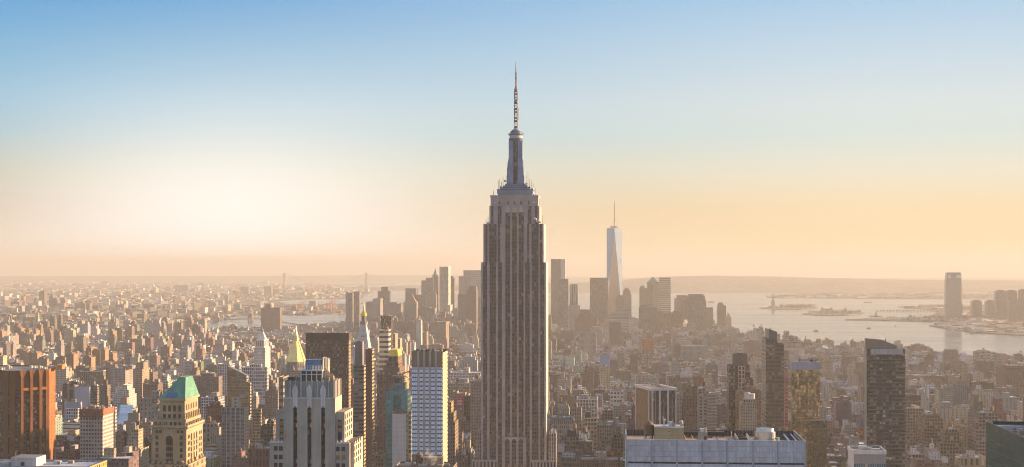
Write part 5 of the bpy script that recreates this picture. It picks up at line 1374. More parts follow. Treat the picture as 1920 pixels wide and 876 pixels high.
# ---- between the blue window tower and the central skyscraper
building('stepped_tan_tower', 'stepped tan tower with sunlit pinnacles right of the blue window tower', O, 839.5, 853, 792, 1350, side=859.5, st=(2.6, 3.6, .5, .6, 0), tint=(.28, .215, .155), roof=RTAN, tiers=((839.5, 850, 774, 3, 4), (841, 845, 755, 5, 6, (.46, .32, .16))), cl=5)  # topmost tier tinted orange to paint the sun on its top
s, r = building('billboard_block', 'tan block carrying the tall red advertisement', 'office block', 848, 870, 738, 1720, st=(3, 3.6, .0, .0, 0), tint=(.30, .24, .185), roof=RTAN, depth=30, cl=5, tiers=((848, 856, 735, 6, 4),))
b = MB(); w2, d2 = s.w / 2, s.d / 2
b.wallquad((s.lx(848.3), -d2 - .05), (s.lx(855), -d2 - .05), s.h(800), s.h(742), (.30, .24, .185), (1.6, 3.6, .5, .5, 0)); b.build('window_bay', r)
BILL = (s, r)
building('tan_windowed_slab', 'tan windowed block just right of the red advertisement', 'office block', 870.5, 882, 744, 1730, st=(2.6, 4.6, .46, .55, 0), tint=(.27, .22, .18), roof=RTAN, depth=30, cl=3)
building('long_tan_block', 'long tan block with two window rows above the red advertisement', 'office block', 841, 881, 719, 1950, st=(2.4, 4, .5, .5, 0), tint=(.35, .28, .20), roof=RTAN, depth=40, cl=9, tank=1)
building('long_white_block', 'long white windowed block left of the central skyscraper', 'office block', 842, 901, 699, 2250, st=(2.4, 4.2, .52, .6, 0), tint=(.58, .55, .52), roof=RSILV, depth=36, cl=12, tiers=((868, 878, 691, 8, 5),), tank=1)
building('cornice_block', 'tall brown block with a deep cornice touching the central skyscraper', 'office block', 881.5, 903, 714, 1690, st=(1.9, 3.7, .46, .5, 0), tint=(.27, .22, .185), roof=RSILV, cornice=(.38, .33, .28), depth=46, cl=4)
building('low_arched_block', 'low dark block with a pale flat roof below the red advertisement', 'office block', 865, 882, 789, 1700, st='punch', tint=(.20, .155, .13), roof=(.46, .44, .46), depth=34, cl=1, tank=0)
building('street_corner_block', 'small low block with a white roof panel beside the street canyon', 'shop', 859, 876, 822, 1640, st='loft', tint=(.20, .16, .13), roof=(.40, .42, .46), depth=50, cl=3, tank=0)
# ---- right of the central skyscraper
def pier_box_tower():
    s = Site(1221.6, 1267.6, 1350, side=1191.8, th=-15)
    r = s.root('white_pier_tower', 'dark square tower with white corner piers and a white roof band', O, h=s.h(727))
    h = s.h; w2, d2 = s.w / 2, s.d / 2; W = (.56, .52, .50)
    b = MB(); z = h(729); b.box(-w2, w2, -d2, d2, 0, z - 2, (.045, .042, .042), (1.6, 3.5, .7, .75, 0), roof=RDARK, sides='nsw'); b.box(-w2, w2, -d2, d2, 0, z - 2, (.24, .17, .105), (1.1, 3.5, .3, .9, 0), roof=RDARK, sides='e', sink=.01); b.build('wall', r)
    p = MB()
    for k in range(4):
        x = -w2 + 2 * w2 * k / 3; a0 = max(-w2, x - .8); p.box(a0, min(w2, a0 + 1.6), -d2 - .7, -d2 - .003, 0, z - 2, W, None, 'stone', rm='stone')
        if k < 3: xm = x + w2 / 3; p.box(xm - .25, xm + .25, -d2 - .4, -d2 - .003, 0, h(748), (.34, .32, .31), None, 'stone', rm='stone')
    for y in (-d2 + .9, -d2 + 6.4, d2 - .9): p.box(-w2 - .7, -w2 - .003, y - .8, y + .8, 0, z - 2, W if y > -d2 + 2 else (.12, .1, .09), None, 'stone', rm='stone')
    p.build('pier', r)
    c = MB(); o = .9; hb = 2.4; z0 = z - 2
    c.box(-w2 - o, w2 + o, -d2 - o, -d2 + 1.2, z0, z0 + hb, W, None, 'stone', rm='stone', bottom=True); c.box(-w2 - o, w2 + o, d2 - 1.2, d2 + o, z0, z0 + hb, W, None, 'stone', rm='stone', bottom=True)
    c.box(-w2 - o, -w2 + 1.2, -d2 + 1.2, d2 - 1.2, z0, z0 + hb, W, None, 'stone', rm='stone', bottom=True); c.box(w2 - 1.2, w2 + o, -d2 + 1.2, d2 - 1.2, z0, z0 + hb, W, None, 'stone', rm='stone', bottom=True); c.build('crown_band', r)
    rf = MB(); rf.face([(-w2 + 1.2, -d2 + 1.2, z0 + .9), (w2 - 1.2, -d2 + 1.2, z0 + .9), (w2 - 1.2, d2 - 1.2, z0 + .9), (-w2 + 1.2, d2 - 1.2, z0 + .9)], (.26, .22, .19), 'roof'); rf.build('roof', r)
    clutter(r, -w2 + 5, w2 - 3, 0, d2 - 4, z0 + .9, 8, 0, True)
    HEROES.append((r, 1192, 1268, 724))
pier_box_tower()
building('pink_slim_block', 'narrow pinkish windowed block against the dark white-piered tower', A, 1269, 1279, 745, 1500, st=(3.2, 4.4, .36, .5, 0), tint=(.38, .29, .25), roof=RTAN, depth=20, cl=2, tank=0)
s, r = building('tank_topped_tower', 'brown apartment tower with a big round tank on top', A, 1281, 1309.5, 724, 1500, side=1279.5, st=(3.0, 3.3, .42, .5, .0), tint=(.20, .145, .105), roof=RTAN, depth=24, cl=5, tank=0, big=False)
b = MB(); b.cyl(s.lx(1311), 2, 5.6, s.h(724) - 1, s.h(709), (.34, .20, .10), 18, m='stone', r1=5.5); b.cyl(s.lx(1311), 2, 5.9, s.h(709), s.h(705.5), (.20, .16, .13), 18, r1=.5, m='stone'); b.build('water_tank', r)
s, r = building('balcony_tower', 'grey apartment tower with stacked balconies beside the tank topped tower', A, 1310, 1343, 737, 1440, st=(4.2, 3.3, .5, .5, 0), tint=(.34, .30, .26), roof=RSILV, depth=26, cl=7, tank=1, tiers=((1310, 1330, 729, 3, 4),))
b = MB(); w2, d2 = s.w / 2, s.d / 2
for k in range(40): z = s.h(737) - 2 - k * 3.3; b.box(s.lx(1327), w2 + .8, -d2 - 1.3, -d2 - .01, z, z + 1.1, (.42, .37, .32), None, 'stone', rm='stone', bottom=True)
b.build('balconies', r)
def notched_glass_tower():
    s = Site(1436, 1469.8, 1550, side=1427.8)
    r = s.root('notched_bronze_tower', 'tall bronze tower with a notched top, tallest right of centre', O, h=s.h(620))
    h = s.h; w2, d2 = s.w / 2, s.d / 2; T = (.155, .115, .085)
    b = MB(); st = (3.4, 4.35, .92, .50, .06)
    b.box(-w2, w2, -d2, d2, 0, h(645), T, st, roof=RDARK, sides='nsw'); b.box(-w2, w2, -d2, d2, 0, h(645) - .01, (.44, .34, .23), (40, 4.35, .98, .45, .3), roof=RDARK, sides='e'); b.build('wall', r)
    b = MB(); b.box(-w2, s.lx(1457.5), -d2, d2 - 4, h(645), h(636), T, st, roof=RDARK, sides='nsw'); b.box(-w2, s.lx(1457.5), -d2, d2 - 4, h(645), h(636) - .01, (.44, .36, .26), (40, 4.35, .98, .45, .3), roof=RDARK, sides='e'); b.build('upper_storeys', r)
    b = MB(); x0, x1, y0, y1 = s.lx(1442), s.lx(1457.5), -d2 + 2, d2 - 6
    za, zb = h(617.5), h(622.5)
    b.face([(x0, y0, h(636)), (x1, y0, h(636)), (x1, y0, zb), (x0, y0, za)], (.14, .125, .12), 'paint'); b.face([(x1, y1, h(636)), (x0, y1, h(636)), (x0, y1, za), (x1, y1, zb)], (.14, .125, .12), 'paint')
    b.face([(x0, y1, h(636)), (x0, y0, h(636)), (x0, y0, za), (x0, y1, za)], (.26, .22, .18), 'paint'); b.face([(x1, y0, h(636)), (x1, y1, h(636)), (x1, y1, zb), (x1, y0, zb)], (.2, .17, .14), 'paint'); b.face([(x0, y0, za), (x1, y0, zb), (x1, y1, zb), (x0, y1, za)], RDARK, 'roof'); b.build('slanted_cap', r)
    p = MB(); p.box(s.lx(1452), s.lx(1453.6), -d2 - .6, -d2 - .003, 0, h(645), (.20, .16, .13), None, 'stone', rm='stone'); p.box(s.lx(1452), s.lx(1453.6), -d2 - .6, -d2 - .003, h(645), h(637), (.20, .16, .13), None, 'stone', rm='stone'); p.build('pier', r)
    v = MB()
    for k in range(14): x = s.lx(rng.uniform(1458.5, 1468)); v.ball((x, -d2 + rng.uniform(1, 4), h(645) + .4), rng.uniform(.5, 1.1), (.10, .11, .05), 'roof', 6, 4)
    v.build('roof_garden', r)
    HEROES.append((r, 1428, 1470, 618))
notched_glass_tower()
s, r = building('red_netted_block', 'slim tower wrapped in red orange netting right of the bronze tower', 'building site', 1471, 1478, 694, 1750, side=1482, st=(5, 4.4, .9, .5, .2), tint=(.52, .13, .07), roof=RTAN, cl=4, tank=0, depth=20, tiers=((1471, 1476, 672, 3, 4, (.45, .38, .33)),))
b = MB(); b.bar((s.lx(1468), 0, s.h(672)), (s.lx(1478), 0, s.h(692)), .8, WHITE); b.build('crane_boom', r)
building('black_stepped_tower', 'dark tower with a blank dark head and a pink window strip', O, 1366.5, 1406.5, 686, 1500, st=(2.2, 3.6, .8, .6, 0), tint=(.105, .08, .065), roof=RDARK, depth=24, cl=4, tank=0, tiers=((1376.5, 1402, 665, 4, 4, (.16, .125, .105), (5, 4, .0, .0, 0)),))
s, r = building('pink_strip_bay', 'pale pink framed window bay on the front of the dark tower', 'office bay', 1384.5, 1397, 687, 1494, st=(3.3, 4.4, .62, .74, 0), tint=(.48, .36, .31), roof=RTAN, depth=3.5, cl=0)
building('dark_low_wing', 'dark wing with a slanted roof line right of the pink window strip', O, 1396.8, 1412.5, 711, 1490, st=(1.8, 3.6, .86, .7, 0), tint=(.09, .07, .06), roof=RDARK, depth=18, cl=2, tank=0)
building('broad_brown_block', 'broad brown block behind the cream tower with the round tank', A, 1381, 1427.5, 733, 1470, st='punch', tint=(.22, .155, .115), roof=RTAN, depth=16, cl=4, tank=0)
s, r = building('cream_tank_tower', 'cream apartment tower with a stepped head and pale roof tanks', A, 1389, 1419, 755, 1420, side=None, st='fine', tint=(.42, .34, .26), roof=RSILV, depth=20, cl=3, tank=0, tiers=((1394, 1417, 749, 3, 3),))
b = MB(); b.cyl(s.lx(1403), 0, 3.0, s.h(749) - .8, s.h(738), (.60, .55, .48), 14, m='paint'); b.cyl(s.lx(1412), 0, 2.6, s.h(749) - .8, s.h(739.5), (.60, .55, .48), 14, m='paint'); b.cyl(s.lx(1403), 0, 3.2, s.h(738), s.h(736.5), (.5, .45, .4), 14, r1=.4, m='paint'); b.build('water_tank', r)
def gold_glass_tower():
    s = Site(1485, 1537, 1250, side=1482)
    r = s.root('gold_reflecting_tower', 'glass tower mirroring gold light under a plain lavender band', O, h=s.h(678))
    h = s.h; w2, d2 = s.w / 2, 11; d2 = s.d / 2
    b = MB(); b.box(-w2, w2, -d2, d2, 0, h(693), (.48, .35, .20), (1.5, 3.5, .9, .9, 0), 'glass_gold', roof=RDARK); b.build('wall', r)  # gold tint paints in the sunlit buildings the glass would mirror
    b = MB(); b.box(-w2 - .2, w2 + .2, -d2 - .2, d2 + .2, h(693), h(678.5), (.40, .385, .43), None, 'stone', roof=RGREY); b.build('crown_band', r)
    b = MB(); b.box(s.lx(1517.5), s.lx(1547), -d2 - 10, -d2 - .3, 0, h(785.5), (.24, .21, .15), (1.6, 3.5, .9, .9, 0), 'glass_gold', roof=RDARK)
    b.build('lower_wing', r)
    b = MB(); b.box(s.lx(1495), s.lx(1548), -d2 - 10.4, -d2 - 10.02, h(786.5), h(785), (.35, .31, .24), None, 'stone', rm='stone', bottom=True); b.build('ledge', r)
    v = MB()
    for k in range(12): x = s.lx(rng.uniform(1490, 1532)); v.box(x - .6, x + .6, -2, 0, h(678.5), h(678.5) + rng.uniform(.6, 2.8), rng.choice([RSILV, RDARK, TAN]), m='paint', rm='paint')
    v.bar((s.lx(1495), -4, h(675)), (s.lx(1531), -4, h(675.5)), .3, RDARK)
    for x in (1495, 1507, 1519, 1531): v.bar((s.lx(x), -4, h(678.5)), (s.lx(x), -4, h(675)), .25, RDARK)
    v.build('roof_vents', r)
    HEROES.append((r, 1482, 1547, 676))
gold_glass_tower()
def balcony_slab():
    s = Site(1625, 1697, 1150, side=1620.6)
    r = s.root('dark_balcony_tower', 'tall dark apartment tower with many balcony bands and a sloping roof wall', A, h=s.h(640))
    h = s.h; w2, d2 = s.w / 2, s.d / 2
    zt = h(654)
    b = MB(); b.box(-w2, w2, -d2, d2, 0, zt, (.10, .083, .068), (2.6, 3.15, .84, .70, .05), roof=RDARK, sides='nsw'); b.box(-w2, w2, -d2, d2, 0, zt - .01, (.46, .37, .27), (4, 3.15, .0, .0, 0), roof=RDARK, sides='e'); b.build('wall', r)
    bl = MB(); n = int(zt / 3.15)
    for k in range(2, n - 1):
        z = k * 3.15
        bl.box(-w2 + 1.2, -w2 + 8.6, -d2 - 1.3, -d2 - .01, z, z + .85, (.19, .16, .13), None, 'stone', rm='stone', bottom=True)
        bl.box(s.lx(1652), s.lx(1667), -d2 - .7, -d2 - .01, z, z + .7, (.17, .14, .115), None, 'stone', rm='stone', bottom=True)
        bl.box(s.lx(1671), w2 + .6, -d2 - 1.3, -d2 - .01, z, z + .85, (.20, .165, .135), None, 'stone', rm='stone', bottom=True)
    bl.build('balconies', r)
    lt = {}
    for k in range(46):
        z = rng.randint(4, n - 4) * 3.15 + 1.0; x = -w2 + rng.randint(1, 11) * 2.6; t_ = rng.choice([(.30, .34, .33), (.36, .38, .34), (.22, .26, .26)])
        if t_ not in lt: q = MB(); q.box(0, 2.0, -.12, -.005, 0, 1.9, t_, None, 'dark_glass', rm='dark_glass', bottom=True); lt[t_] = q.build('curtained_window', r); lt[t_].location = (x, -d2, z)
        else: copy_part(lt[t_], r, (x, -d2, z))
    c = MB(); c.box(s.lx(1633), s.lx(1693), -d2 - 1.0, -d2 - .01, h(664.5), h(654.3), (.46, .42, .40), None, 'stone', rm='stone', bottom=True); c.build('crown_band', r)
    p = MB(); x0, x1 = -w2, s.lx(1684); y0, y1 = -d2 + 4, d2 - 2
    za, zm, zb = h(634.8), h(637.5), h(648.5); xm = s.lx(1655)
    for (a, c_, za_, zc_) in ((x0, xm, za, zm), (xm, x1, zm, zb)):
        p.face([(a, y0, zt - 1), (c_, y0, zt - 1), (c_, y0, zc_), (a, y0, za_)], (.29, .235, .18), 'stone'); p.face([(a, y0, za_), (c_, y0, zc_), (c_, y1, zc_), (a, y1, za_)], (.34, .28, .22), 'roof'); p.face([(c_, y1, zt - 1), (a, y1, zt - 1), (a, y1, za_), (c_, y1, zc_)], (.29, .235, .18), 'stone')
    p.face([(x0, y1, zt - 1), (x0, y0, zt - 1), (x0, y0, za), (x0, y1, za)], (.46, .37, .27), 'stone'); p.face([(x1, y0, zt - 1), (x1, y1, zt - 1), (x1, y1, zb), (x1, y0, zb)], (.29, .235, .18), 'stone')
    p.build('roof_wall', r)
    v = MB(); v.box(s.lx(1661.5), s.lx(1663.5), 0, 1, h(642), h(636.5), (.08, .07, .06), m='paint', rm='paint'); v.build('chimney', r)
    HEROES.append((r, 1620, 1697, 635))
balcony_slab()
s, r = building('pale_plant_block', 'pale grey block with a ribbed front and a white rim at the bottom', 'office block', 1601, 1661, 845.5, 640, side=1590, st=(.9, 8, .06, 1, 0), tint=(.33, .32, .34), sidetint=(.56, .54, .52), sidest=(9, 9, 0, 0, 0), roof=(.36, .31, .28), cl=6, tank=0, big=False)
b = MB(); w2, d2 = s.w / 2, s.d / 2; z = s.h(845.5)
for (a0, a1, c0, c1) in ((-w2 - .3, w2 + .3, -d2 - .3, -d2 - .003), (-w2 - .3, -w2 - .003, -d2, d2), (w2 + .003, w2 + .3, -d2, d2), (-w2 - .3, w2 + .3, d2 + .003, d2 + .3)): b.box(a0, a1, c0, c1, z - 1.5, z + .3, (.60, .57, .54), None, 'stone', rm='stone', bottom=True)
b.build('parapet', r)
b = MB(); b.wallquad((-w2, -d2 - .05), (w2, -d2 - .05), s.h(880), s.h(868.5), (.26, .34, .32), (1.0, 3, .8, .8, .7), 'facade_glass'); b.build('glazing_band', r)
def green_glass_corner():
    D = 620
    XL = px(1848.8, D)
    r = bpy.data.objects.new('green_glass_tower', None); col.objects.link(r); r.location = (XL, D, -drop(D)); r.rotation_euler = (0, 0, -R(TH))
    tag(r, 'dark green glass office tower cropped by the lower right corner', O)
    FOOT.append((XL + 30, D - 40, 40, 60, 188))
    z = hgt(790, D); T = (.012, .085, .08)
    b = MB(); b.box(0, 46, -125, 0, 0, z, T, (1.5, 3.9, .9, .9, 0), 'glass_green', roof=(.22, .22, .25), sink=1.4); b.build('wall', r)
    u = MB(); u.box(15.5, 46, -34, -2.0, z - 1.4, hgt(745, D), T, (1.5, 3.9, .9, .9, 0), 'glass_green', roof=RDARK); u.build('upper_storeys', r)
    l = MB()
    for k in range(1, 9): l.box(-.18, -.003, -125, 0, z - k * 15.6, z - k * 15.6 + .35, (.10, .14, .13), m='metal', rm='metal', bottom=True)
    l.box(-.25, -.003, -125, 0, z - .3, z + .15, (.12, .15, .14), m='metal', rm='metal', bottom=True); l.build('transom_bands', r)
    v = MB()
    for k in range(10): q = rng.uniform(.4, 1.2); x, y = rng.uniform(2, 14), rng.uniform(-40, -3); v.box(x - q, x + q, y - q, y + q, z - 1.4, z + rng.uniform(-.6, .5), rng.choice([RDARK, RSILV, (.3, .15, .1)]), m='paint', rm='paint')
    for k in range(7): v.bar((.6, -1 - k * 1.2, z - 1), (.6, -1 - k * 1.2, z + .9), .18, (.12, .12, .12))
    v.bar((.6, -1, z + .7), (.6, -9, z + .9), .3, (.1, .1, .1)); v.build('roof_vents', r)
    HEROES.append((r, 1849, 1920, 745))
green_glass_corner()
# ------------------------------------------------------------------ right hand middle distance
SK = 'apartment block'
building('tan_twin_slab', 'tan slab with a sunlit left edge, tallest in the hazy field lower right', SK, 1791, 1804, 678, 2900, side=None, st='fine', tint=(.28, .22, .17), roof=RTAN, cl=3, tiers=((1793, 1802, 674, 4, 4),))
building('tan_twin_slab', 'tan slab standing close behind the tallest tan slab lower right', SK, 1805, 1816, 682, 2960, st='fine', tint=(.38, .29, .20), roof=RTAN, cl=3)
building('stepped_riverside_tower', 'sunlit stepped brick tower by the river pier', SK, 1741, 1758, 667, 3350, side=None, st='fine', tint=(.34, .25, .18), roof=RTAN, tiers=((1742, 1755, 660, 3, 3), (1744, 1750, 654, 6, 6)), cl=3)
building('riverside_brick_block', 'brown brick block right of the stepped riverside tower', SK, 1772, 1797, 659, 3300, st='fine', tint=(.26, .19, .14), roof=RTAN, tiers=((1774, 1796, 656, 3, 3),), cl=4)
building('pale_glass_slab', 'left one of four pale glass slabs by the river', O, 1830, 1839, 659, 3250, st='ribbon', tint=(.40, .40, .36), roof=RSILV, cl=2, tank=0)
building('pale_glass_slab', 'second from left of four pale glass slabs by the river', O, 1840, 1851, 657, 3300, st='ribbon', tint=(.52, .50, .45), roof=RSILV, cl=2, tank=0)
building('pale_glass_slab', 'third from left of four pale glass slabs by the river', O, 1852, 1861, 660, 3250, st='ribbon', tint=(.42, .42, .38), roof=RSILV, cl=2, tank=0)
building('pale_glass_slab', 'right one of four pale glass slabs by the river', O, 1862, 1871, 662, 3200, st='ribbon', tint=(.50, .49, .42), roof=RSILV, cl=2, tank=0)
building('pink_stepped_block', 'pinkish stepped block right of the four pale glass slabs', SK, 1871, 1892, 668, 3050, st='fine', tint=(.42, .28, .25), roof=RTAN, tiers=((1874, 1888, 664, 3, 3),), cl=3)
building('brick_warehouse', 'long dark brick warehouse left of the tallest tan slab lower right', 'warehouse', 1716, 1778, 705, 2700, st='fine', tint=(.20, .14, .11), roof=RGREY, depth=60, cl=10, tank=1)
building('big_setback_block', 'huge brown setback block at the right edge', O, 1884, 1935, 692, 2250, st='fine', tint=(.27, .20, .15), roof=RTAN, depth=50, cl=6, tank=1, tiers=((1890, 1932, 686, 5, 5),))
building('big_setback_wing', 'lower brown wing in front of the huge setback block', O, 1871, 1912, 728, 2190, st='fine', tint=(.26, .195, .15), roof=RTAN, depth=26, cl=5)
building('dark_slab', 'dark banded apartment slab between the tan slabs and the huge setback block', SK, 1833, 1865, 720, 2400, st='balcony', tint=(.17, .13, .11), roof=RDARK, cl=5, tiers=((1836, 1862, 716, 4, 4),))
building('brown_loft', 'brown loft tower with a dark roof band right of the dark balcony tower', L_, 1697, 1726, 742, 1800, st='loft', tint=(.27, .195, .13), roof=RDARK, cl=4, band=(8, (.10, .08, .065)), tank=1)
building('brown_loft', 'broad tan loft stepping forward from the dark roofed loft tower', L_, 1696, 1732, 766, 1740, st='loft', tint=(.31, .23, .155), roof=RTAN, cl=5, depth=20)
building('dark_loft', 'dark loft with a sunlit front right of the broad tan loft', L_, 1733, 1768, 785, 1640, st='loft', tint=(.24, .17, .12), roof=RDARK, cl=8, depth=40, tank=1, tiers=((1740, 1764, 779, 6, 4),))
building('stepped_tan_loft', 'tan loft of three steps at lower right', L_, 1763, 1803, 831, 1530, st='loft', tint=(.30, .22, .15), roof=RTAN, depth=20, cl=4, tiers=((1772, 1801, 812, 4, 2), (1775, 1798, 806, 6, 3)), tank=1)
building('tan_stepped_loft', 'sunlit tan loft behind the three stepped loft at lower right', L_, 1779, 1824, 806, 1640, st='sparse', tint=(.36, .265, .17), roof=RTAN, depth=30, cl=6, tiers=((1786, 1822, 800, 5, 4),), tank=1)
building('grey_loft', 'grey brown loft behind the dark green glass tower', L_, 1830, 1858, 800, 1500, st='loft', tint=(.28, .22, .18), roof=RDARK, depth=36, cl=6, tank=1, tiers=((1840, 1876, 776, 10, 4),))
building('cream_shed_block', 'cream blank walled block with pale roof left of the green glass tower', 'warehouse', 1844, 1878, 787, 1720, st='blank', tint=(.40, .34, .27), roof=RSILV, depth=30, cl=5)
building('white_corrugated_block', 'small bright white ribbed block in the field lower right', 'warehouse', 1734, 1744, 726, 2420, side=None, st=(2.2, 30, .3, 1, 0), tint=(.68, .68, .68), roof=RSILV, depth=20, cl=3, tank=0)
building('long_white_factory', 'long white factory with sawtooth clutter at lower right', 'factory', 1790, 1852, 767, 2050, st='loft', tint=(.50, .45, .40), roof=RSILV, depth=44, cl=14, tank=1)
building('dome_like_hall', 'grey hall with a steep dark roof amid the factories lower right', 'hall', 1766, 1790, 778, 1900, st='blank', tint=(.30, .26, .22), roof=RGREY, depth=30, cl=2, tank=0, tiers=((1771, 1785, 765, 4, 4),))
building('blue_roof_hall', 'ornate tan hall with a lumpy pale blue roof by the green glass tower', 'hall', 1806, 1848, 858, 1420, st=(5, 9, .4, .7, 0), tint=(.34, .26, .18), roof=(.42, .44, .52), depth=30, cl=16, tank=0, cornice=True)
building('screen_block', 'small block with a glowing teal screen at lower right', 'shop', 1758, 1784, 847, 1600, st='blank', tint=(.16, .30, .26), roof=RDARK, depth=20, cl=6, tank=0)  # teal wall colour stands in for the glow, nothing emits
building('water_tank_block', 'low grey block carrying two round tanks right of the pale rimmed block', L_, 1704, 1734, 852, 1460, st='loft', tint=(.30, .25, .22), roof=RGREY, depth=24, cl=6, tank=1)
building('red_site', 'half built block in red orange netting left of the balcony tower', 'building site', 1583, 1618, 802, 1850, st=(3, 4.2, .7, .4, 0), tint=(.42, .14, .08), roof=RTAN, depth=26, cl=7, tank=1)
building('white_loft', 'white loft block left of the dark balcony tower', L_, 1545, 1580, 782, 2000, st='loft', tint=(.55, .51, .47), roof=RSILV, depth=30, cl=6)
building('brick_tower_block', 'brown brick block with a red rimmed roof left of the balcony tower', SK, 1564, 1601, 822, 1700, st='sparse', tint=(.24, .18, .14), roof=(.34, .10, .07), depth=26, cl=6, tank=1)
# ---- centre right field
building('blue_clad_block', 'blue clad block with a stepped grey pattern in the middle field', 'office block', 1125, 1143, 665, 2900, st=(3.2, 4, .0, .0, 0), tint=(.22, .28, .44), roof=RGREY, depth=30, cl=4, tank=0)
building('sandstone_block', 'sunlit yellow sandstone block under the blue clad block', L_, 1126, 1144, 690, 2760, st='punch', tint=(.46, .36, .21), roof=RTAN, depth=28, cl=4, tank=1)
building('long_brick_block', 'long brick apartment block right of the central skyscraper, upper field', A, 1036, 1068, 703, 2550, st='fine', tint=(.22, .14, .11), roof=RDARK, depth=26, cl=5)
building('brick_pair_block', 'brick apartment block with two heads right of the long brick block', A, 1088, 1112, 698, 2500, st='fine', tint=(.24, .155, .115), roof=RGREY, depth=28, cl=5, tiers=((1096, 1106, 688, 4, 6),), tank=1)
building('white_grid_loft', 'broad white gridded loft in the middle field right of the central skyscraper', L_, 1082, 1119.5, 749, 1850, st=(3.6, 4.6, .62, .62, 0), tint=(.56, .52, .46), roof=RGREY, depth=40, cl=9, cornice=True, tank=1)
building('sunlit_tan_loft', 'yellow tan loft with a dark roof box in front of the white gridded loft', L_, 1096, 1119, 784, 1660, st=(3.6, 4.8, .66, .6, 0), tint=(.46, .37, .23), roof=RTAN, depth=26, cl=3, cornice=True, tiers=((1097, 1107, 774, 8, 6, (.06, .055, .055), 'blank'),))
building('mansard_block', 'grey block with a slate mansard roof right of the central skyscraper', 'office block', 1034, 1076, 788, 1650, st=(2.4, 5.4, .46, .62, 0), tint=(.32, .28, .25), roof=(.16, .17, .18), depth=34, cl=9, cornice=(.22, .22, .23), tiers=((1035, 1075, 784, .8, 1, (.18, .185, .2), 'blank'),))
building('tan_arched_loft', 'tan loft with arched top windows behind the mansard block', L_, 1068, 1090, 766, 1760, st=(2.8, 4.6, .44, .62, 0), tint=(.35, .27, .2), roof=RDARK, depth=26, cl=5, tank=1)
building('olive_loft', 'olive brown loft with a dark roof house left of the narrow white front', L_, 1052, 1085, 819, 1570, st=(3.2, 4.6, .6, .55, 0), tint=(.24, .205, .15), roof=RDARK, depth=30, cl=9, tiers=((1063, 1080, 809, 8, 6, (.07, .06, .055), 'blank'),))
building('narrow_loft', 'narrow white front with tall windows right of the olive loft', L_, 1085.5, 1104, 814, 1560, st=(4.2, 5.4, .42, .6, 0), tint=(.62, .58, .53), roof=RSILV, depth=28, cl=5)
building('long_low_block', 'long low grey block with a green cornice at the bottom right of the skyscraper', 'office block', 1044, 1114, 858, 1480, st=(2.6, 5, .46, .55, 0), tint=(.27, .24, .21), roof=RDARK, depth=20, cl=16, cornice=(.18, .24, .2), tank=1)
building('white_studio', 'white block with big windows and roof tanks left of the white-piered tower', L_, 1144, 1169, 734, 1960, st=(4.6, 5.4, .66, .5, 0), tint=(.58, .55, .51), roof=RSILV, depth=34, cl=7, tank=1)
building('grey_loft_block', 'grey loft tucked left of the dark white-piered tower', L_, 1172, 1191, 778, 1720, st='loft', tint=(.30, .28, .27), roof=RGREY, depth=30, cl=5)
building('brown_loft_block', 'brown loft with pale roof sheets below the white big windowed block', L_, 1129, 1149, 769, 1800, st='loft', tint=(.25, .19, .15), roof=RSILV, depth=26, cl=6)
building('wide_grey_loft', 'wide grey tan loft beside the brown loft with pale roof sheets', L_, 1150, 1183, 761, 1850, st='punch', tint=(.33, .28, .23), roof=RGREY, depth=30, cl=8, tank=1)
building('dark_brick_loft', 'dark brick loft at the left end of the panelled slab', L_, 1146, 1169, 822, 1560, st='loft', tint=(.17, .12, .1), roof=RDARK, depth=40, cl=7, tank=1, tiers=((1150, 1166, 815, 5, 5),))
building('green_cornice_loft', 'loft with a green cornice behind the dark brick loft', L_, 1120, 1146, 797, 1670, st=(2.6, 4.6, .5, .6, 0), tint=(.27, .25, .2), roof=RGREY, depth=26, cl=6, cornice=(.16, .26, .21), tank=1)
# ---- far left field
building('white_gas_tank', 'white round storage block in the hazy field left of the gold pyramid', 'tank', 271, 287, 677, 3350, st='blank', tint=(.66, .64, .63), roof=(.6, .58, .56), depth=24, cl=3, tank=0)
building('white_flat_hall', 'low white hall in the hazy field left of the white clock tower', 'hall', 381, 405, 667, 3650, st='blank', tint=(.64, .62, .60), roof=RSILV, depth=40, cl=3, tank=0)
building('hazy_slab', 'broad dark hazy apartment slab on the shore left of the gold pyramid', 'apartment block', 489, 525, 577, 5300, st='fine', tint=(.20, .15, .13), roof=RGREY, tiers=((497, 507, 571, 5, 5),), cl=0, depth=30)
building('thin_chimney_block', 'thin tall brown block alone in the hazy field above the glass tower', A, 386, 391, 626, 4300, side=397, st='fine', tint=(.22, .16, .13), cl=1, tank=0)
hx = [(26, 60, 612, 4700, 45), (50, 68, 616, 4650, 60), (62, 72, 618, 4600, 75), (-6, 6, 620, 4300, 12)]
def estate(rows, kind, what, group):
    for i, (x0, x1, yt, D, sd, lab) in enumerate(rows):
        building(kind, lab, A, x0, x1, yt, D, side=sd, st='sparse', tint=rng.choice([(.20, .13, .10), (.23, .15, .11), (.18, .125, .10)]), sidetint=(.36, .23, .14), roof=RTAN, cl=1, tank=.5, group=group, tiers=((x0 + (x1 - x0) * .25, x0 + (x1 - x0) * .7, yt - 3.2, 3, 3),))  # sidetint brightens the side brick, painting sun on the flanks
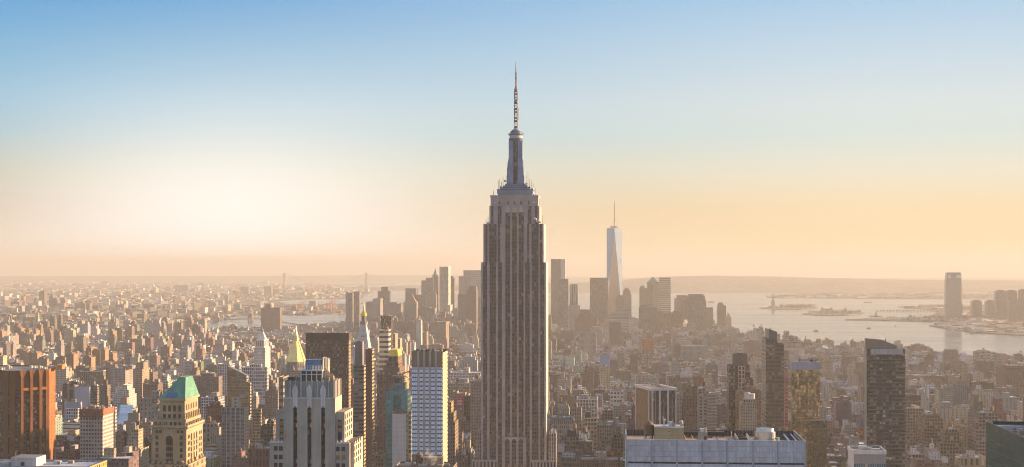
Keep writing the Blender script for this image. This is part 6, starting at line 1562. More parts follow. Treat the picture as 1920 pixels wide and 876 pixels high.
estate([(26, 40, 616, 4650, 47, 'hazy brick tower, widest of three in a row under the left bridge pier'), (48, 55, 619, 4600, 60, 'hazy brick tower, middle of three in a row under the left bridge pier'), (61, 68, 620, 4550, 75, 'hazy brick tower, right of three in a row under the left bridge pier'),
        (-6, 4, 621, 4200, 12, 'sunlit brick tower cropped by the left edge, above the orange tower'),
        (38, 54, 661, 3350, 60, 'brick tower just above the orange tower roof, leftmost of a pair'), (60, 70, 662, 3350, 78, 'brick tower just above the orange tower roof, right of a pair'),
        (67, 88, 673, 3150, 92, 'low wide brick slab directly above the orange tower right edge'),
        (124, 138, 664, 3250, 147, 'tall brick tower with a bright flank right of the orange tower'), (155, 171, 670, 3150, 179, 'brick tower second of five in the row above the netted block'),
        (172, 181, 657, 3450, 188, 'slim brick tower third of five in the row above the netted block'), (188, 197, 656, 3450, 204, 'brick tower fourth of five in the row above the netted block'),
        (204, 212, 663, 3350, 220, 'brick tower rightmost of five in the row above the netted block'), (161, 171, 652, 3650, 182, 'brick tower behind the row above the netted block'),
        (104, 122, 670, 3300, 124, 'shadowed brick slab left of the tall bright flanked brick tower'),
        (243, 247, 632, 4000, 255, 'blue grey hazy slab with a bright chimney beyond the tan apartment slab'), (202, 212, 621, 4450, 219, 'pale stepped hazy tower beyond the brick row'),
        (301, 318, 650, 3700, 322, 'brick slab pair in haze above the green roof'), (148, 164, 633, 4300, 166, 'wide dark hazy slab beyond the brick row'),
        (116, 128, 624, 4500, 130, 'dark hazy slab left of the bridge deck end'), (96, 112, 622, 4550, 114, 'dark hazy slab below the left bridge pier')], 'estate_tower', '', 'brick estate towers in the left field')
# ------------------------------------------------------------------ downtown: hazy towers left of the central skyscraper
def dt(label, x0, x1, yt, D, st='ribbon', tint=(.26, .24, .23), tiers=(), side=None, depth=45, name='downtown_tower', roof=RGREY, **k):
    tint = tuple(v * .9 for v in tint)
    return building(name, label, O, x0, x1, yt, D, side=side, st=st, tint=tint, roof=roof, tiers=tiers, depth=depth, cl=0, **k)
dt('pale twin slab tower in haze between the gold pyramid and the gold cupola', 648, 661, 550, 5000, 'strip', (.30, .29, .30), ((649, 653, 547, 2, 8), (655, 660, 549, 2, 8)))
dt('right slab of the pale twin tower in haze', 662, 674, 547, 5030, 'strip', (.33, .32, .33), side=676)
dt('broad pale grey slab right of the gold cupola', 686, 713, 566, 5200, 'fine', (.34, .32, .31), ((698, 713, 560, 5, 5),), side=718)
dt('dark topped hazy tower with a square cap, far left of downtown', 708, 730, 546, 6300, 'strip', (.20, .18, .17), ((714, 726, 538, 8, 8),))
dt('wide low grey slab beside the broad pale slab', 720, 752, 570, 5500, 'fine', (.27, .25, .24), ((726, 744, 567, 4, 4),))
dt('mid grey block with a sunlit top right of the square capped tower', 760, 780, 541, 6300, 'fine', (.27, .24, .22), side=783)
dt('dark flat block behind the peaked downtown tower', 776, 792, 553, 6200, 'ribbon', (.22, .20, .19))
def peaked():
    s, r = dt('tall hazy stone tower with a pointed pyramid roof', 757, 781, 566, 5150, 'fine', (.33, .29, .26), depth=40)
    b = MB(); w2, d2 = s.w / 2, s.d / 2
    b.poly([(-w2 + 3, -d2 + 3), (w2 - 3, -d2 + 3), (w2 - 3, d2 - 3), (-w2 + 3, d2 - 3)], s.h(566) - 1, s.h(549), (.26, .17, .13), None, 'copper', RTAN, 'copper', scale=.06, ctr=(0, 0)); b.build('pyramid_roof', r)
peaked()
dt('flat topped ribbed tower left of the domed spire tower', 790, 812, 526, 6200, 'strip', (.30, .27, .25), ((798, 812, 521, 6, 6),))
def spire_tower():
    s, r = dt('slender stone tower stepping up to a domed spire', 809, 822, 520, 6350, 'strip', (.28, .24, .22), depth=34, tiers=((810.5, 820.5, 515, 4, 4),))
    b = MB(); b.cyl(s.lx(815.5), 0, 9, s.h(515), s.h(510), (.26, .24, .22), 10, r1=7); b.cyl(s.lx(815.5), 0, 7, s.h(510), s.h(504.5), (.26, .24, .22), 10, r1=1.4); b.cyl(s.lx(815.5), 0, .9, s.h(505), s.h(500), (.26, .24, .22), 6, r1=.2); b.build('spire', r)
spire_tower()
def rippled():
    s = Site(824, 841, 5900, side=845, depth=40)
    r = s.root('rippled_steel_tower', 'bright steel tower with rippled gleaming strips, left of the central skyscraper', O, h=s.h(500))
    w2, d2 = s.w / 2, s.d / 2; b = MB(); n = 30; St = (.66, .60, .52)
    pts = []
    for k in range(n + 1): x = -w2 + 2 * w2 * k / n; pts.append((x, -d2 + 3.2 * sin(k * 1.05) + (6 if k > 13 else 0)))
    pts += [(w2, d2), (-w2, d2)]
    b.poly(pts, 0, s.h(500), St, (60, 3.6, .97, .35, .2), 'facade', RGREY); b.build('wall', r)
    q = MB(); q.box(s.lx(838), s.lx(844.5), -d2 - 8, d2, 0, s.h(572), St, (60, 3.6, .97, .35, .2), roof=RGREY); q.build('lower_wing', r)
    HEROES.append((r, 824, 845, 500))
rippled()
dt('thin dark slab behind the rippled steel tower', 843, 852, 521, 6300, 'strip', (.24, .20, .17), ((844, 849, 518, 4, 4),))
dt('large pale slab with a mast, just left of the central skyscraper', 869, 903, 507, 6250, (3, 8, .5, .5, .1), (.40, .36, .31), band=(5, (.30, .27, .25)))
dt('pale slab wing left of the large pale slab with a mast', 860, 870, 518, 6240, 'fine', (.40, .35, .30))
s, r = dt('dark broad tower in front of the large pale slab', 875, 893, 544, 4900, 'fine', (.165, .13, .11), ((878, 892, 537, 5, 5),), side=896)
dt('grey slab left of the dark broad tower', 858, 875, 552, 4950, 'fine', (.27, .24, .22))
dt('brown slab between the dark broad tower and the central skyscraper', 894, 903, 558, 5400, 'fine', (.28, .23, .2))
dt('sunlit stepped stone tower below the domed spire tower', 797, 818, 552, 5700, 'fine', (.36, .31, .27), ((803, 816, 547, 5, 5),), side=819)
dt('long colonnaded stone block under the stepped stone tower', 783, 815, 578, 5050, 'strip', (.33, .30, .28), ((788, 806, 576, 4, 4),), side=818, depth=60)
def white_step():
    s, r = dt('small bright white stepped tower low in front of downtown', 780, 789.5, 602, 3900, 'fine', (.60, .56, .53), ((781.5, 788.5, 600, 3, 3),), side=792)
    b = MB(); b.cyl(s.lx(785), 0, 3.2, s.h(600), s.h(594), (.55, .52, .5), 8, r1=.3, m='stone'); b.build('pyramid_roof', r)
white_step()
dt('tan block with a sunlit side below the grey slabs', 818, 836, 604, 4100, 'fine', (.33, .26, .2), side=842, name='tan_block')
dt('dark hazy block left of the peaked downtown tower', 738, 757, 592, 5000, 'fine', (.27, .24, .22), ((744, 754, 586, 4, 4),))
dt('slim sunlit tan block beside the small white stepped tower', 793, 800, 622, 3800, 'fine', (.40, .30, .2), side=803, name='tan_block')
# right of the central skyscraper
def two_face():
    s, r = dt('tall dark glass tower with a gleaming right face right of the skyscraper', 1033, 1051, 486, 5600, (2, 4, .9, .8, .2), (.26, .22, .20), m='facade_glass', depth=30)
    w2, d2 = s.w / 2, s.d / 2; b = MB(); b.box(w2 + .3, s.lx(1060), -d2 + 5, d2, 0, s.h(486), (.62, .58, .48), (2, 4, .0, .0, 0), roof=RGREY); b.build('painted_lit_face', r)  # pale box paints the sunlit right face of the tower
two_face()
dt('brown mirror block in front of the gleaming faced tower', 1048, 1065.5, 523, 5450, (4, 4, .95, .9, .15), (.30, .19, .15), m='facade_glass', depth=30)
dt('slim pale tower with red vertical stripes', 1068, 1083.5, 534, 5700, (8, 40, .45, 1, .1), (.40, .36, .34), ((1070, 1082, 533, 3, 3),))
dt('wide bronze glass block left of the tapering glass tower', 1106, 1140, 521, 5650, (3, 4, .9, .8, .1), (.28, .22, .17), m='facade_glass', depth=40)
def tapering():
    D = 5880
    s = Site(1137.5, 1166.5, D, depth=64)
    r = s.root('tapering_glass_tower', 'tallest downtown tower, blue tapering glass with a thin mast', O, h=s.h(428))
    w2 = s.w / 2; zb, zt = s.h(592), s.h(429); h = s.h
    base = [(-w2, -w2), (w2, -w2), (w2, w2), (-w2, w2)]; top = [(0, -w2), (w2, 0), (0, w2), (-w2, 0)]
    b = MB(); b.box(-w2, w2, -w2, w2, 0, zb, (.3, .3, .31), (2, 5, .5, .8, .3), 'facade_glass', roof=RGREY); b.build('base', r)
    g = MB()
    for i in range(4):
        j = (i + 1) % 4
        A, B, T, Tn = base[i], base[j], top[i], top[j]
        nf = (zt - zb) / 4
        g.face([(*A, zb), (*B, zb), (*T, zt)], (.50, .44, .40), 'glass', [(0, 0), (24, 0), (12, nf)])  # brown and blue facet tints paint in mirrored ground and sky
        g.face([(*B, zb), (*Tn, zt), (*T, zt)], (.32, .44, .55), 'glass', [(12, 0), (24, nf), (0, nf)])
    g.build('wall', r)
    c = MB(); c.poly([(p[0] * .98, p[1] * .98) for p in top], zt, zt + 3, (.4, .42, .44), None, 'stone', RGREY)
    c.build('parapet', r)
    m_ = MB()
    for k in range(3): m_.cyl(0, 0, 19, zt + 4.5 + k * 3, zt + 5.7 + k * 3, (.36, .35, .34), 24)
    for k in range(8): a = k * pi / 4; m_.bar((19 * cos(a), 19 * sin(a), zt + 3), (19 * cos(a), 19 * sin(a), zt + 12), .8, (.36, .35, .34)); m_.bar((19 * cos(a), 19 * sin(a), zt + 10), (0, 0, h(409)), .35, (.36, .35, .34))
    m_.build('mast_ring', r)
    a = MB(); a.cyl(0, 0, 2.5, zt, h(410), (.30, .28, .27), 8); a.cyl(0, 0, 1.8, h(410), h(385), (.32, .29, .28), 8); a.cyl(0, 0, 1.2, h(385), h(374), (.32, .29, .28), 8, r1=.4)
    for k in range(9): z = h(409) + k * 7.4; a.cyl(0, 0, 2.4, z, z + 1.4, (.28, .26, .25), 8)
    a.build('mast', r)
    HEROES.append((r, 1137, 1167, 374))
tapering()
def domed(x0, x1, yt, D, label, dome=True):
    s, r = dt(label, x0, x1, yt, D, 'fine', (.34, .28, .22))
    w2 = s.w / 2; b = MB()
    n = 8
    for k in range(n // 2 + 1):
        pass
    if dome:
        for k in range(5):
            a0, a1 = k / 5 * pi / 2, (k + 1) / 5 * pi / 2
            b.poly([(w2 * .92 * cos(a0) * cos(t), w2 * .92 * cos(a0) * sin(t)) for t in [2 * pi * i / 16 for i in range(16)]], s.h(yt) - 1 + w2 * .8 * sin(a0), s.h(yt) - 1 + w2 * .8 * sin(a1), (.20, .24, .25), None, 'copper', (.2, .24, .25), 'copper', scale=max(.02, cos(a1) / cos(a0)), ctr=(0, 0))
        b.build('dome', r)
    return s, r
s, r = dt('rounded top tower right of the tapering glass tower', 1167, 1184, 552, 6400, 'fine', (.30, .23, .19), ((1168.5, 1182, 545, 3, 3), (1171, 1179, 541, 6, 6)))
dt('small dark rounded tower at the foot of the tapering glass tower', 1154.5, 1170, 562, 5600, 'strip', (.22, .17, .15), ((1156, 1169, 557, 3, 3), (1159, 1167, 554, 6, 6)))
domed(1199, 1213, 540, 6400, 'tan tower with a round blue dome')
def green_peak():
    s, r = dt('tan tower with a green copper pyramid roof downtown', 1213.5, 1235, 529, 6350, 'fine', (.30, .24, .2), depth=46)
    b = MB(); w2, d2 = s.w / 2, s.d / 2; b.poly([(-w2, -d2), (w2, -d2), (w2, d2), (-w2, d2)], s.h(529) - 1, s.h(519.5), (.16, .31, .25), None, 'copper', RTAN, 'copper', scale=.03, ctr=(0, 0)); b.build('pyramid_roof', r)
green_peak()
dt('pale gleaming slab in front of the green peaked downtown tower', 1225, 1235.5, 532, 6200, 'ribbon', (.50, .42, .30))
dt('striped slab tower right of the green peaked downtown tower', 1235.8, 1257.5, 520.5, 6300, (60, 8.5, .98, .5, .3), (.48, .43, .35))
dt('dark cluster block below the blue domed tower', 1198, 1232, 577, 5200, 'fine', (.20, .17, .16), ((1200, 1214, 572, 4, 4), (1214, 1226, 571, 4, 4)))
dt('orange lit glass slab on the dark cluster block', 1207.5, 1219, 598, 5050, (4, 4, .9, .85, .1), (.50, .26, .11), m='facade_glass', depth=18)
dt('long red brown brick block right of the dark cluster', 1232, 1263, 586, 5150, 'strip', (.24, .155, .125), ((1234, 1242, 583, 4, 4),))
dt('taller red brown brick block beside the long one', 1262, 1279, 584, 5200, 'strip', (.22, .14, .115), depth=30)
s, r = dt('tan tower with a sloped roof left of the massive grey tower', 1265, 1289, 560, 5900, 'fine', (.34, .27, .21), ((1269, 1287, 554, 5, 5),))
dt('massive grey ribbed tower with chamfered shoulders', 1286, 1324, 563, 5350, 'strip', (.27, .235, .215), ((1288, 1322, 555, 2, 4), (1291, 1319, 552, 4, 6, (.20, .19, .19), 'blank')), depth=60)
dt('dark narrow wing left of the massive grey ribbed tower', 1278, 1288, 563, 5300, 'fine', (.22, .18, .165))
dt('brown block right of the massive grey tower', 1324, 1337, 577, 5500, 'fine', (.26, .20, .17), ((1324, 1340, 592, 0.5, 8),))
dt('tall red brown tower by the river edge', 1345.5, 1361.5, 573, 5650, 'fine', (.24, .165, .135), ((1347, 1356, 568, 3, 3),))
dt('bright cream tower at the river edge with a small pointed cap', 1362, 1371.5, 597, 5300, 'fine', (.58, .44, .27), ((1363, 1370.5, 594, 3, 3), (1365, 1368, 588.5, 8, 8)))
dt('red brown stepped block in front of downtown, right of the skyscraper', 1078, 1120, 596, 4700, 'fine', (.27, .16, .125), ((1084, 1112, 588, 6, 6), (1087, 1108, 581, 10, 10)), depth=50)
dt('pale terraced white complex under the tapering glass tower', 1134, 1180, 596, 4900, (60, 5.5, .98, .45, .2), (.42, .38, .34), ((1146, 1180, 586, 4, 4), (1158, 1180, 579, 8, 4)), depth=50)
dt('olive brown office block in front of the pale terraced complex', 1142, 1164, 604, 4200, 'fine', (.22, .175, .13), depth=40)
dt('long pale windowed block below the red brown stepped block', 1085, 1118, 626, 3900, 'punch', (.40, .34, .29), ((1089, 1116, 623, 4, 4),), name='pale_block', depth=40)
dt('white windowed block left of the olive brown block', 1106, 1130, 617, 4300, 'punch', (.48, .43, .38), ((1110, 1126, 613, 6, 6),), name='pale_block')
dt('pale low block beside the red striped slim tower', 1066, 1088, 573, 5500, 'blank', (.40, .37, .35), name='pale_block')
dt('brown slab with an orange sunlit edge right of the skyscraper', 1026, 1034, 592, 4600, 'fine', (.30, .19, .13), side=None, depth=24, name='tan_block')
dt('orange netted construction block in the hazy middle field', 1204, 1226, 636, 3900, (3, 6, .8, .4, 0), (.62, .17, .07), depth=30, name='netted_site')
dt('long pale stone block at the right end of the hazy field', 1278, 1328, 648, 3700, 'punch', (.40, .36, .31), name='pale_block', depth=44)
dt('white slab pair left of the long pale stone block', 1239, 1249, 640, 3800, 'ribbon', (.46, .41, .36), name='pale_block', depth=30)
dt('white banded slab beside the long pale stone block', 1269, 1285, 635, 3850, (60, 5, .98, .45, 0), (.52, .47, .41), name='pale_block', depth=30)
dt('small grey blue slab in the hazy field near the river', 1318, 1327, 634, 4000, 'blank', (.26, .30, .36), name='blue_slab', depth=24)
dt('brown warehouse near the river with a dark roof house', 1330, 1362, 628, 4300, 'fine', (.25, .21, .17), ((1340, 1358, 624, 5, 5),), name='river_warehouse', depth=50)
dt('big terraced hazy block by the river behind the bronze tower', 1470, 1492, 640, 4100, (60, 6, .98, .4, 0), (.30, .26, .22), ((1472, 1488, 630, 5, 5), (1474, 1480, 622, 8, 8)), name='terraced_block', depth=70)
dt('terraced wing stepping down right of the big terraced hazy block', 1491, 1502, 641, 4080, (60, 6, .98, .4, 0), (.30, .26, .22), ((1491, 1497, 632, 5, 5),), name='terraced_block', depth=60)
dt('white office block right of the terraced hazy wing', 1474, 1498, 655, 3700, 'punch', (.42, .37, .32), name='pale_block', depth=40)
dt('dark brick block with stepped roof near the river', 1518, 1534, 650, 3950, 'fine', (.24, .18, .15), name='river_warehouse', depth=40)
dt('lit cream stepped tower in the field left of the balcony tower', 1546, 1561, 676, 3000, 'fine', (.46, .34, .22), ((1548, 1556, 668, 4, 4),), name='cream_tower', depth=26)
dt('long white factory near the river left of the balcony tower', 1556, 1596, 668, 3400, 'loft', (.46, .41, .36), name='white_factory', depth=40)
# ------------------------------------------------------------------ far shore towers at the right
def river_tower():
    s = Site(1775, 1805, 6900, depth=52)
    r = s.root('tall_shore_tower', 'tallest hazy tower on the far shore at right, tapering glass', O, h=s.h(511))
    w2, d2 = s.w / 2, s.d / 2; h = s.h
    b = MB(); c = 6
    base = [(-w2 + c, -d2), (w2 - c, -d2), (w2, -d2 + c), (w2, d2 - c), (w2 - c, d2), (-w2 + c, d2), (-w2, d2 - c), (-w2, -d2 + c)]
    T = (.26, .25, .26); st = (3, 4, .85, .6, .3)
    b.poly(base, 0, h(528), T, st, 'facade_glass', RGREY); b.build('wall', r)
    u = MB(); u.poly(base, h(528), h(511), (.24, .235, .25), st, 'facade_glass', RGREY, scale=.88, ctr=(0, 0)); u.build('tapered_top', r)
    for a, c_ in ((1777.5, 1783), (1792, 1802)):
        w = MB(); w.face([(s.lx(a), -d2 - .2, h(522)), (s.lx(c_), -d2 - .2, h(522)), (s.lx(c_) - .4, -d2 + 1.0, h(515)), (s.lx(a) + .4, -d2 + 1.0, h(515))], (.58, .58, .55), 'paint'); w.build('pale_panel', r)
    v = MB()
    for x in (1781, 1786, 1789, 1793): v.bar((s.lx(x), 0, h(511)), (s.lx(x) + 6, 0, h(509)), .9, (.6, .3, .2))
    v.build('roof_rig', r)
    HEROES.append((r, 1775, 1806, 510))
river_tower()
for lab, x0, x1, yt, yb in (('square hazy tower first right of the tall shore tower', 1824, 1841, 565, 6900), ('square hazy tower second right of the tall shore tower', 1850.5, 1867, 565, 7000), ('tall hazy tower, tallest of the group right of the shore tower', 1869, 1887, 546, 6800), ('tall hazy tower behind the wide one at the right edge', 1889, 1907, 546, 6900), ('wide brown hazy block at the right edge on the far shore', 1894, 1920, 562, 6500), ('hazy tower cropped by the right edge on the far shore', 1914, 1935, 544, 6800)):
    dt(lab, x0, x1, yt, yb, 'strip', (.24, .225, .21), ((x0 + 3, x1 - 3, yt - 2, 8, 8),), name='shore_tower')
for lab, x0, x1, yt, D, tt in (('low hazy block at the foot of the tall shore tower', 1806, 1820, 592, 7000, (.24, .2, .18)), ('pale low office block on the far shore, left of two', 1820, 1842, 594, 6900, (.36, .33, .31)), ('pale low office block on the far shore, right of two', 1843, 1884, 592, 6800, (.34, .31, .29)), ('low wide brown block at the water on the far shore', 1838, 1890, 606, 6450, (.27, .22, .2)), ('sunlit white pier block at the right edge over the water', 1891, 1921, 613, 5900, (.56, .48, .36))):
    dt(lab, x0, x1, yt, D, 'ribbon', tt, name='shore_block')
# ------------------------------------------------------------------ bridges
def suspension(name, label, x_a, x_b, D_a, D_b, ytop_a, ydeck, ext, wid, tint, sag_f=.9, tw=9, D_ends=None, deck_t=7, legs=True):
    """two towers at columns x_a, x_b; cables swoop between and beyond them; the deck carries on by ext (left, right) columns"""
    r = bpy.data.objects.new(name, None); col.objects.link(r); tag(r, label, 'bridge')
    A = Vector((px(x_a, D_a), D_a, 0)); B = Vector((px(x_b, D_b), D_b, 0)); r.location = (A + B) / 2 + Vector((0, 0, -drop((D_a + D_b) / 2)))
    o = r.location.copy(); A -= o; B -= o
    ztop = hgt(ytop_a, D_a); zd = hgt(ydeck, (D_a + D_b) / 2)
    u = (B - A).normalized(); n = Vector((-u.y, u.x, 0)); L = (B - A).length
    pr = A - u * L * ext[0]; en = B + u * L * ext[1]
    for P in (A, B):
        b = MB()
        for s_ in (-1, 1):
            c = Vector((P.x, P.y, 0)) + n * s_ * wid / 2
            b.bar((c.x, c.y, 0), (c.x, c.y, ztop), tw, tint, 'stone')
        for f_ in (.97, .62): 
            c0 = Vector((P.x, P.y, ztop * f_)) - n * wid / 2; c1 = Vector((P.x, P.y, ztop * f_)) + n * wid / 2; b.bar(tuple(c0), tuple(c1), tw * .75, tint, 'stone')
        for f0, f1 in ((.62, .97), (.97, .62)):
            c0 = Vector((P.x, P.y, ztop * f0)) - n * wid / 2; c1 = Vector((P.x, P.y, ztop * f1)) + n * wid / 2; b.bar(tuple(c0), tuple(c1), tw * .3, tint, 'stone')
        b.build('bridge_tower', r)
    d = MB()
    a0 = pr; q = [a0 - n * wid / 2, en - n * wid / 2, en + n * wid / 2, a0 + n * wid / 2]
    d.poly([(p.x, p.y) for p in q], zd - deck_t, zd, tint, None, 'stone', RGREY); d.build('deck', r)
    k = 40
    for s_ in (-1, 1):
        c = MB()
        off = n * s_ * wid / 2
        def bow(P, Q, z0, z1, zm, kk):
            prev = None
            for i in range(kk + 1):
                t = i / kk; p = P + (Q - P) * t + off
                z = z0 * (1 - t) ** 2 * 1 + z1 * t ** 2 + 2 * t * (1 - t) * (2 * zm - (z0 + z1) / 2) if zm is not None else z0 + (z1 - z0) * t - 6 * sin(pi * t)
                cur = (p.x, p.y, z)
                if prev: c.bar(prev, cur, 1.5, tint, 'stone')
                prev = cur
                if zm is not None and i % 2 == 0: c.bar((p.x, p.y, zd), cur, .5, tint, 'stone')
        bow(A, B, ztop, ztop, zd + (ztop - zd) * (1 - sag_f), k)
        bow(A, A - u * L * min(ext[0], .5), ztop, zd, None, 16); bow(B, B + u * L * min(ext[1], .5), ztop, zd, None, 16)
        c.build('cable', r)
    return r
suspension('suspension_bridge', 'grey suspension bridge with two steel towers over the river at far left', 103, 229, 6000, 5600, 586, 607.5, (1.4, .9), 30, (.20, .22, .25), tw=9)
suspension('far_suspension_bridge', 'faint long suspension bridge on the horizon left of the gold cupola', 534, 687.5, 17000, 17600, 512, 533, (.35, .35), 34, (.30, .29, .28), tw=17, deck_t=14, sag_f=.95)
suspension('stone_tower_bridge', 'low hazy bridge across the river beyond the white clock tower', 352, 470, 6500, 6700, 592, 605.5, (.5, .35), 26, (.26, .22, .2), tw=12, deck_t=6)
def trestle(name, label, x0, x1, y, D, z=8):
    r = bpy.data.objects.new(name, None); col.objects.link(r); r.location = (px((x0 + x1) / 2, D), D, -drop(D)); tag(r, label, 'bridge')
    w = (x1 - x0) / FPX * D / 2
    b = MB(); b.box(-w, w, -6, 6, z - 2.5, z, (.36, .31, .26), m='stone', rm='stone', bottom=True); b.build('deck', r)
    n = 18
    for k in range(n): x = -w + (k + .5) * 2 * w / n; p = MB(); p.box(x - 2.2, x + 2.2, -5, 5, -3, z - 2.5, (.32, .27, .22), m='stone', rm='stone'); p.build('pier', r)
trestle('causeway_bridge', 'thin low causeway over the water left of the tall shore tower', 1641, 1755, 590, 8100)
trestle('elevated_roadway', 'pale elevated pier roadway by the river right of the balcony tower', 1697, 1742, 662, 4300, 12)

# ------------------------------------------------------------------ harbour: statue, halls, boats, cranes
def statue():
    x, D = px(1449.5, 8700), 8700
    r = bpy.data.objects.new('monument_statue', None); col.objects.link(r); r.location = (x, D, -drop(D)); tag(r, 'small green robed statue raising a torch on a stone pedestal in the harbour', 'statue')
    b = MB(); z0 = 2.5
    star = [(30 * (1 if k % 2 else .66) * cos(2 * pi * k / 22), 30 * (1 if k % 2 else .66) * sin(2 * pi * k / 22)) for k in range(22)]
    b.poly(star, z0, z0 + 11, (.36, .31, .26), None, 'stone', (.3, .3, .25)); b.build('fort_base', r)
    b = MB(); b.poly([(-12, -12), (12, -12), (12, 12), (-12, 12)], z0 + 11, z0 + 30, (.42, .36, .29), None, 'stone', RTAN, scale=.75, ctr=(0, 0)); b.poly([(-10, -10), (10, -10), (10, 10), (-10, 10)], z0 + 30, z0 + 47, (.42, .36, .29), None, 'stone', RTAN, scale=.78, ctr=(0, 0)); b.build('pedestal', r)
    # robed figure: one lathe-like body with a raised arm, drawn as connected rings
    g = (.20, .34, .29); s = MB()
    rings = [(6.2, 0), (6.0, 6), (5.4, 13), (4.8, 20), (5.0, 25), (4.4, 29), (2.0, 31), (1.9, 32), (2.3, 34), (1.9, 36.4), (.6, 37.6)]
    zb = z0 + 47
    for (r0, h0), (r1, h1) in zip(rings, rings[1:]): s.poly([(r0 * cos(t) * 1.0, r0 * sin(t) * .8) for t in [2 * pi * i / 12 for i in range(12)]], zb + h0, zb + h1, g, None, 'copper', g, 'copper', scale=r1 / r0, ctr=(0, 0))
    s.bar((-3.5, 0, zb + 28), (-5.6, -1, zb + 36), 2.4, g, 'copper'); s.bar((-5.6, -1, zb + 36), (-5.9, -1, zb + 43), 1.9, g, 'copper')
    s.bar((3.6, 0, zb + 27), (5.2, -2, zb + 21), 2.3, g, 'copper'); s.box(3.4, 6.4, -4.2, -2.6, zb + 19, zb + 25, g, m='copper', rm='copper', bottom=True)
    for k in range(7): a = -1.2 + k * .4; s.bar((2.0 * sin(a), 0, zb + 36), (4.2 * sin(a), 0, zb + 36 + 3 * cos(a)), .5, g, 'copper')
    fig = s.build('figure', r)
    t = MB(); t.cyl(-5.9, -1, 1.5, zb + 42.6, zb + 44, g, 8, m='copper'); t.cyl(-5.9, -1, 1.1, zb + 44, zb + 46.6, (.8, .55, .15), 8, r1=.2, m='gold'); t.build('torch', fig)
statue()
def hall(name, label, x0, x1, ytop, ybase_D, tint, towers=(), depth=40, roof='hip', rt=(.22, .2, .19)):
    D = ybase_D; s = Site(x0, x1, D, depth=depth, th=0); r = s.root(name, label, 'hall')
    w2, d2 = s.w / 2, s.d / 2; z = s.h(ytop); e = 2.5 + (z - 2.5) * .62
    b = MB(); b.box(-w2, w2, -d2, d2, 2.0, e, tint, (7, 9, .5, .6, 0), roof=rt); b.build('wall', r)
    q = MB(); q.poly([(-w2 - 1, -d2 - 1), (w2 + 1, -d2 - 1), (w2 + 1, d2 + 1), (-w2 - 1, d2 + 1)], e, z, rt, None, 'roof', rt, 'roof', scale=.6); q.build('roof', r)
    for xt, yt, w_ in towers:
        t = MB(); x = s.lx(xt); t.box(x - w_, x + w_, -d2 - .6, -d2 - .6 + 2 * w_, 2, s.h(yt) - w_, tint, None, 'stone', roof=rt)
        t.poly([(x - w_, -d2 - .6), (x + w_, -d2 - .6), (x + w_, -d2 - .6 + 2 * w_), (x - w_, -d2 - .6 + 2 * w_)], s.h(yt) - w_, s.h(yt) + w_, (.2, .25, .22), None, 'copper', rt, 'copper', scale=.12); t.build('tower', r)
hall('immigrant_hall', 'long brick hall with corner turrets on the middle harbour island', 1541, 1561, 579, 8150, (.34, .24, .18), ((1542, 577.5, 6), (1559, 577.5, 6)))
hall('island_building', 'long low brick building at the right of the middle harbour island', 1575, 1606, 583, 8050, (.38, .28, .2), ((1585, 577, 5),), depth=50)
hall('island_building', 'low building at the left of the middle harbour island', 1520, 1538, 584.5, 8050, (.30, .24, .2))
hall('ferry_terminal', 'old terminal hall with a pointed clock tower on the spit', 1634, 1656, 594, 7250, (.24, .19, .17), ((1643, 587.5, 5),), depth=60)
hall('pier_shed', 'pale pier shed on the spit right of the old terminal hall', 1665, 1683, 599, 7150, (.58, .48, .34), depth=30)
def boat(label, x, y, L, cabin=True, rz=0, tint=(.5, .48, .44), dark=False, wake=True):
    X, D = ground(x, y); L *= .42
    r = bpy.data.objects.new('harbour_boat', None); col.objects.link(r); r.location = (X, D, -drop(D) - 1.0); r.rotation_euler = (0, 0, R(rz)); tag(r, label, 'boat', 'boats on the river')
    b = MB(); w = L * .14
    o = [(-L / 2, -w), (L * .3, -w), (L / 2, 0), (L * .3, w), (-L / 2, w)]
    b.poly(o, -.6, L * .07 + .6, (.12, .11, .11) if dark else tint, None, 'paint', RTAN, 'paint'); b.build('hull', r)
    if cabin:
        c = MB(); c.box(-L * .36, L * .22, -w * .8, w * .8, L * .07 + .6, L * .15 + 1.5, tint, (3, 2.4, .6, .5, 0), roof=WHITE); c.build('cabin', r)
        f = MB(); f.cyl(-L * .1, 0, L * .03, L * .15 + 1.5, L * .22 + 2, (.5, .2, .1), 10); f.build('funnel', r)
boat('small orange brown ferry on the open river right of the bronze tower', 1531, 621, 62, True, 8, (.50, .30, .16))
boat('ferry far out on the river beside the small wake, centre right', 1629, 616, 48, True, -6, (.42, .36, .3), True)
boat('tiny white boat below the pale pier shed', 1679, 611, 34, True, 10, (.75, .72, .66))
boat('pale boat on the river near the right edge', 1907.5, 627, 42, True, -40, (.7, .66, .58))
boat('long dark barge far out by the statue', 1628, 567, 160, False, 0, (.25, .22, .2), True)
boat('long pale ship beyond the downtown river towers', 1335, 567, 150, True, 3, (.50, .42, .34))
boat('small boat with a wake at the left of the open river', 1414, 610.5, 40, True, 4, (.6, .55, .48))
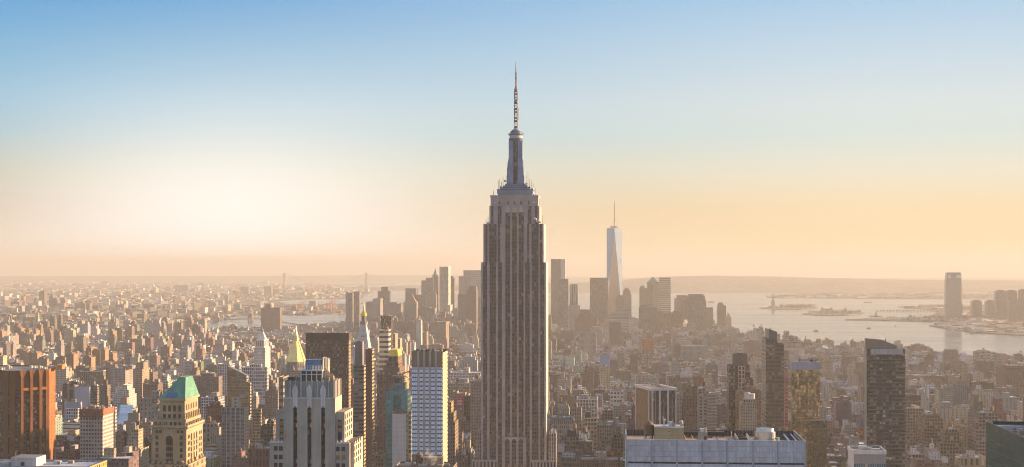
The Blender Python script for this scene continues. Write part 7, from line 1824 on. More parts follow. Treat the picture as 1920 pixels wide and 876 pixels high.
def wakes():
    b = MB()
    for (x0, y0, x1, y1, w0, w1) in ((1415, 610.8, 1385, 609.2, 6, 26), (1531, 621.3, 1600, 625.5, 10, 30), (1680, 611.3, 1720, 613, 5, 18), (1440, 618, 1520, 620, 12, 26)):
        A, B = Vector((*ground(x0, y0), 0)), Vector((*ground(x1, y1), 0)); u = (B - A).normalized(); n = Vector((-u.y, u.x, 0))
        N = 14
        for i in range(N):
            p, q = A + (B - A) * i / N, A + (B - A) * (i + 1) / N
            a0, a1 = .4 * (w0 + (w1 - w0) * i / N), .4 * (w0 + (w1 - w0) * (i + 1) / N)
            f = lambda v, s: (v.x + s.x, v.y + s.y, -drop(hypot(v.x, v.y)) - .8)
            for s_ in (-1, 1):
                b.face([f(p, n * s_ * a0), f(q, n * s_ * a1), f(q, n * s_ * (a1 * .55)), f(p, n * s_ * (a0 * .55))][::s_], (.62, .60, .56), 'paint')
    o = b.build('boat_wakes'); tag(o, 'pale wakes of the boats on the river', None, kind='stuff')
wakes()
def crane(x, yb, yt, D, label, tint=(.62, .20, .12), boom=1, kind='gantry'):
    r = bpy.data.objects.new('harbour_crane', None); col.objects.link(r); r.location = (px(x, D), D, -drop(D) + 2); tag(r, label, 'crane', 'cranes at the port')
    h = hgt(yt, D) - 2; b = MB()
    if kind == 'gantry':
        hb = h * .52
        for i, j in ((-1, -1), (1, -1), (1, 1), (-1, 1)): b.bar((i * 10, j * 12, 0), (i * 9, j * 12, hb), 2.6, tint)
        for j in (-12, 12): b.bar((-10, j, hb * .5), (10, j, hb * .5), 1.8, tint); b.bar((-9, j, hb), (9, j, hb), 2.2, tint)
        b.build('portal', r); c = MB()
        c.bar((-20, -4, hb + 1), (16, -4, hb + 1), 3, tint); c.bar((14, -4, hb + 1), (16 + boom * 16, -4, h), 2.6, tint); c.bar((4, -4, hb), (6, -4, hb + (h - hb) * .62), 2.2, tint); c.bar((6, -4, hb + (h - hb) * .62), (16 + boom * 14, -4, h * .97), 1.0, tint); c.bar((6, -4, hb + (h - hb) * .62), (-18, -4, hb + 2), 1.0, tint)
        c.build('boom', r)
    else:
        b.bar((0, 0, 0), (0, 0, h * .45), 4, tint); b.build('mast', r); c = MB(); c.bar((0, 0, h * .45), (boom * h * .32, 0, h), 2.2, tint); c.bar((0, 0, h * .6), (boom * h * .32, 0, h), .8, tint); c.build('boom', r)
for i, (x, yt, lab) in enumerate(((559, 566, 'red port crane, left one of the left pair on the far pier'), (564, 563, 'red port crane, right one of the left pair on the far pier'), (613, 564, 'red port crane, left one of the tall right trio'), (618, 560, 'red port crane, middle one of the tall right trio'), (623, 563, 'red port crane, right one of the tall right trio'))):
    crane(x, 588, yt, 8300 + 30 * i, lab)
crane(587, 612, 598, 6700, 'grey luffing crane by the near shore, left of two', (.3, .3, .3), -.5, 'luff'); crane(602, 612, 598, 6650, 'grey luffing crane by the near shore, right of two', (.3, .3, .3), -.5, 'luff')
for x0, x1, y, D, lab, tt in ((567, 600, 581, 8400, 'pale pier shed behind the red cranes, left of two', (.55, .46, .38)), (633, 650, 582, 8350, 'pale pier shed behind the red cranes, right of two', (.58, .5, .4)), (545, 586, 549, 12500, 'long sunlit warehouse in the far haze above the gold pyramid', (.6, .5, .34)), (525, 547, 588, 8000, 'pale blue roofed pier shed left of the red cranes', (.4, .46, .52))):
    building('pier_warehouse', lab, 'warehouse', x0, x1, y, D, st=(12, 9, .4, .5, 0), tint=tt, roof=RSILV, cl=0, depth=120)
# ------------------------------------------------------------------ Brooklyn towers
for lab, x0, x1, yt, D, tt, tiers in (('tall dark slab tower on the far left shore', 73, 83, 548, 8600, (.17, .14, .13), ((75, 82, 545, 6, 6),)), ('hazy tower with a greenish roof, left of two, far left', 96, 108, 562, 8000, (.23, .18, .17), ((97, 106, 559, 8, 8, (.2, .3, .28), 'blank'),)), ('hazy tower with a greenish roof, right of two, far left', 109, 122, 561, 8050, (.28, .18, .15), ((111, 120, 558, 8, 8, (.2, .3, .28), 'blank'),)),
    ('pale rounded office block left of the suspension bridge', 43, 61, 573, 7200, (.42, .39, .36), ()), ('pale striped office block at the left end of the bridge', 31, 41, 574, 7150, (.40, .37, .36), ()), ('dark hazy block far left above the bridge', 20, 36, 566, 8200, (.22, .18, .17), ((25, 31, 564, 8, 8),)),
    ('tan slab right of the left bridge tower', 136, 145, 579, 7000, (.36, .29, .22), ()), ('hazy slab pair behind the tan slab by the bridge, left of pair', 140, 160, 569, 7500, (.27, .24, .23), ((148, 155, 566, 8, 8),)), ('hazy slab pair behind the tan slab by the bridge, right of pair', 161, 168, 569, 7450, (.22, .18, .17), ()),
    ('thin dark tower behind the greenish roofs', 92, 99, 555, 8700, (.22, .19, .18), ((95, 98, 551, 6, 6),)), ('hazy slab behind the right bridge tower', 216, 232, 571, 7600, (.28, .25, .24), ((217, 220, 564, 8, 8, (.5, .45, .38), 'blank'),)), ('thin pale chimney tower above the right bridge tower', 233, 236, 564, 7900, (.52, .46, .38), ()),
    ('hazy dark block right of the right bridge tower', 257, 271, 585, 7000, (.24, .2, .19), ()), ('hazy stepped block right of the bridge on the far shore', 366, 390, 583, 7600, (.27, .24, .23), ((380, 394, 581, 4, 8),)), ('small hazy tower in the middle of the far shore', 256, 270, 582, 7300, (.25, .21, .2), ()),
    ('hazy far slab on the horizon, left of the far bridge', 451, 466, 538, 13000, (.26, .23, .22), ()), ('hazy far slab on the horizon, beside the far bridge', 495, 509, 537, 13000, (.26, .23, .22), ()), ('faint wide slab on the left horizon', 328, 353, 535, 14500, (.28, .25, .24), ())):
    dt(lab, x0, x1, yt, D, 'fine', tt, tiers, name='far_shore_tower', depth=40)

for P_, lab in ((((402, 597.5), (440, 594), (490, 591.5), (492, 597), (440, 599)), 'bright water inlet beyond the hazy shore slab'), (((360, 573), (400, 570), (442, 569.5), (444, 574), (400, 575.5)), 'bright water basin on the far shore'), (((520, 566), (560, 563), (640, 562), (690, 560), (700, 569), (600, 571), (540, 571)), 'bright water channel behind the red cranes'), (((505, 600), (530, 592), (580, 593), (640, 590), (648, 606), (560, 609)), 'bright water in front of the red cranes')):
    land('water', G(*P_), 2.75, 'water', lab)
# ------------------------------------------------------------------ the rest of the city: lots along the street grid
crng = random.Random(2024)
def inside(poly):
    P_ = np.array(poly); X, Y = P_[:, 0], P_[:, 1]; X2, Y2 = np.roll(X, -1), np.roll(Y, -1)
    def f(x, y):
        c = (Y > y) != (Y2 > y)
        with np.errstate(divide='ignore', invalid='ignore'): xi = (X2 - X) * (y - Y) / (Y2 - Y) + X
        return bool((np.count_nonzero(c & (x < xi))) % 2)
    return f
in_manh, in_brook, in_jers = inside(MANH), inside(BROOK), inside(JERSEY)
FA = np.array([(f[0], f[1], hypot(f[2], f[3])) for f in FOOT])
def free(x, y, r):
    return not np.any((FA[:, 0] - x) ** 2 + (FA[:, 1] - y) ** 2 < (FA[:, 2] * .92 + r) ** 2)
COLS = {'red brick': [(.24, .125, .085), (.28, .15, .10)], 'brown': [(.21, .15, .11), (.18, .125, .095)], 'tan': [(.37, .28, .19), (.33, .26, .19), (.40, .31, .21)], 'buff': [(.44, .36, .26), (.42, .34, .27)],
        'grey': [(.31, .30, .285), (.26, .25, .24), (.36, .345, .33)], 'white': [(.60, .575, .54), (.54, .52, .49)], 'dark brown': [(.13, .095, .075), (.115, .09, .08)]}
ROOFS = {'dark-roofed': (.07, .068, .065), 'grey-roofed': (.20, .195, .19), 'silver-roofed': (.58, .57, .56), 'brown-roofed': (.20, .15, .115)}
YC = ([1300, 2000, 2600, 3500, 4500, 5200, 6500], [790, 728, 690, 648, 618, 588, 566])
LOTS = []
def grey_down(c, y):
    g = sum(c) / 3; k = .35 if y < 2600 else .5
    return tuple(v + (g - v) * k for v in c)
def lot(p, q, w, d, D0):
    x, y = p * GC + q * GS, -p * GS + q * GC
    if y < 1250 or y > 7200: return
    sxp = CX + FPX * x / y
    if sxp < -40 or sxp > 1960: return
    if not in_manh(x, y): return
    if not free(x, y, hypot(w, d) / 2 * .75): return
    r = crng.random()
    if y < 2000: h = crng.uniform(26, 58) if r > .12 else crng.uniform(58, 76)
    elif y < 2700: h = crng.uniform(15, 40) if r > .10 else crng.uniform(46, 66)
    elif y < 4700:
        h = crng.uniform(8, 19) if r > .16 else (crng.uniform(20, 34) if r > .06 else crng.uniform(36, 60))
        if h > 36: w = max(w, 17.)
    else:
        if -520 < x < 900 and y < 6900: h = crng.uniform(18, 45) if r > .35 else crng.uniform(45, 100)
        else: h = crng.uniform(14, 24) if r > .12 else crng.uniform(36, 62)
    if sxp > 1480 and y > 3300: h = min(h, 30)
    if 395 < sxp < 665 and y > 4300: h = min(h, 14 + (r < .12) * 12)
    rowc = np.interp(y, *YC)
    if y > 4700: rowc = max(rowc, 597 if sxp > 1020 else 588)
    if y > 4600 and sxp > 1020: h = min(h, 13 + (r < .15) * 14)
    hm = hgt(rowc, y)
    h = max(7., min(h, hm))
    if y < 1500 and h < 40: return
    kind = 'apartment_block' if h > 44 else ('loft_building' if h > 24 else 'row_house')
    k = crng.random()
    if h > 44: cn = crng.choice(['tan', 'brown', 'red brick', 'grey', 'brown', 'buff'])
    else: cn = crng.choice(['tan', 'tan', 'brown', 'red brick', 'red brick', 'grey', 'grey', 'white', 'buff', 'dark brown', 'white', 'white', 'buff'])
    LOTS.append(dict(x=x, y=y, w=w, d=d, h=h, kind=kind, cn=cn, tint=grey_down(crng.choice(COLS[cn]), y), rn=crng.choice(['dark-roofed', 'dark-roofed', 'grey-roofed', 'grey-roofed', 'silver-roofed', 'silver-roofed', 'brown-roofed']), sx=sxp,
                     st=crng.choice(['punch', 'fine', 'loft', 'punch', 'fine'] if h < 44 else ['fine', 'punch', 'sparse', 'fine']), seed=crng.random(), tank=(h > 20 and crng.random() < .42), hd=crng.random()))
q = 1180
while q < 7300:
    far = q > 3600
    p = -3300
    while p < 2300:
        bw = crng.choice([118, 150, 190])
        for row in (0, 1):
            pp = p + 9
            while pp < p + bw - 22:
                w = crng.uniform(8, 25) if not far else crng.uniform(13, 34)
                if crng.random() < .10: w *= 2.0
                w = min(w, p + bw - 10 - pp)
                if w > 6 and crng.random() > .05:
                    d = crng.uniform(21, 30)
                    lot(pp + w / 2, q + (d / 2 if row == 0 else 62 - d / 2), w - .6, d, q)
                pp += w
        p += bw + 14
    q += 80
# which lots show: a coarse depth buffer of screen rectangles
RW, RH = 960, 438
idb = np.full((RH, RW), -1, np.int32)
def rect(x, y, hw, h):
    x0, x1 = (CX + FPX * (x - hw) / y) / 2, (CX + FPX * (x + hw) / y) / 2
    y0, y1 = (YH + FPX * (H - (h - drop(y))) / y) / 2, (YH + FPX * (H + drop(y)) / y) / 2
    return max(0, int(round(x0))), min(RW, int(round(x1))), max(0, int(round(y0))), min(RH, int(round(y1)))
items = [(f[1] - f[3], -2, f[0], f[2], f[4]) for f in FOOT] + [(l['y'], i, l['x'], l['w'] / 2, l['h']) for i, l in enumerate(LOTS)]
for (yy, i, x, hw, h) in sorted(items, key=lambda t: -t[0]):
    a, b_, c, d = rect(x, max(yy, 200), hw, h)
    if b_ > a and d > c: idb[c:d, a:b_] = i
ids, cnt = np.unique(idb[idb >= 0], return_counts=True)
order = [int(i) for i in ids[np.argsort(-cnt)]]
NTH = 420
perkind = {}
chosen = []
for i in order:
    k = LOTS[i]['kind']
    if perkind.get(k, 0) < 290 and len(chosen) < NTH: chosen.append(i); perkind[k] = perkind.get(k, 0) + 1
chosen_set = set(chosen); seen = set(order)

def rowcap(y): return np.interp(y, *YC) - 6
def emit(L, W, Rf, Bk=None, Tk=None, Vt=None, cor=None, detail=2):
    """faces of one lot in local coordinates (front at -y) pushed through L['tf']"""
    r = random.Random(int(L['seed'] * 1e9))
    w2, d2, h = L['w'] / 2, L['d'] / 2, L['h']
    st = ST[L['st']]; sst = st if r.random() < .5 else ST['sparse']
    t = tuple(c * r.uniform(.88, 1.12) for c in L['tint']); rt = ROOFS[L['rn']]
    W.box(-w2, w2, -d2, d2, -3, h, t, st, 'facade', sides='ns', roof=rt, sink=.9)
    for lst, n in ((W.v, 4), (W.uv, 4), (W.f, 1), (W.t, 1), (W.w, 1), (W.m, 1)): del lst[-n:]
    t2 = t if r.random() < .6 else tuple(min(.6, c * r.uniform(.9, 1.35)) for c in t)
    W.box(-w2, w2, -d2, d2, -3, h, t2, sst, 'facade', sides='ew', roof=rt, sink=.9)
    for lst, n in ((W.v, 4), (W.uv, 4), (W.f, 1), (W.t, 1), (W.w, 1), (W.m, 1)): del lst[-n:]
    zr = h - .9
    Rf.face([(-w2, -d2, zr), (w2, -d2, zr), (w2, d2, zr), (-w2, d2, zr)], rt, 'roof')
    if h > 26 and r.random() < .55:                         # an upper part set back from the street
        k0, k1 = r.uniform(.55, .85), r.uniform(.55, .9); ox = (1 - k0) * L['w'] * r.uniform(-.5, .5); uh = h * r.uniform(.08, .30)
        if hgt(rowcap(L['y']), L['y']) < h + uh: uh = 4
        W.box(ox - w2 * k0, ox + w2 * k0, -d2 * k1 + 1, d2 * k1, zr, zr + uh, t, st, 'facade', roof=rt, sink=.7); zr2 = zr + uh - .7
    else: zr2 = zr
    if detail >= 1 and L['w'] > 11:
        bw, bd = L['w'] * r.uniform(.2, .42), L['d'] * r.uniform(.25, .5)
        bx, by = r.uniform(-.25, .25) * L['w'], r.uniform(-.1, .25) * L['d']
        bh = r.uniform(2.6, 5.5) if h < 44 else r.uniform(4, 9)
        Bk.box(bx - bw / 2, bx + bw / 2, by - bd / 2, by + bd / 2, zr, zr2 + bh, r.choice([TAN, BUFF, GREY, BRICK, WHITE, t]), (3.4, 3.2, .28, .3, 0), roof=r.choice([RDARK, RGREY, RSILV]))
        if L['hd'] < .4:
            cw = L['w'] * .16; cx_ = r.uniform(-.4, .4) * L['w'] * .8
            Bk.box(cx_ - cw / 2, cx_ + cw / 2, d2 - 5, d2 - 1, zr, zr2 + r.uniform(2, 4), t, None, 'stone', roof=RDARK, rm='roof')
        for k in range(r.randint(1, 4) if detail > 1 else 1):
            s_ = r.uniform(.7, 2.1); x, y = r.uniform(-.42, .42) * L['w'], r.uniform(-.42, .42) * L['d']
            Vt.box(x - s_, x + s_, y - s_ * .8, y + s_ * .8, zr, zr + r.uniform(.8, 2.4), r.choice([RSILV, WHITE, RGREY, TAN, BRICK]), m='paint', rm='paint')
        if L['tank']:
            zr = zr2; x, y, rr_, th_ = r.uniform(-.34, .34) * L['w'], r.uniform(-.2, .3) * L['d'], r.uniform(1.7, 2.4), r.uniform(3.4, 4.6)
            wd_ = r.choice([(.20, .13, .085), (.26, .17, .10), (.15, .105, .08)]); zt_ = zr + r.uniform(2.2, 5.5)
            n = 8
            Tk.cyl(x, y, rr_, zt_, zt_ + th_, wd_, n, m='wood'); Tk.cyl(x, y, rr_ * 1.06, zt_ + th_, zt_ + th_ + rr_ * .85, (.2, .14, .1), n, r1=.1, m='wood')
            for i, j in ((-1, -1), (1, -1), (1, 1), (-1, 1)): Tk.box(x + i * rr_ * .6 - .16, x + i * rr_ * .6 + .16, y + j * rr_ * .6 - .16, y + j * rr_ * .6 + .16, zr, zt_, (.07, .065, .06), m='paint', rm='paint')
    if cor is not None and L['hd'] > .45:
        c = tuple(min(.62, v * 1.15) for v in t)
        cor.box(-w2 - .5, w2 + .5, -d2 - .6, -d2 - .003, h - .9, h + .25, c, None, 'stone', rm='stone', bottom=True)

# screen landmarks for the wording
LM = [('orange brick tower', 52, 780), ('netted office block', 182, 820), ('green copper roof', 335, 740), ('slanted glass tower', 448, 715), ('striped stone tower', 585, 770), ('gold pyramid', 552, 655), ('dark brown slab', 618, 665),
      ('dotted brown slab', 690, 720), ('gold capped tower', 736, 690), ('blue window tower', 805, 760), ('red advertisement', 862, 760), ('white gridded loft', 1100, 775), ('blue clad block', 1134, 675), ('white piered tower', 1230, 765),
      ('tank topped tower', 1298, 745), ('pink strip tower', 1388, 720), ('notched bronze tower', 1448, 700), ('gold mirroring tower', 1512, 735), ('dark balcony tower', 1658, 740), ('tallest tan slab', 1800, 695),
      ('huge setback block', 1905, 715), ('green glass corner tower', 1890, 800), ('white clock tower', 490, 650), ('dark hazy shore slab', 507, 595), ('right bridge tower', 228, 600), ('left bridge tower', 103, 600), ('small white stepped tower', 785, 615),
      ('olive office block', 1153, 625), ('mansard block', 1055, 800), ('tan apartment slab', 262, 715), ('three stepped loft', 1785, 835), ('red netted site', 1600, 810), ('brick warehouse', 128, 840), ('peaked downtown tower', 769, 585), ('cornice block', 892, 740),
      ('long pale stone block', 1303, 655), ('white flat hall', 393, 675), ('long white factory', 1575, 672)]
ORD = ['first', 'second', 'third', 'fourth', 'fifth', 'sixth', 'seventh', 'eighth', 'ninth', 'tenth', 'eleventh', 'twelfth']
KW = {'apartment_block': 'apartment block', 'loft_building': 'loft', 'row_house': 'house'}
recs = []
for i in chosen:
    L = LOTS[i]
    m = idb == i
    ys, xs = np.nonzero(m); cxp, cyp = xs.mean() * 2, ys.mean() * 2
    lm = min(LM, key=lambda t: hypot((t[1] - cxp), (t[2] - cyp) * 1.2))
    dx, dy = cxp - lm[1], cyp - lm[2]
    if abs(dx) > abs(dy): rel = ('left' if dx < 0 else 'right') + ' of the '
    else: rel = ('above' if dy < 0 else 'below') + ' the '
    key = (L['cn'], L['rn'], L['tank'], KW[L['kind']], rel + lm[0])
    recs.append((key, cxp, i))
by = {}
for k, x, i in recs: by.setdefault(k, []).append((x, i))
for k, lst in by.items():
    lst.sort()
    base = f"{k[0]} {k[1]} {k[3]}" + (' with tank' if k[2] else '')
    for n, (x, i) in enumerate(lst):
        if len(lst) == 1: LOTS[i]['label'] = f"{base}, {k[4]}"
        else: LOTS[i]['label'] = f"{base}, {ORD[n]} from left {k[4]}"
for i in chosen:
    L = LOTS[i]
    o = bpy.data.objects.new(L['kind'], None); col.objects.link(o)
    o.location = (L['x'], L['y'], -drop(L['y'])); o.rotation_euler = (0, 0, -R(TH))
    tag(o, L['label'], {'apartment_block': 'apartment block', 'loft_building': 'loft', 'row_house': 'house'}[L['kind']], {'apartment_block': 'apartment blocks across the city', 'loft_building': 'loft buildings across the city', 'row_house': 'houses across the city'}[L['kind']])
    ms = [MB() for _ in range(6)]
    emit(L, *ms, detail=2)
    for b, nm in zip(ms, ('wall', 'roof', 'roof_bulkhead', 'water_tank', 'roof_vents', 'cornice')):
        if b.f: b.build(nm, o)
# everything smaller, as one mass
class TB(MB):
    def flush(s, S, L):
        c, sn = cos(-R(TH)), sin(-R(TH)); n0 = len(S.v); z0 = -drop(L['y'])
        S.v.extend((x * c - y * sn + L['x'], x * sn + y * c + L['y'], z + z0) for x, y, z in s.v)
        S.f.extend(tuple(k + n0 for k in f) for f in s.f); S.uv.extend(s.uv); S.t.extend(s.t); S.w.extend(s.w); S.m.extend(S.mi(s.mats[k]) for k in s.m)
mass = MB()
for i, L in enumerate(LOTS):
    if i in chosen_set: continue
    if i not in seen and L['y'] > 3000 and crng.random() < .3: continue
    t = TB(); emit(L, t, t, t, t, t, t if L['y'] < 2600 else None, detail=2 if L['y'] < 3200 else 1); t.flush(mass, L)
o = mass.build('city_blocks'); tag(o, 'dense hazy mass of small city buildings filling the blocks between the towers', None, kind='stuff')
print('LOTS', len(LOTS), 'seen', len(order), 'chosen', len(chosen), perkind, 'faces', len(mass.f))

# ---- low roofs over the far shores
sub = MB()
def suburb(n, xr, yr, test, wr, hr, tall=.04, zb=2.0, pw=1.0):
    k = 0
    for _ in range(n * 3):
        if k >= n: break
        xp, yp = crng.uniform(*xr), yr[0] + (yr[1] - yr[0]) * crng.random() ** pw
        x, y = ground(xp, yp)
        if not test(x, y) or not free(x, y, 30): continue
        k += 1
        sc_ = 1 + max(0, (y - 7000) / 9000)
        w, d = crng.uniform(*wr) * sc_, crng.uniform(14, 40) * sc_; h = crng.uniform(*hr) if crng.random() > tall else crng.uniform(24, 50)
        th = R(crng.choice([20, -12, 35, 5])); c, s_ = cos(th), sin(th); zz = zb - drop(hypot(x, y))
        P_ = [(x + c * a - s_ * b, y + s_ * a + c * b) for a, b in ((-w / 2, -d / 2), (w / 2, -d / 2), (w / 2, d / 2), (-w / 2, d / 2))]
        cn = crng.choice(['tan', 'white', 'buff', 'red brick', 'brown', 'white', 'grey', 'buff']); t = crng.choice(COLS[cn])
        sub.poly(P_, zz - 3, zz + h, t, (5, 4, .4, .45, 0) if y < 9000 else None, 'facade' if y < 9000 else 'stone', crng.choice([RSILV, RGREY, RTAN, RDARK, RSILV]), 'roof')
suburb(5200, (-60, 720), (528, 616), in_brook, (12, 40), (7, 16), .05, pw=.9)
suburb(1300, (-60, 420), (586, 616), in_brook, (16, 46), (10, 26), .12)
suburb(260, (1700, 1960), (573, 626), in_jers, (20, 60), (5, 11), .0)
bay = inside(G((1436, 556), (1500, 551.5), (1620, 550.8), (1800, 549.0), (2000, 548), (2000, 560), (1800, 561), (1700, 560), (1560, 559), (1460, 559)))
suburb(220, (1440, 1960), (549, 560), bay, (30, 90), (5, 12), .0)
fw = inside(G((1560, 547.2), (1700, 546), (1990, 544), (1990, 538), (1560, 538)))
suburb(320, (1560, 1960), (538.5, 547), fw, (40, 120), (14, 34), .05)
o = sub.build('far_shore_rooftops'); tag(o, 'hazy carpet of small sunlit rooftops on the far shores', None, kind='stuff')

# ---- bare trees: islands, the riverside park, a few squares
M['leaf'] = tint_material('leaf', .9, 0, .1, .3, .2)
tr = MB()
def tree(x, y, h, z, tint, n=26, tri=1.0):
    tr.bar((x, y, z - .5), (x + crng.uniform(-.4, .4), y, z + h * .55), h * .045, (.07, .055, .045), 'wood')
    for k in range(5):
        a = crng.uniform(0, 2 * pi); tr.bar((x, y, z + h * .4), (x + cos(a) * h * .25, y + sin(a) * h * .25, z + h * crng.uniform(.65, .9)), h * .02, (.07, .055, .045), 'wood')
    for k in range(n):
        a, u = crng.uniform(0, 2 * pi), crng.random() ** .5; e = crng.uniform(-1, 1)
        rr_ = h * .36 * u * sqrt(max(.05, 1 - e * e)); px_, py_, pz = x + cos(a) * rr_, y + sin(a) * rr_, z + h * (.64 + .34 * e)
        s_ = h * .10 * crng.uniform(.6, 1.4) * tri; t = tuple(c * crng.uniform(.7, 1.35) for c in tint)
        d1 = Vector((crng.uniform(-1, 1), crng.uniform(-1, 1), crng.uniform(-1, 1))).normalized() * s_; d2_ = Vector((crng.uniform(-1, 1), crng.uniform(-1, 1), crng.uniform(-1, 1))).normalized() * s_
        p = Vector((px_, py_, pz)); tr.face([tuple(p - d1), tuple(p + d2_), tuple(p + d1)], t, 'leaf')
def grove(n, xr, yr, test, hr=(8, 14), tint=(.11, .085, .055), nn=26, tri=1.3):
    k = 0
    for _ in range(n * 4):
        if k >= n: break
        x, y = ground(crng.uniform(*xr), crng.uniform(*yr))
        if test and not test(x, y): continue
        if not free(x, y, 4): continue
        k += 1; tree(x, y, crng.uniform(*hr), 2.5 - drop(hypot(x, y)), tint, nn, tri)
lib = inside(G((1424, 578), (1445, 576), (1480, 574.5), (1520, 575.5), (1533, 577.5), (1500, 580), (1450, 580)))
ell = inside(G((1503, 589), (1530, 587), (1570, 584), (1610, 585), (1622, 588), (1590, 591), (1530, 591.5)))
grove(150, (1460, 1530), (575, 580), lib, (11, 20)); grove(110, (1505, 1622), (584, 591), ell, (9, 16))
grove(130, (1386, 1440), (631, 642), in_manh, (9, 15), (.14, .09, .05)); grove(60, (1440, 1560), (642, 656), in_manh, (8, 13), (.13, .09, .05))
grove(60, (690, 800), (568, 574), None, (9, 16)); grove(140, (1690, 1800), (574, 602), in_jers, (8, 14))
grove(45, (425, 455), (652, 668), in_manh, (10, 15), (.12, .09, .06), 34)
grove(40, (1108, 1140), (826, 868), in_manh, (11, 16), (.055, .045, .035), 60, .9)
grove(200, (1450, 1900), (551, 559), bay, (12, 22)); grove(420, (-40, 690), (540, 600), in_brook, (10, 16))
o = tr.build('bare_trees'); tag(o, 'bare brown winter trees on the islands and along the shores', None, kind='stuff')

# ------------------------------------------------------------------ the red advertisement and its lettering
FONT = {'D': ['110', '101', '101', '101', '110'], 'A': ['010', '101', '111', '101', '101'], 'T': ['111', '010', '010', '010', '010'], 'S': ['111', '100', '111', '001', '111'], 'H': ['101', '101', '111', '101', '101']}
def billboard():
    s, br = BILL
    r = bpy.data.objects.new('advertisement_banner', None); col.objects.link(r)
    D = 1720 - 1.2
    x0, x1 = px(856.3, D), px(868.7, D); zt, zm, zb = hgt(744, D) , hgt(762.5, D), hgt(774, D)
    r.location = ((x0 + x1) / 2, D, -drop(D)); r.rotation_euler = (0, 0, -R(TH))
    tag(r, 'tall red advertisement banner with white words DATA over a grey picture', 'banner')
    w2 = (x1 - x0) / 2; RD = (.62, .035, .08)
    b = MB(); b.box(-w2, w2, 0, .4, zm, zt, RD, m='paint', rm='paint', bottom=True); b.build('panel', r)
    p = MB(); p.box(-w2, w2, 0, .4, zb, zm - .003, (.22, .19, .18), m='paint', rm='paint', bottom=True)
    for k in range(9):
        a = crng.uniform(-.7, .7) * w2; z = crng.uniform(zb + 1, zm - 1.2); q_ = crng.uniform(.5, 1.3)
        pts = [(a + q_ * cos(t) * crng.uniform(.7, 1.2), -.03 - k * .004, z + q_ * 1.2 * sin(t)) for t in [2 * pi * i / 9 for i in range(9)]]
        p.face(pts, crng.choice([(.52, .49, .48), (.06, .05, .05), (.40, .36, .34), (.10, .08, .08)]), 'paint')
    p.build('picture', r)
    l = MB()
    def word(txt, x_, z_, cw, ch, gap):
        for ch_ in txt:
            g = FONT[ch_]
            for rr_, rw in enumerate(g):
                for cc, v in enumerate(rw):
                    if v == '1': l.box(x_ + cc * cw / 3, x_ + (cc + 1) * cw / 3 - .004, -.08, -.003, z_ - (rr_ + 1) * ch / 5 + .004, z_ - rr_ * ch / 5, (.80, .76, .76), m='paint', rm='paint', bottom=True)
            x_ += cw + gap
    tw = 2 * w2 * .74; word('DATA', -tw / 2, hgt(750.2, D), tw / 4 * .80, s.m(3.6), tw / 4 * .25)
    for k, zz in ((.0, 755.0), (1, 757.6)): 
        for j in range(5): xa = -tw / 2 + j * tw / 5; l.box(xa, xa + tw / 5 * .78, -.08, -.003, hgt(zz + 1.7, D), hgt(zz, D), (.78, .70, .70), m='paint', rm='paint', bottom=True)
    word('T', -tw / 2, hgt(746, D), .8, s.m(1.6), .2)
    for j in range(4): xa = -tw / 2 + 2.2 + j * .95; l.box(xa, xa + .7, -.08, -.003, hgt(747.4, D), hgt(746.3, D), (.74, .6, .62), m='paint', rm='paint', bottom=True)
    l.build('lettering', r)
billboard()

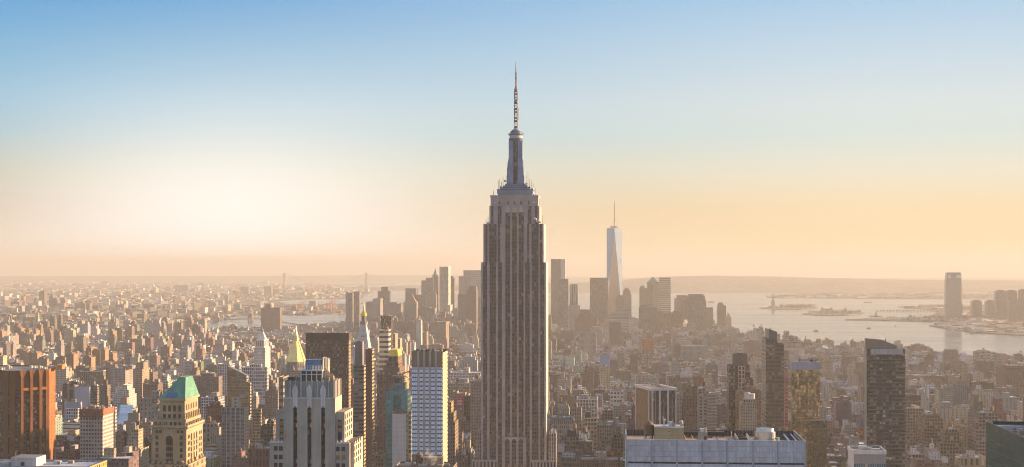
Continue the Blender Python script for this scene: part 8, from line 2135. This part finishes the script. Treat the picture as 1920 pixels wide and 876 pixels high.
# ------------------------------------------------------------------ steam
def steam_material():
    m = bpy.data.materials.new('steam'); m.use_nodes = True; t = m.node_tree; t.nodes.clear(); q = NT(t)
    o = t.nodes.new('ShaderNodeOutputMaterial'); v = t.nodes.new('ShaderNodeVolumePrincipled')
    v.inputs['Color'].default_value = (.95, .92, .88, 1); v.inputs['Anisotropy'].default_value = .3
    n = q.noise(.16, 4, q.obj())
    t.links.new(q.math('MULTIPLY', q.mapr(n, .42, .68, 0, 1), .16), v.inputs['Density'])
    t.links.new(v.outputs[0], o.inputs['Volume'])
    return m
STM = steam_material()
def plume(x, yb, yt, D, w, lean, label):
    X = px(x, D); z0, z1 = hgt(yb, D) - drop(D), hgt(yt, D) - drop(D)
    bm = bmesh.new(); n, k = 12, 12; rings = []
    pr = random.Random(int(x))
    for j in range(k + 1):
        t = j / k; rr_ = w * (.25 + .75 * sin(pi * min(.98, .12 + t * .82))) * pr.uniform(.8, 1.2); cx_ = lean * t ** 1.4 + pr.uniform(-.2, .2) * w
        rings.append([bm.verts.new((cx_ + rr_ * cos(2 * pi * i / n), rr_ * sin(2 * pi * i / n), (z1 - z0) * t)) for i in range(n)])
    for j in range(k):
        for i in range(n): bm.faces.new([rings[j][i], rings[j][(i + 1) % n], rings[j + 1][(i + 1) % n], rings[j + 1][i]])
    bm.faces.new(list(reversed(rings[0]))); bm.faces.new(rings[-1])
    me = bpy.data.meshes.new('steam'); bm.to_mesh(me); bm.free(); me.materials.append(STM)
    o = bpy.data.objects.new('steam', me); col.objects.link(o); o.location = (X, D, z0); tag(o, label, None, kind='stuff')
plume(813, 872, 842, 890, 3.0, -4, 'white steam plume rising in front of the blue window tower')
plume(1284, 613, 598, 5000, 9, 6, 'bright sunlit steam puff at the foot of the massive grey tower')
plume(1656, 637, 626, 1240, 2.0, -5, 'small steam puff above the dark balcony tower')
plume(113, 848, 838, 1500, 4, 3, 'steam puff beside the orange brick tower')
plume(1548, 655, 647, 3900, 9, -4, 'pale steam puff by the river near the terraced block')
plume(1127, 778, 770, 1840, 5, 5, 'white steam puff over the middle field lofts')
# ------------------------------------------------------------------ the air
def haze():
    m = bpy.data.materials.new('haze'); m.use_nodes = True
    t = m.node_tree; t.nodes.clear()
    o = t.nodes.new('ShaderNodeOutputMaterial'); v = t.nodes.new('ShaderNodeVolumePrincipled')
    v.inputs['Color'].default_value = (*HAZE_C, 1); v.inputs['Density'].default_value = HAZE_D
    v.inputs['Anisotropy'].default_value = HAZE_G
    v.inputs['Density Attribute'].default_value = ''
    t.links.new(v.outputs[0], o.inputs['Volume'])
    S = 66500; z0, z1 = -drop(S) - 3.0, 452.0
    bm = bmesh.new()
    bmesh.ops.create_cube(bm, size=1)
    for w in bm.verts: w.co = Vector((w.co.x * 2 * S, w.co.y * 2 * S, z0 if w.co.z < 0 else z1))
    me = bpy.data.meshes.new('haze'); bm.to_mesh(me); bm.free(); me.materials.append(m)
    ob = bpy.data.objects.new('haze', me); col.objects.link(ob)
    tag(ob, 'warm evening haze over the whole city', None, kind='stuff')
haze()
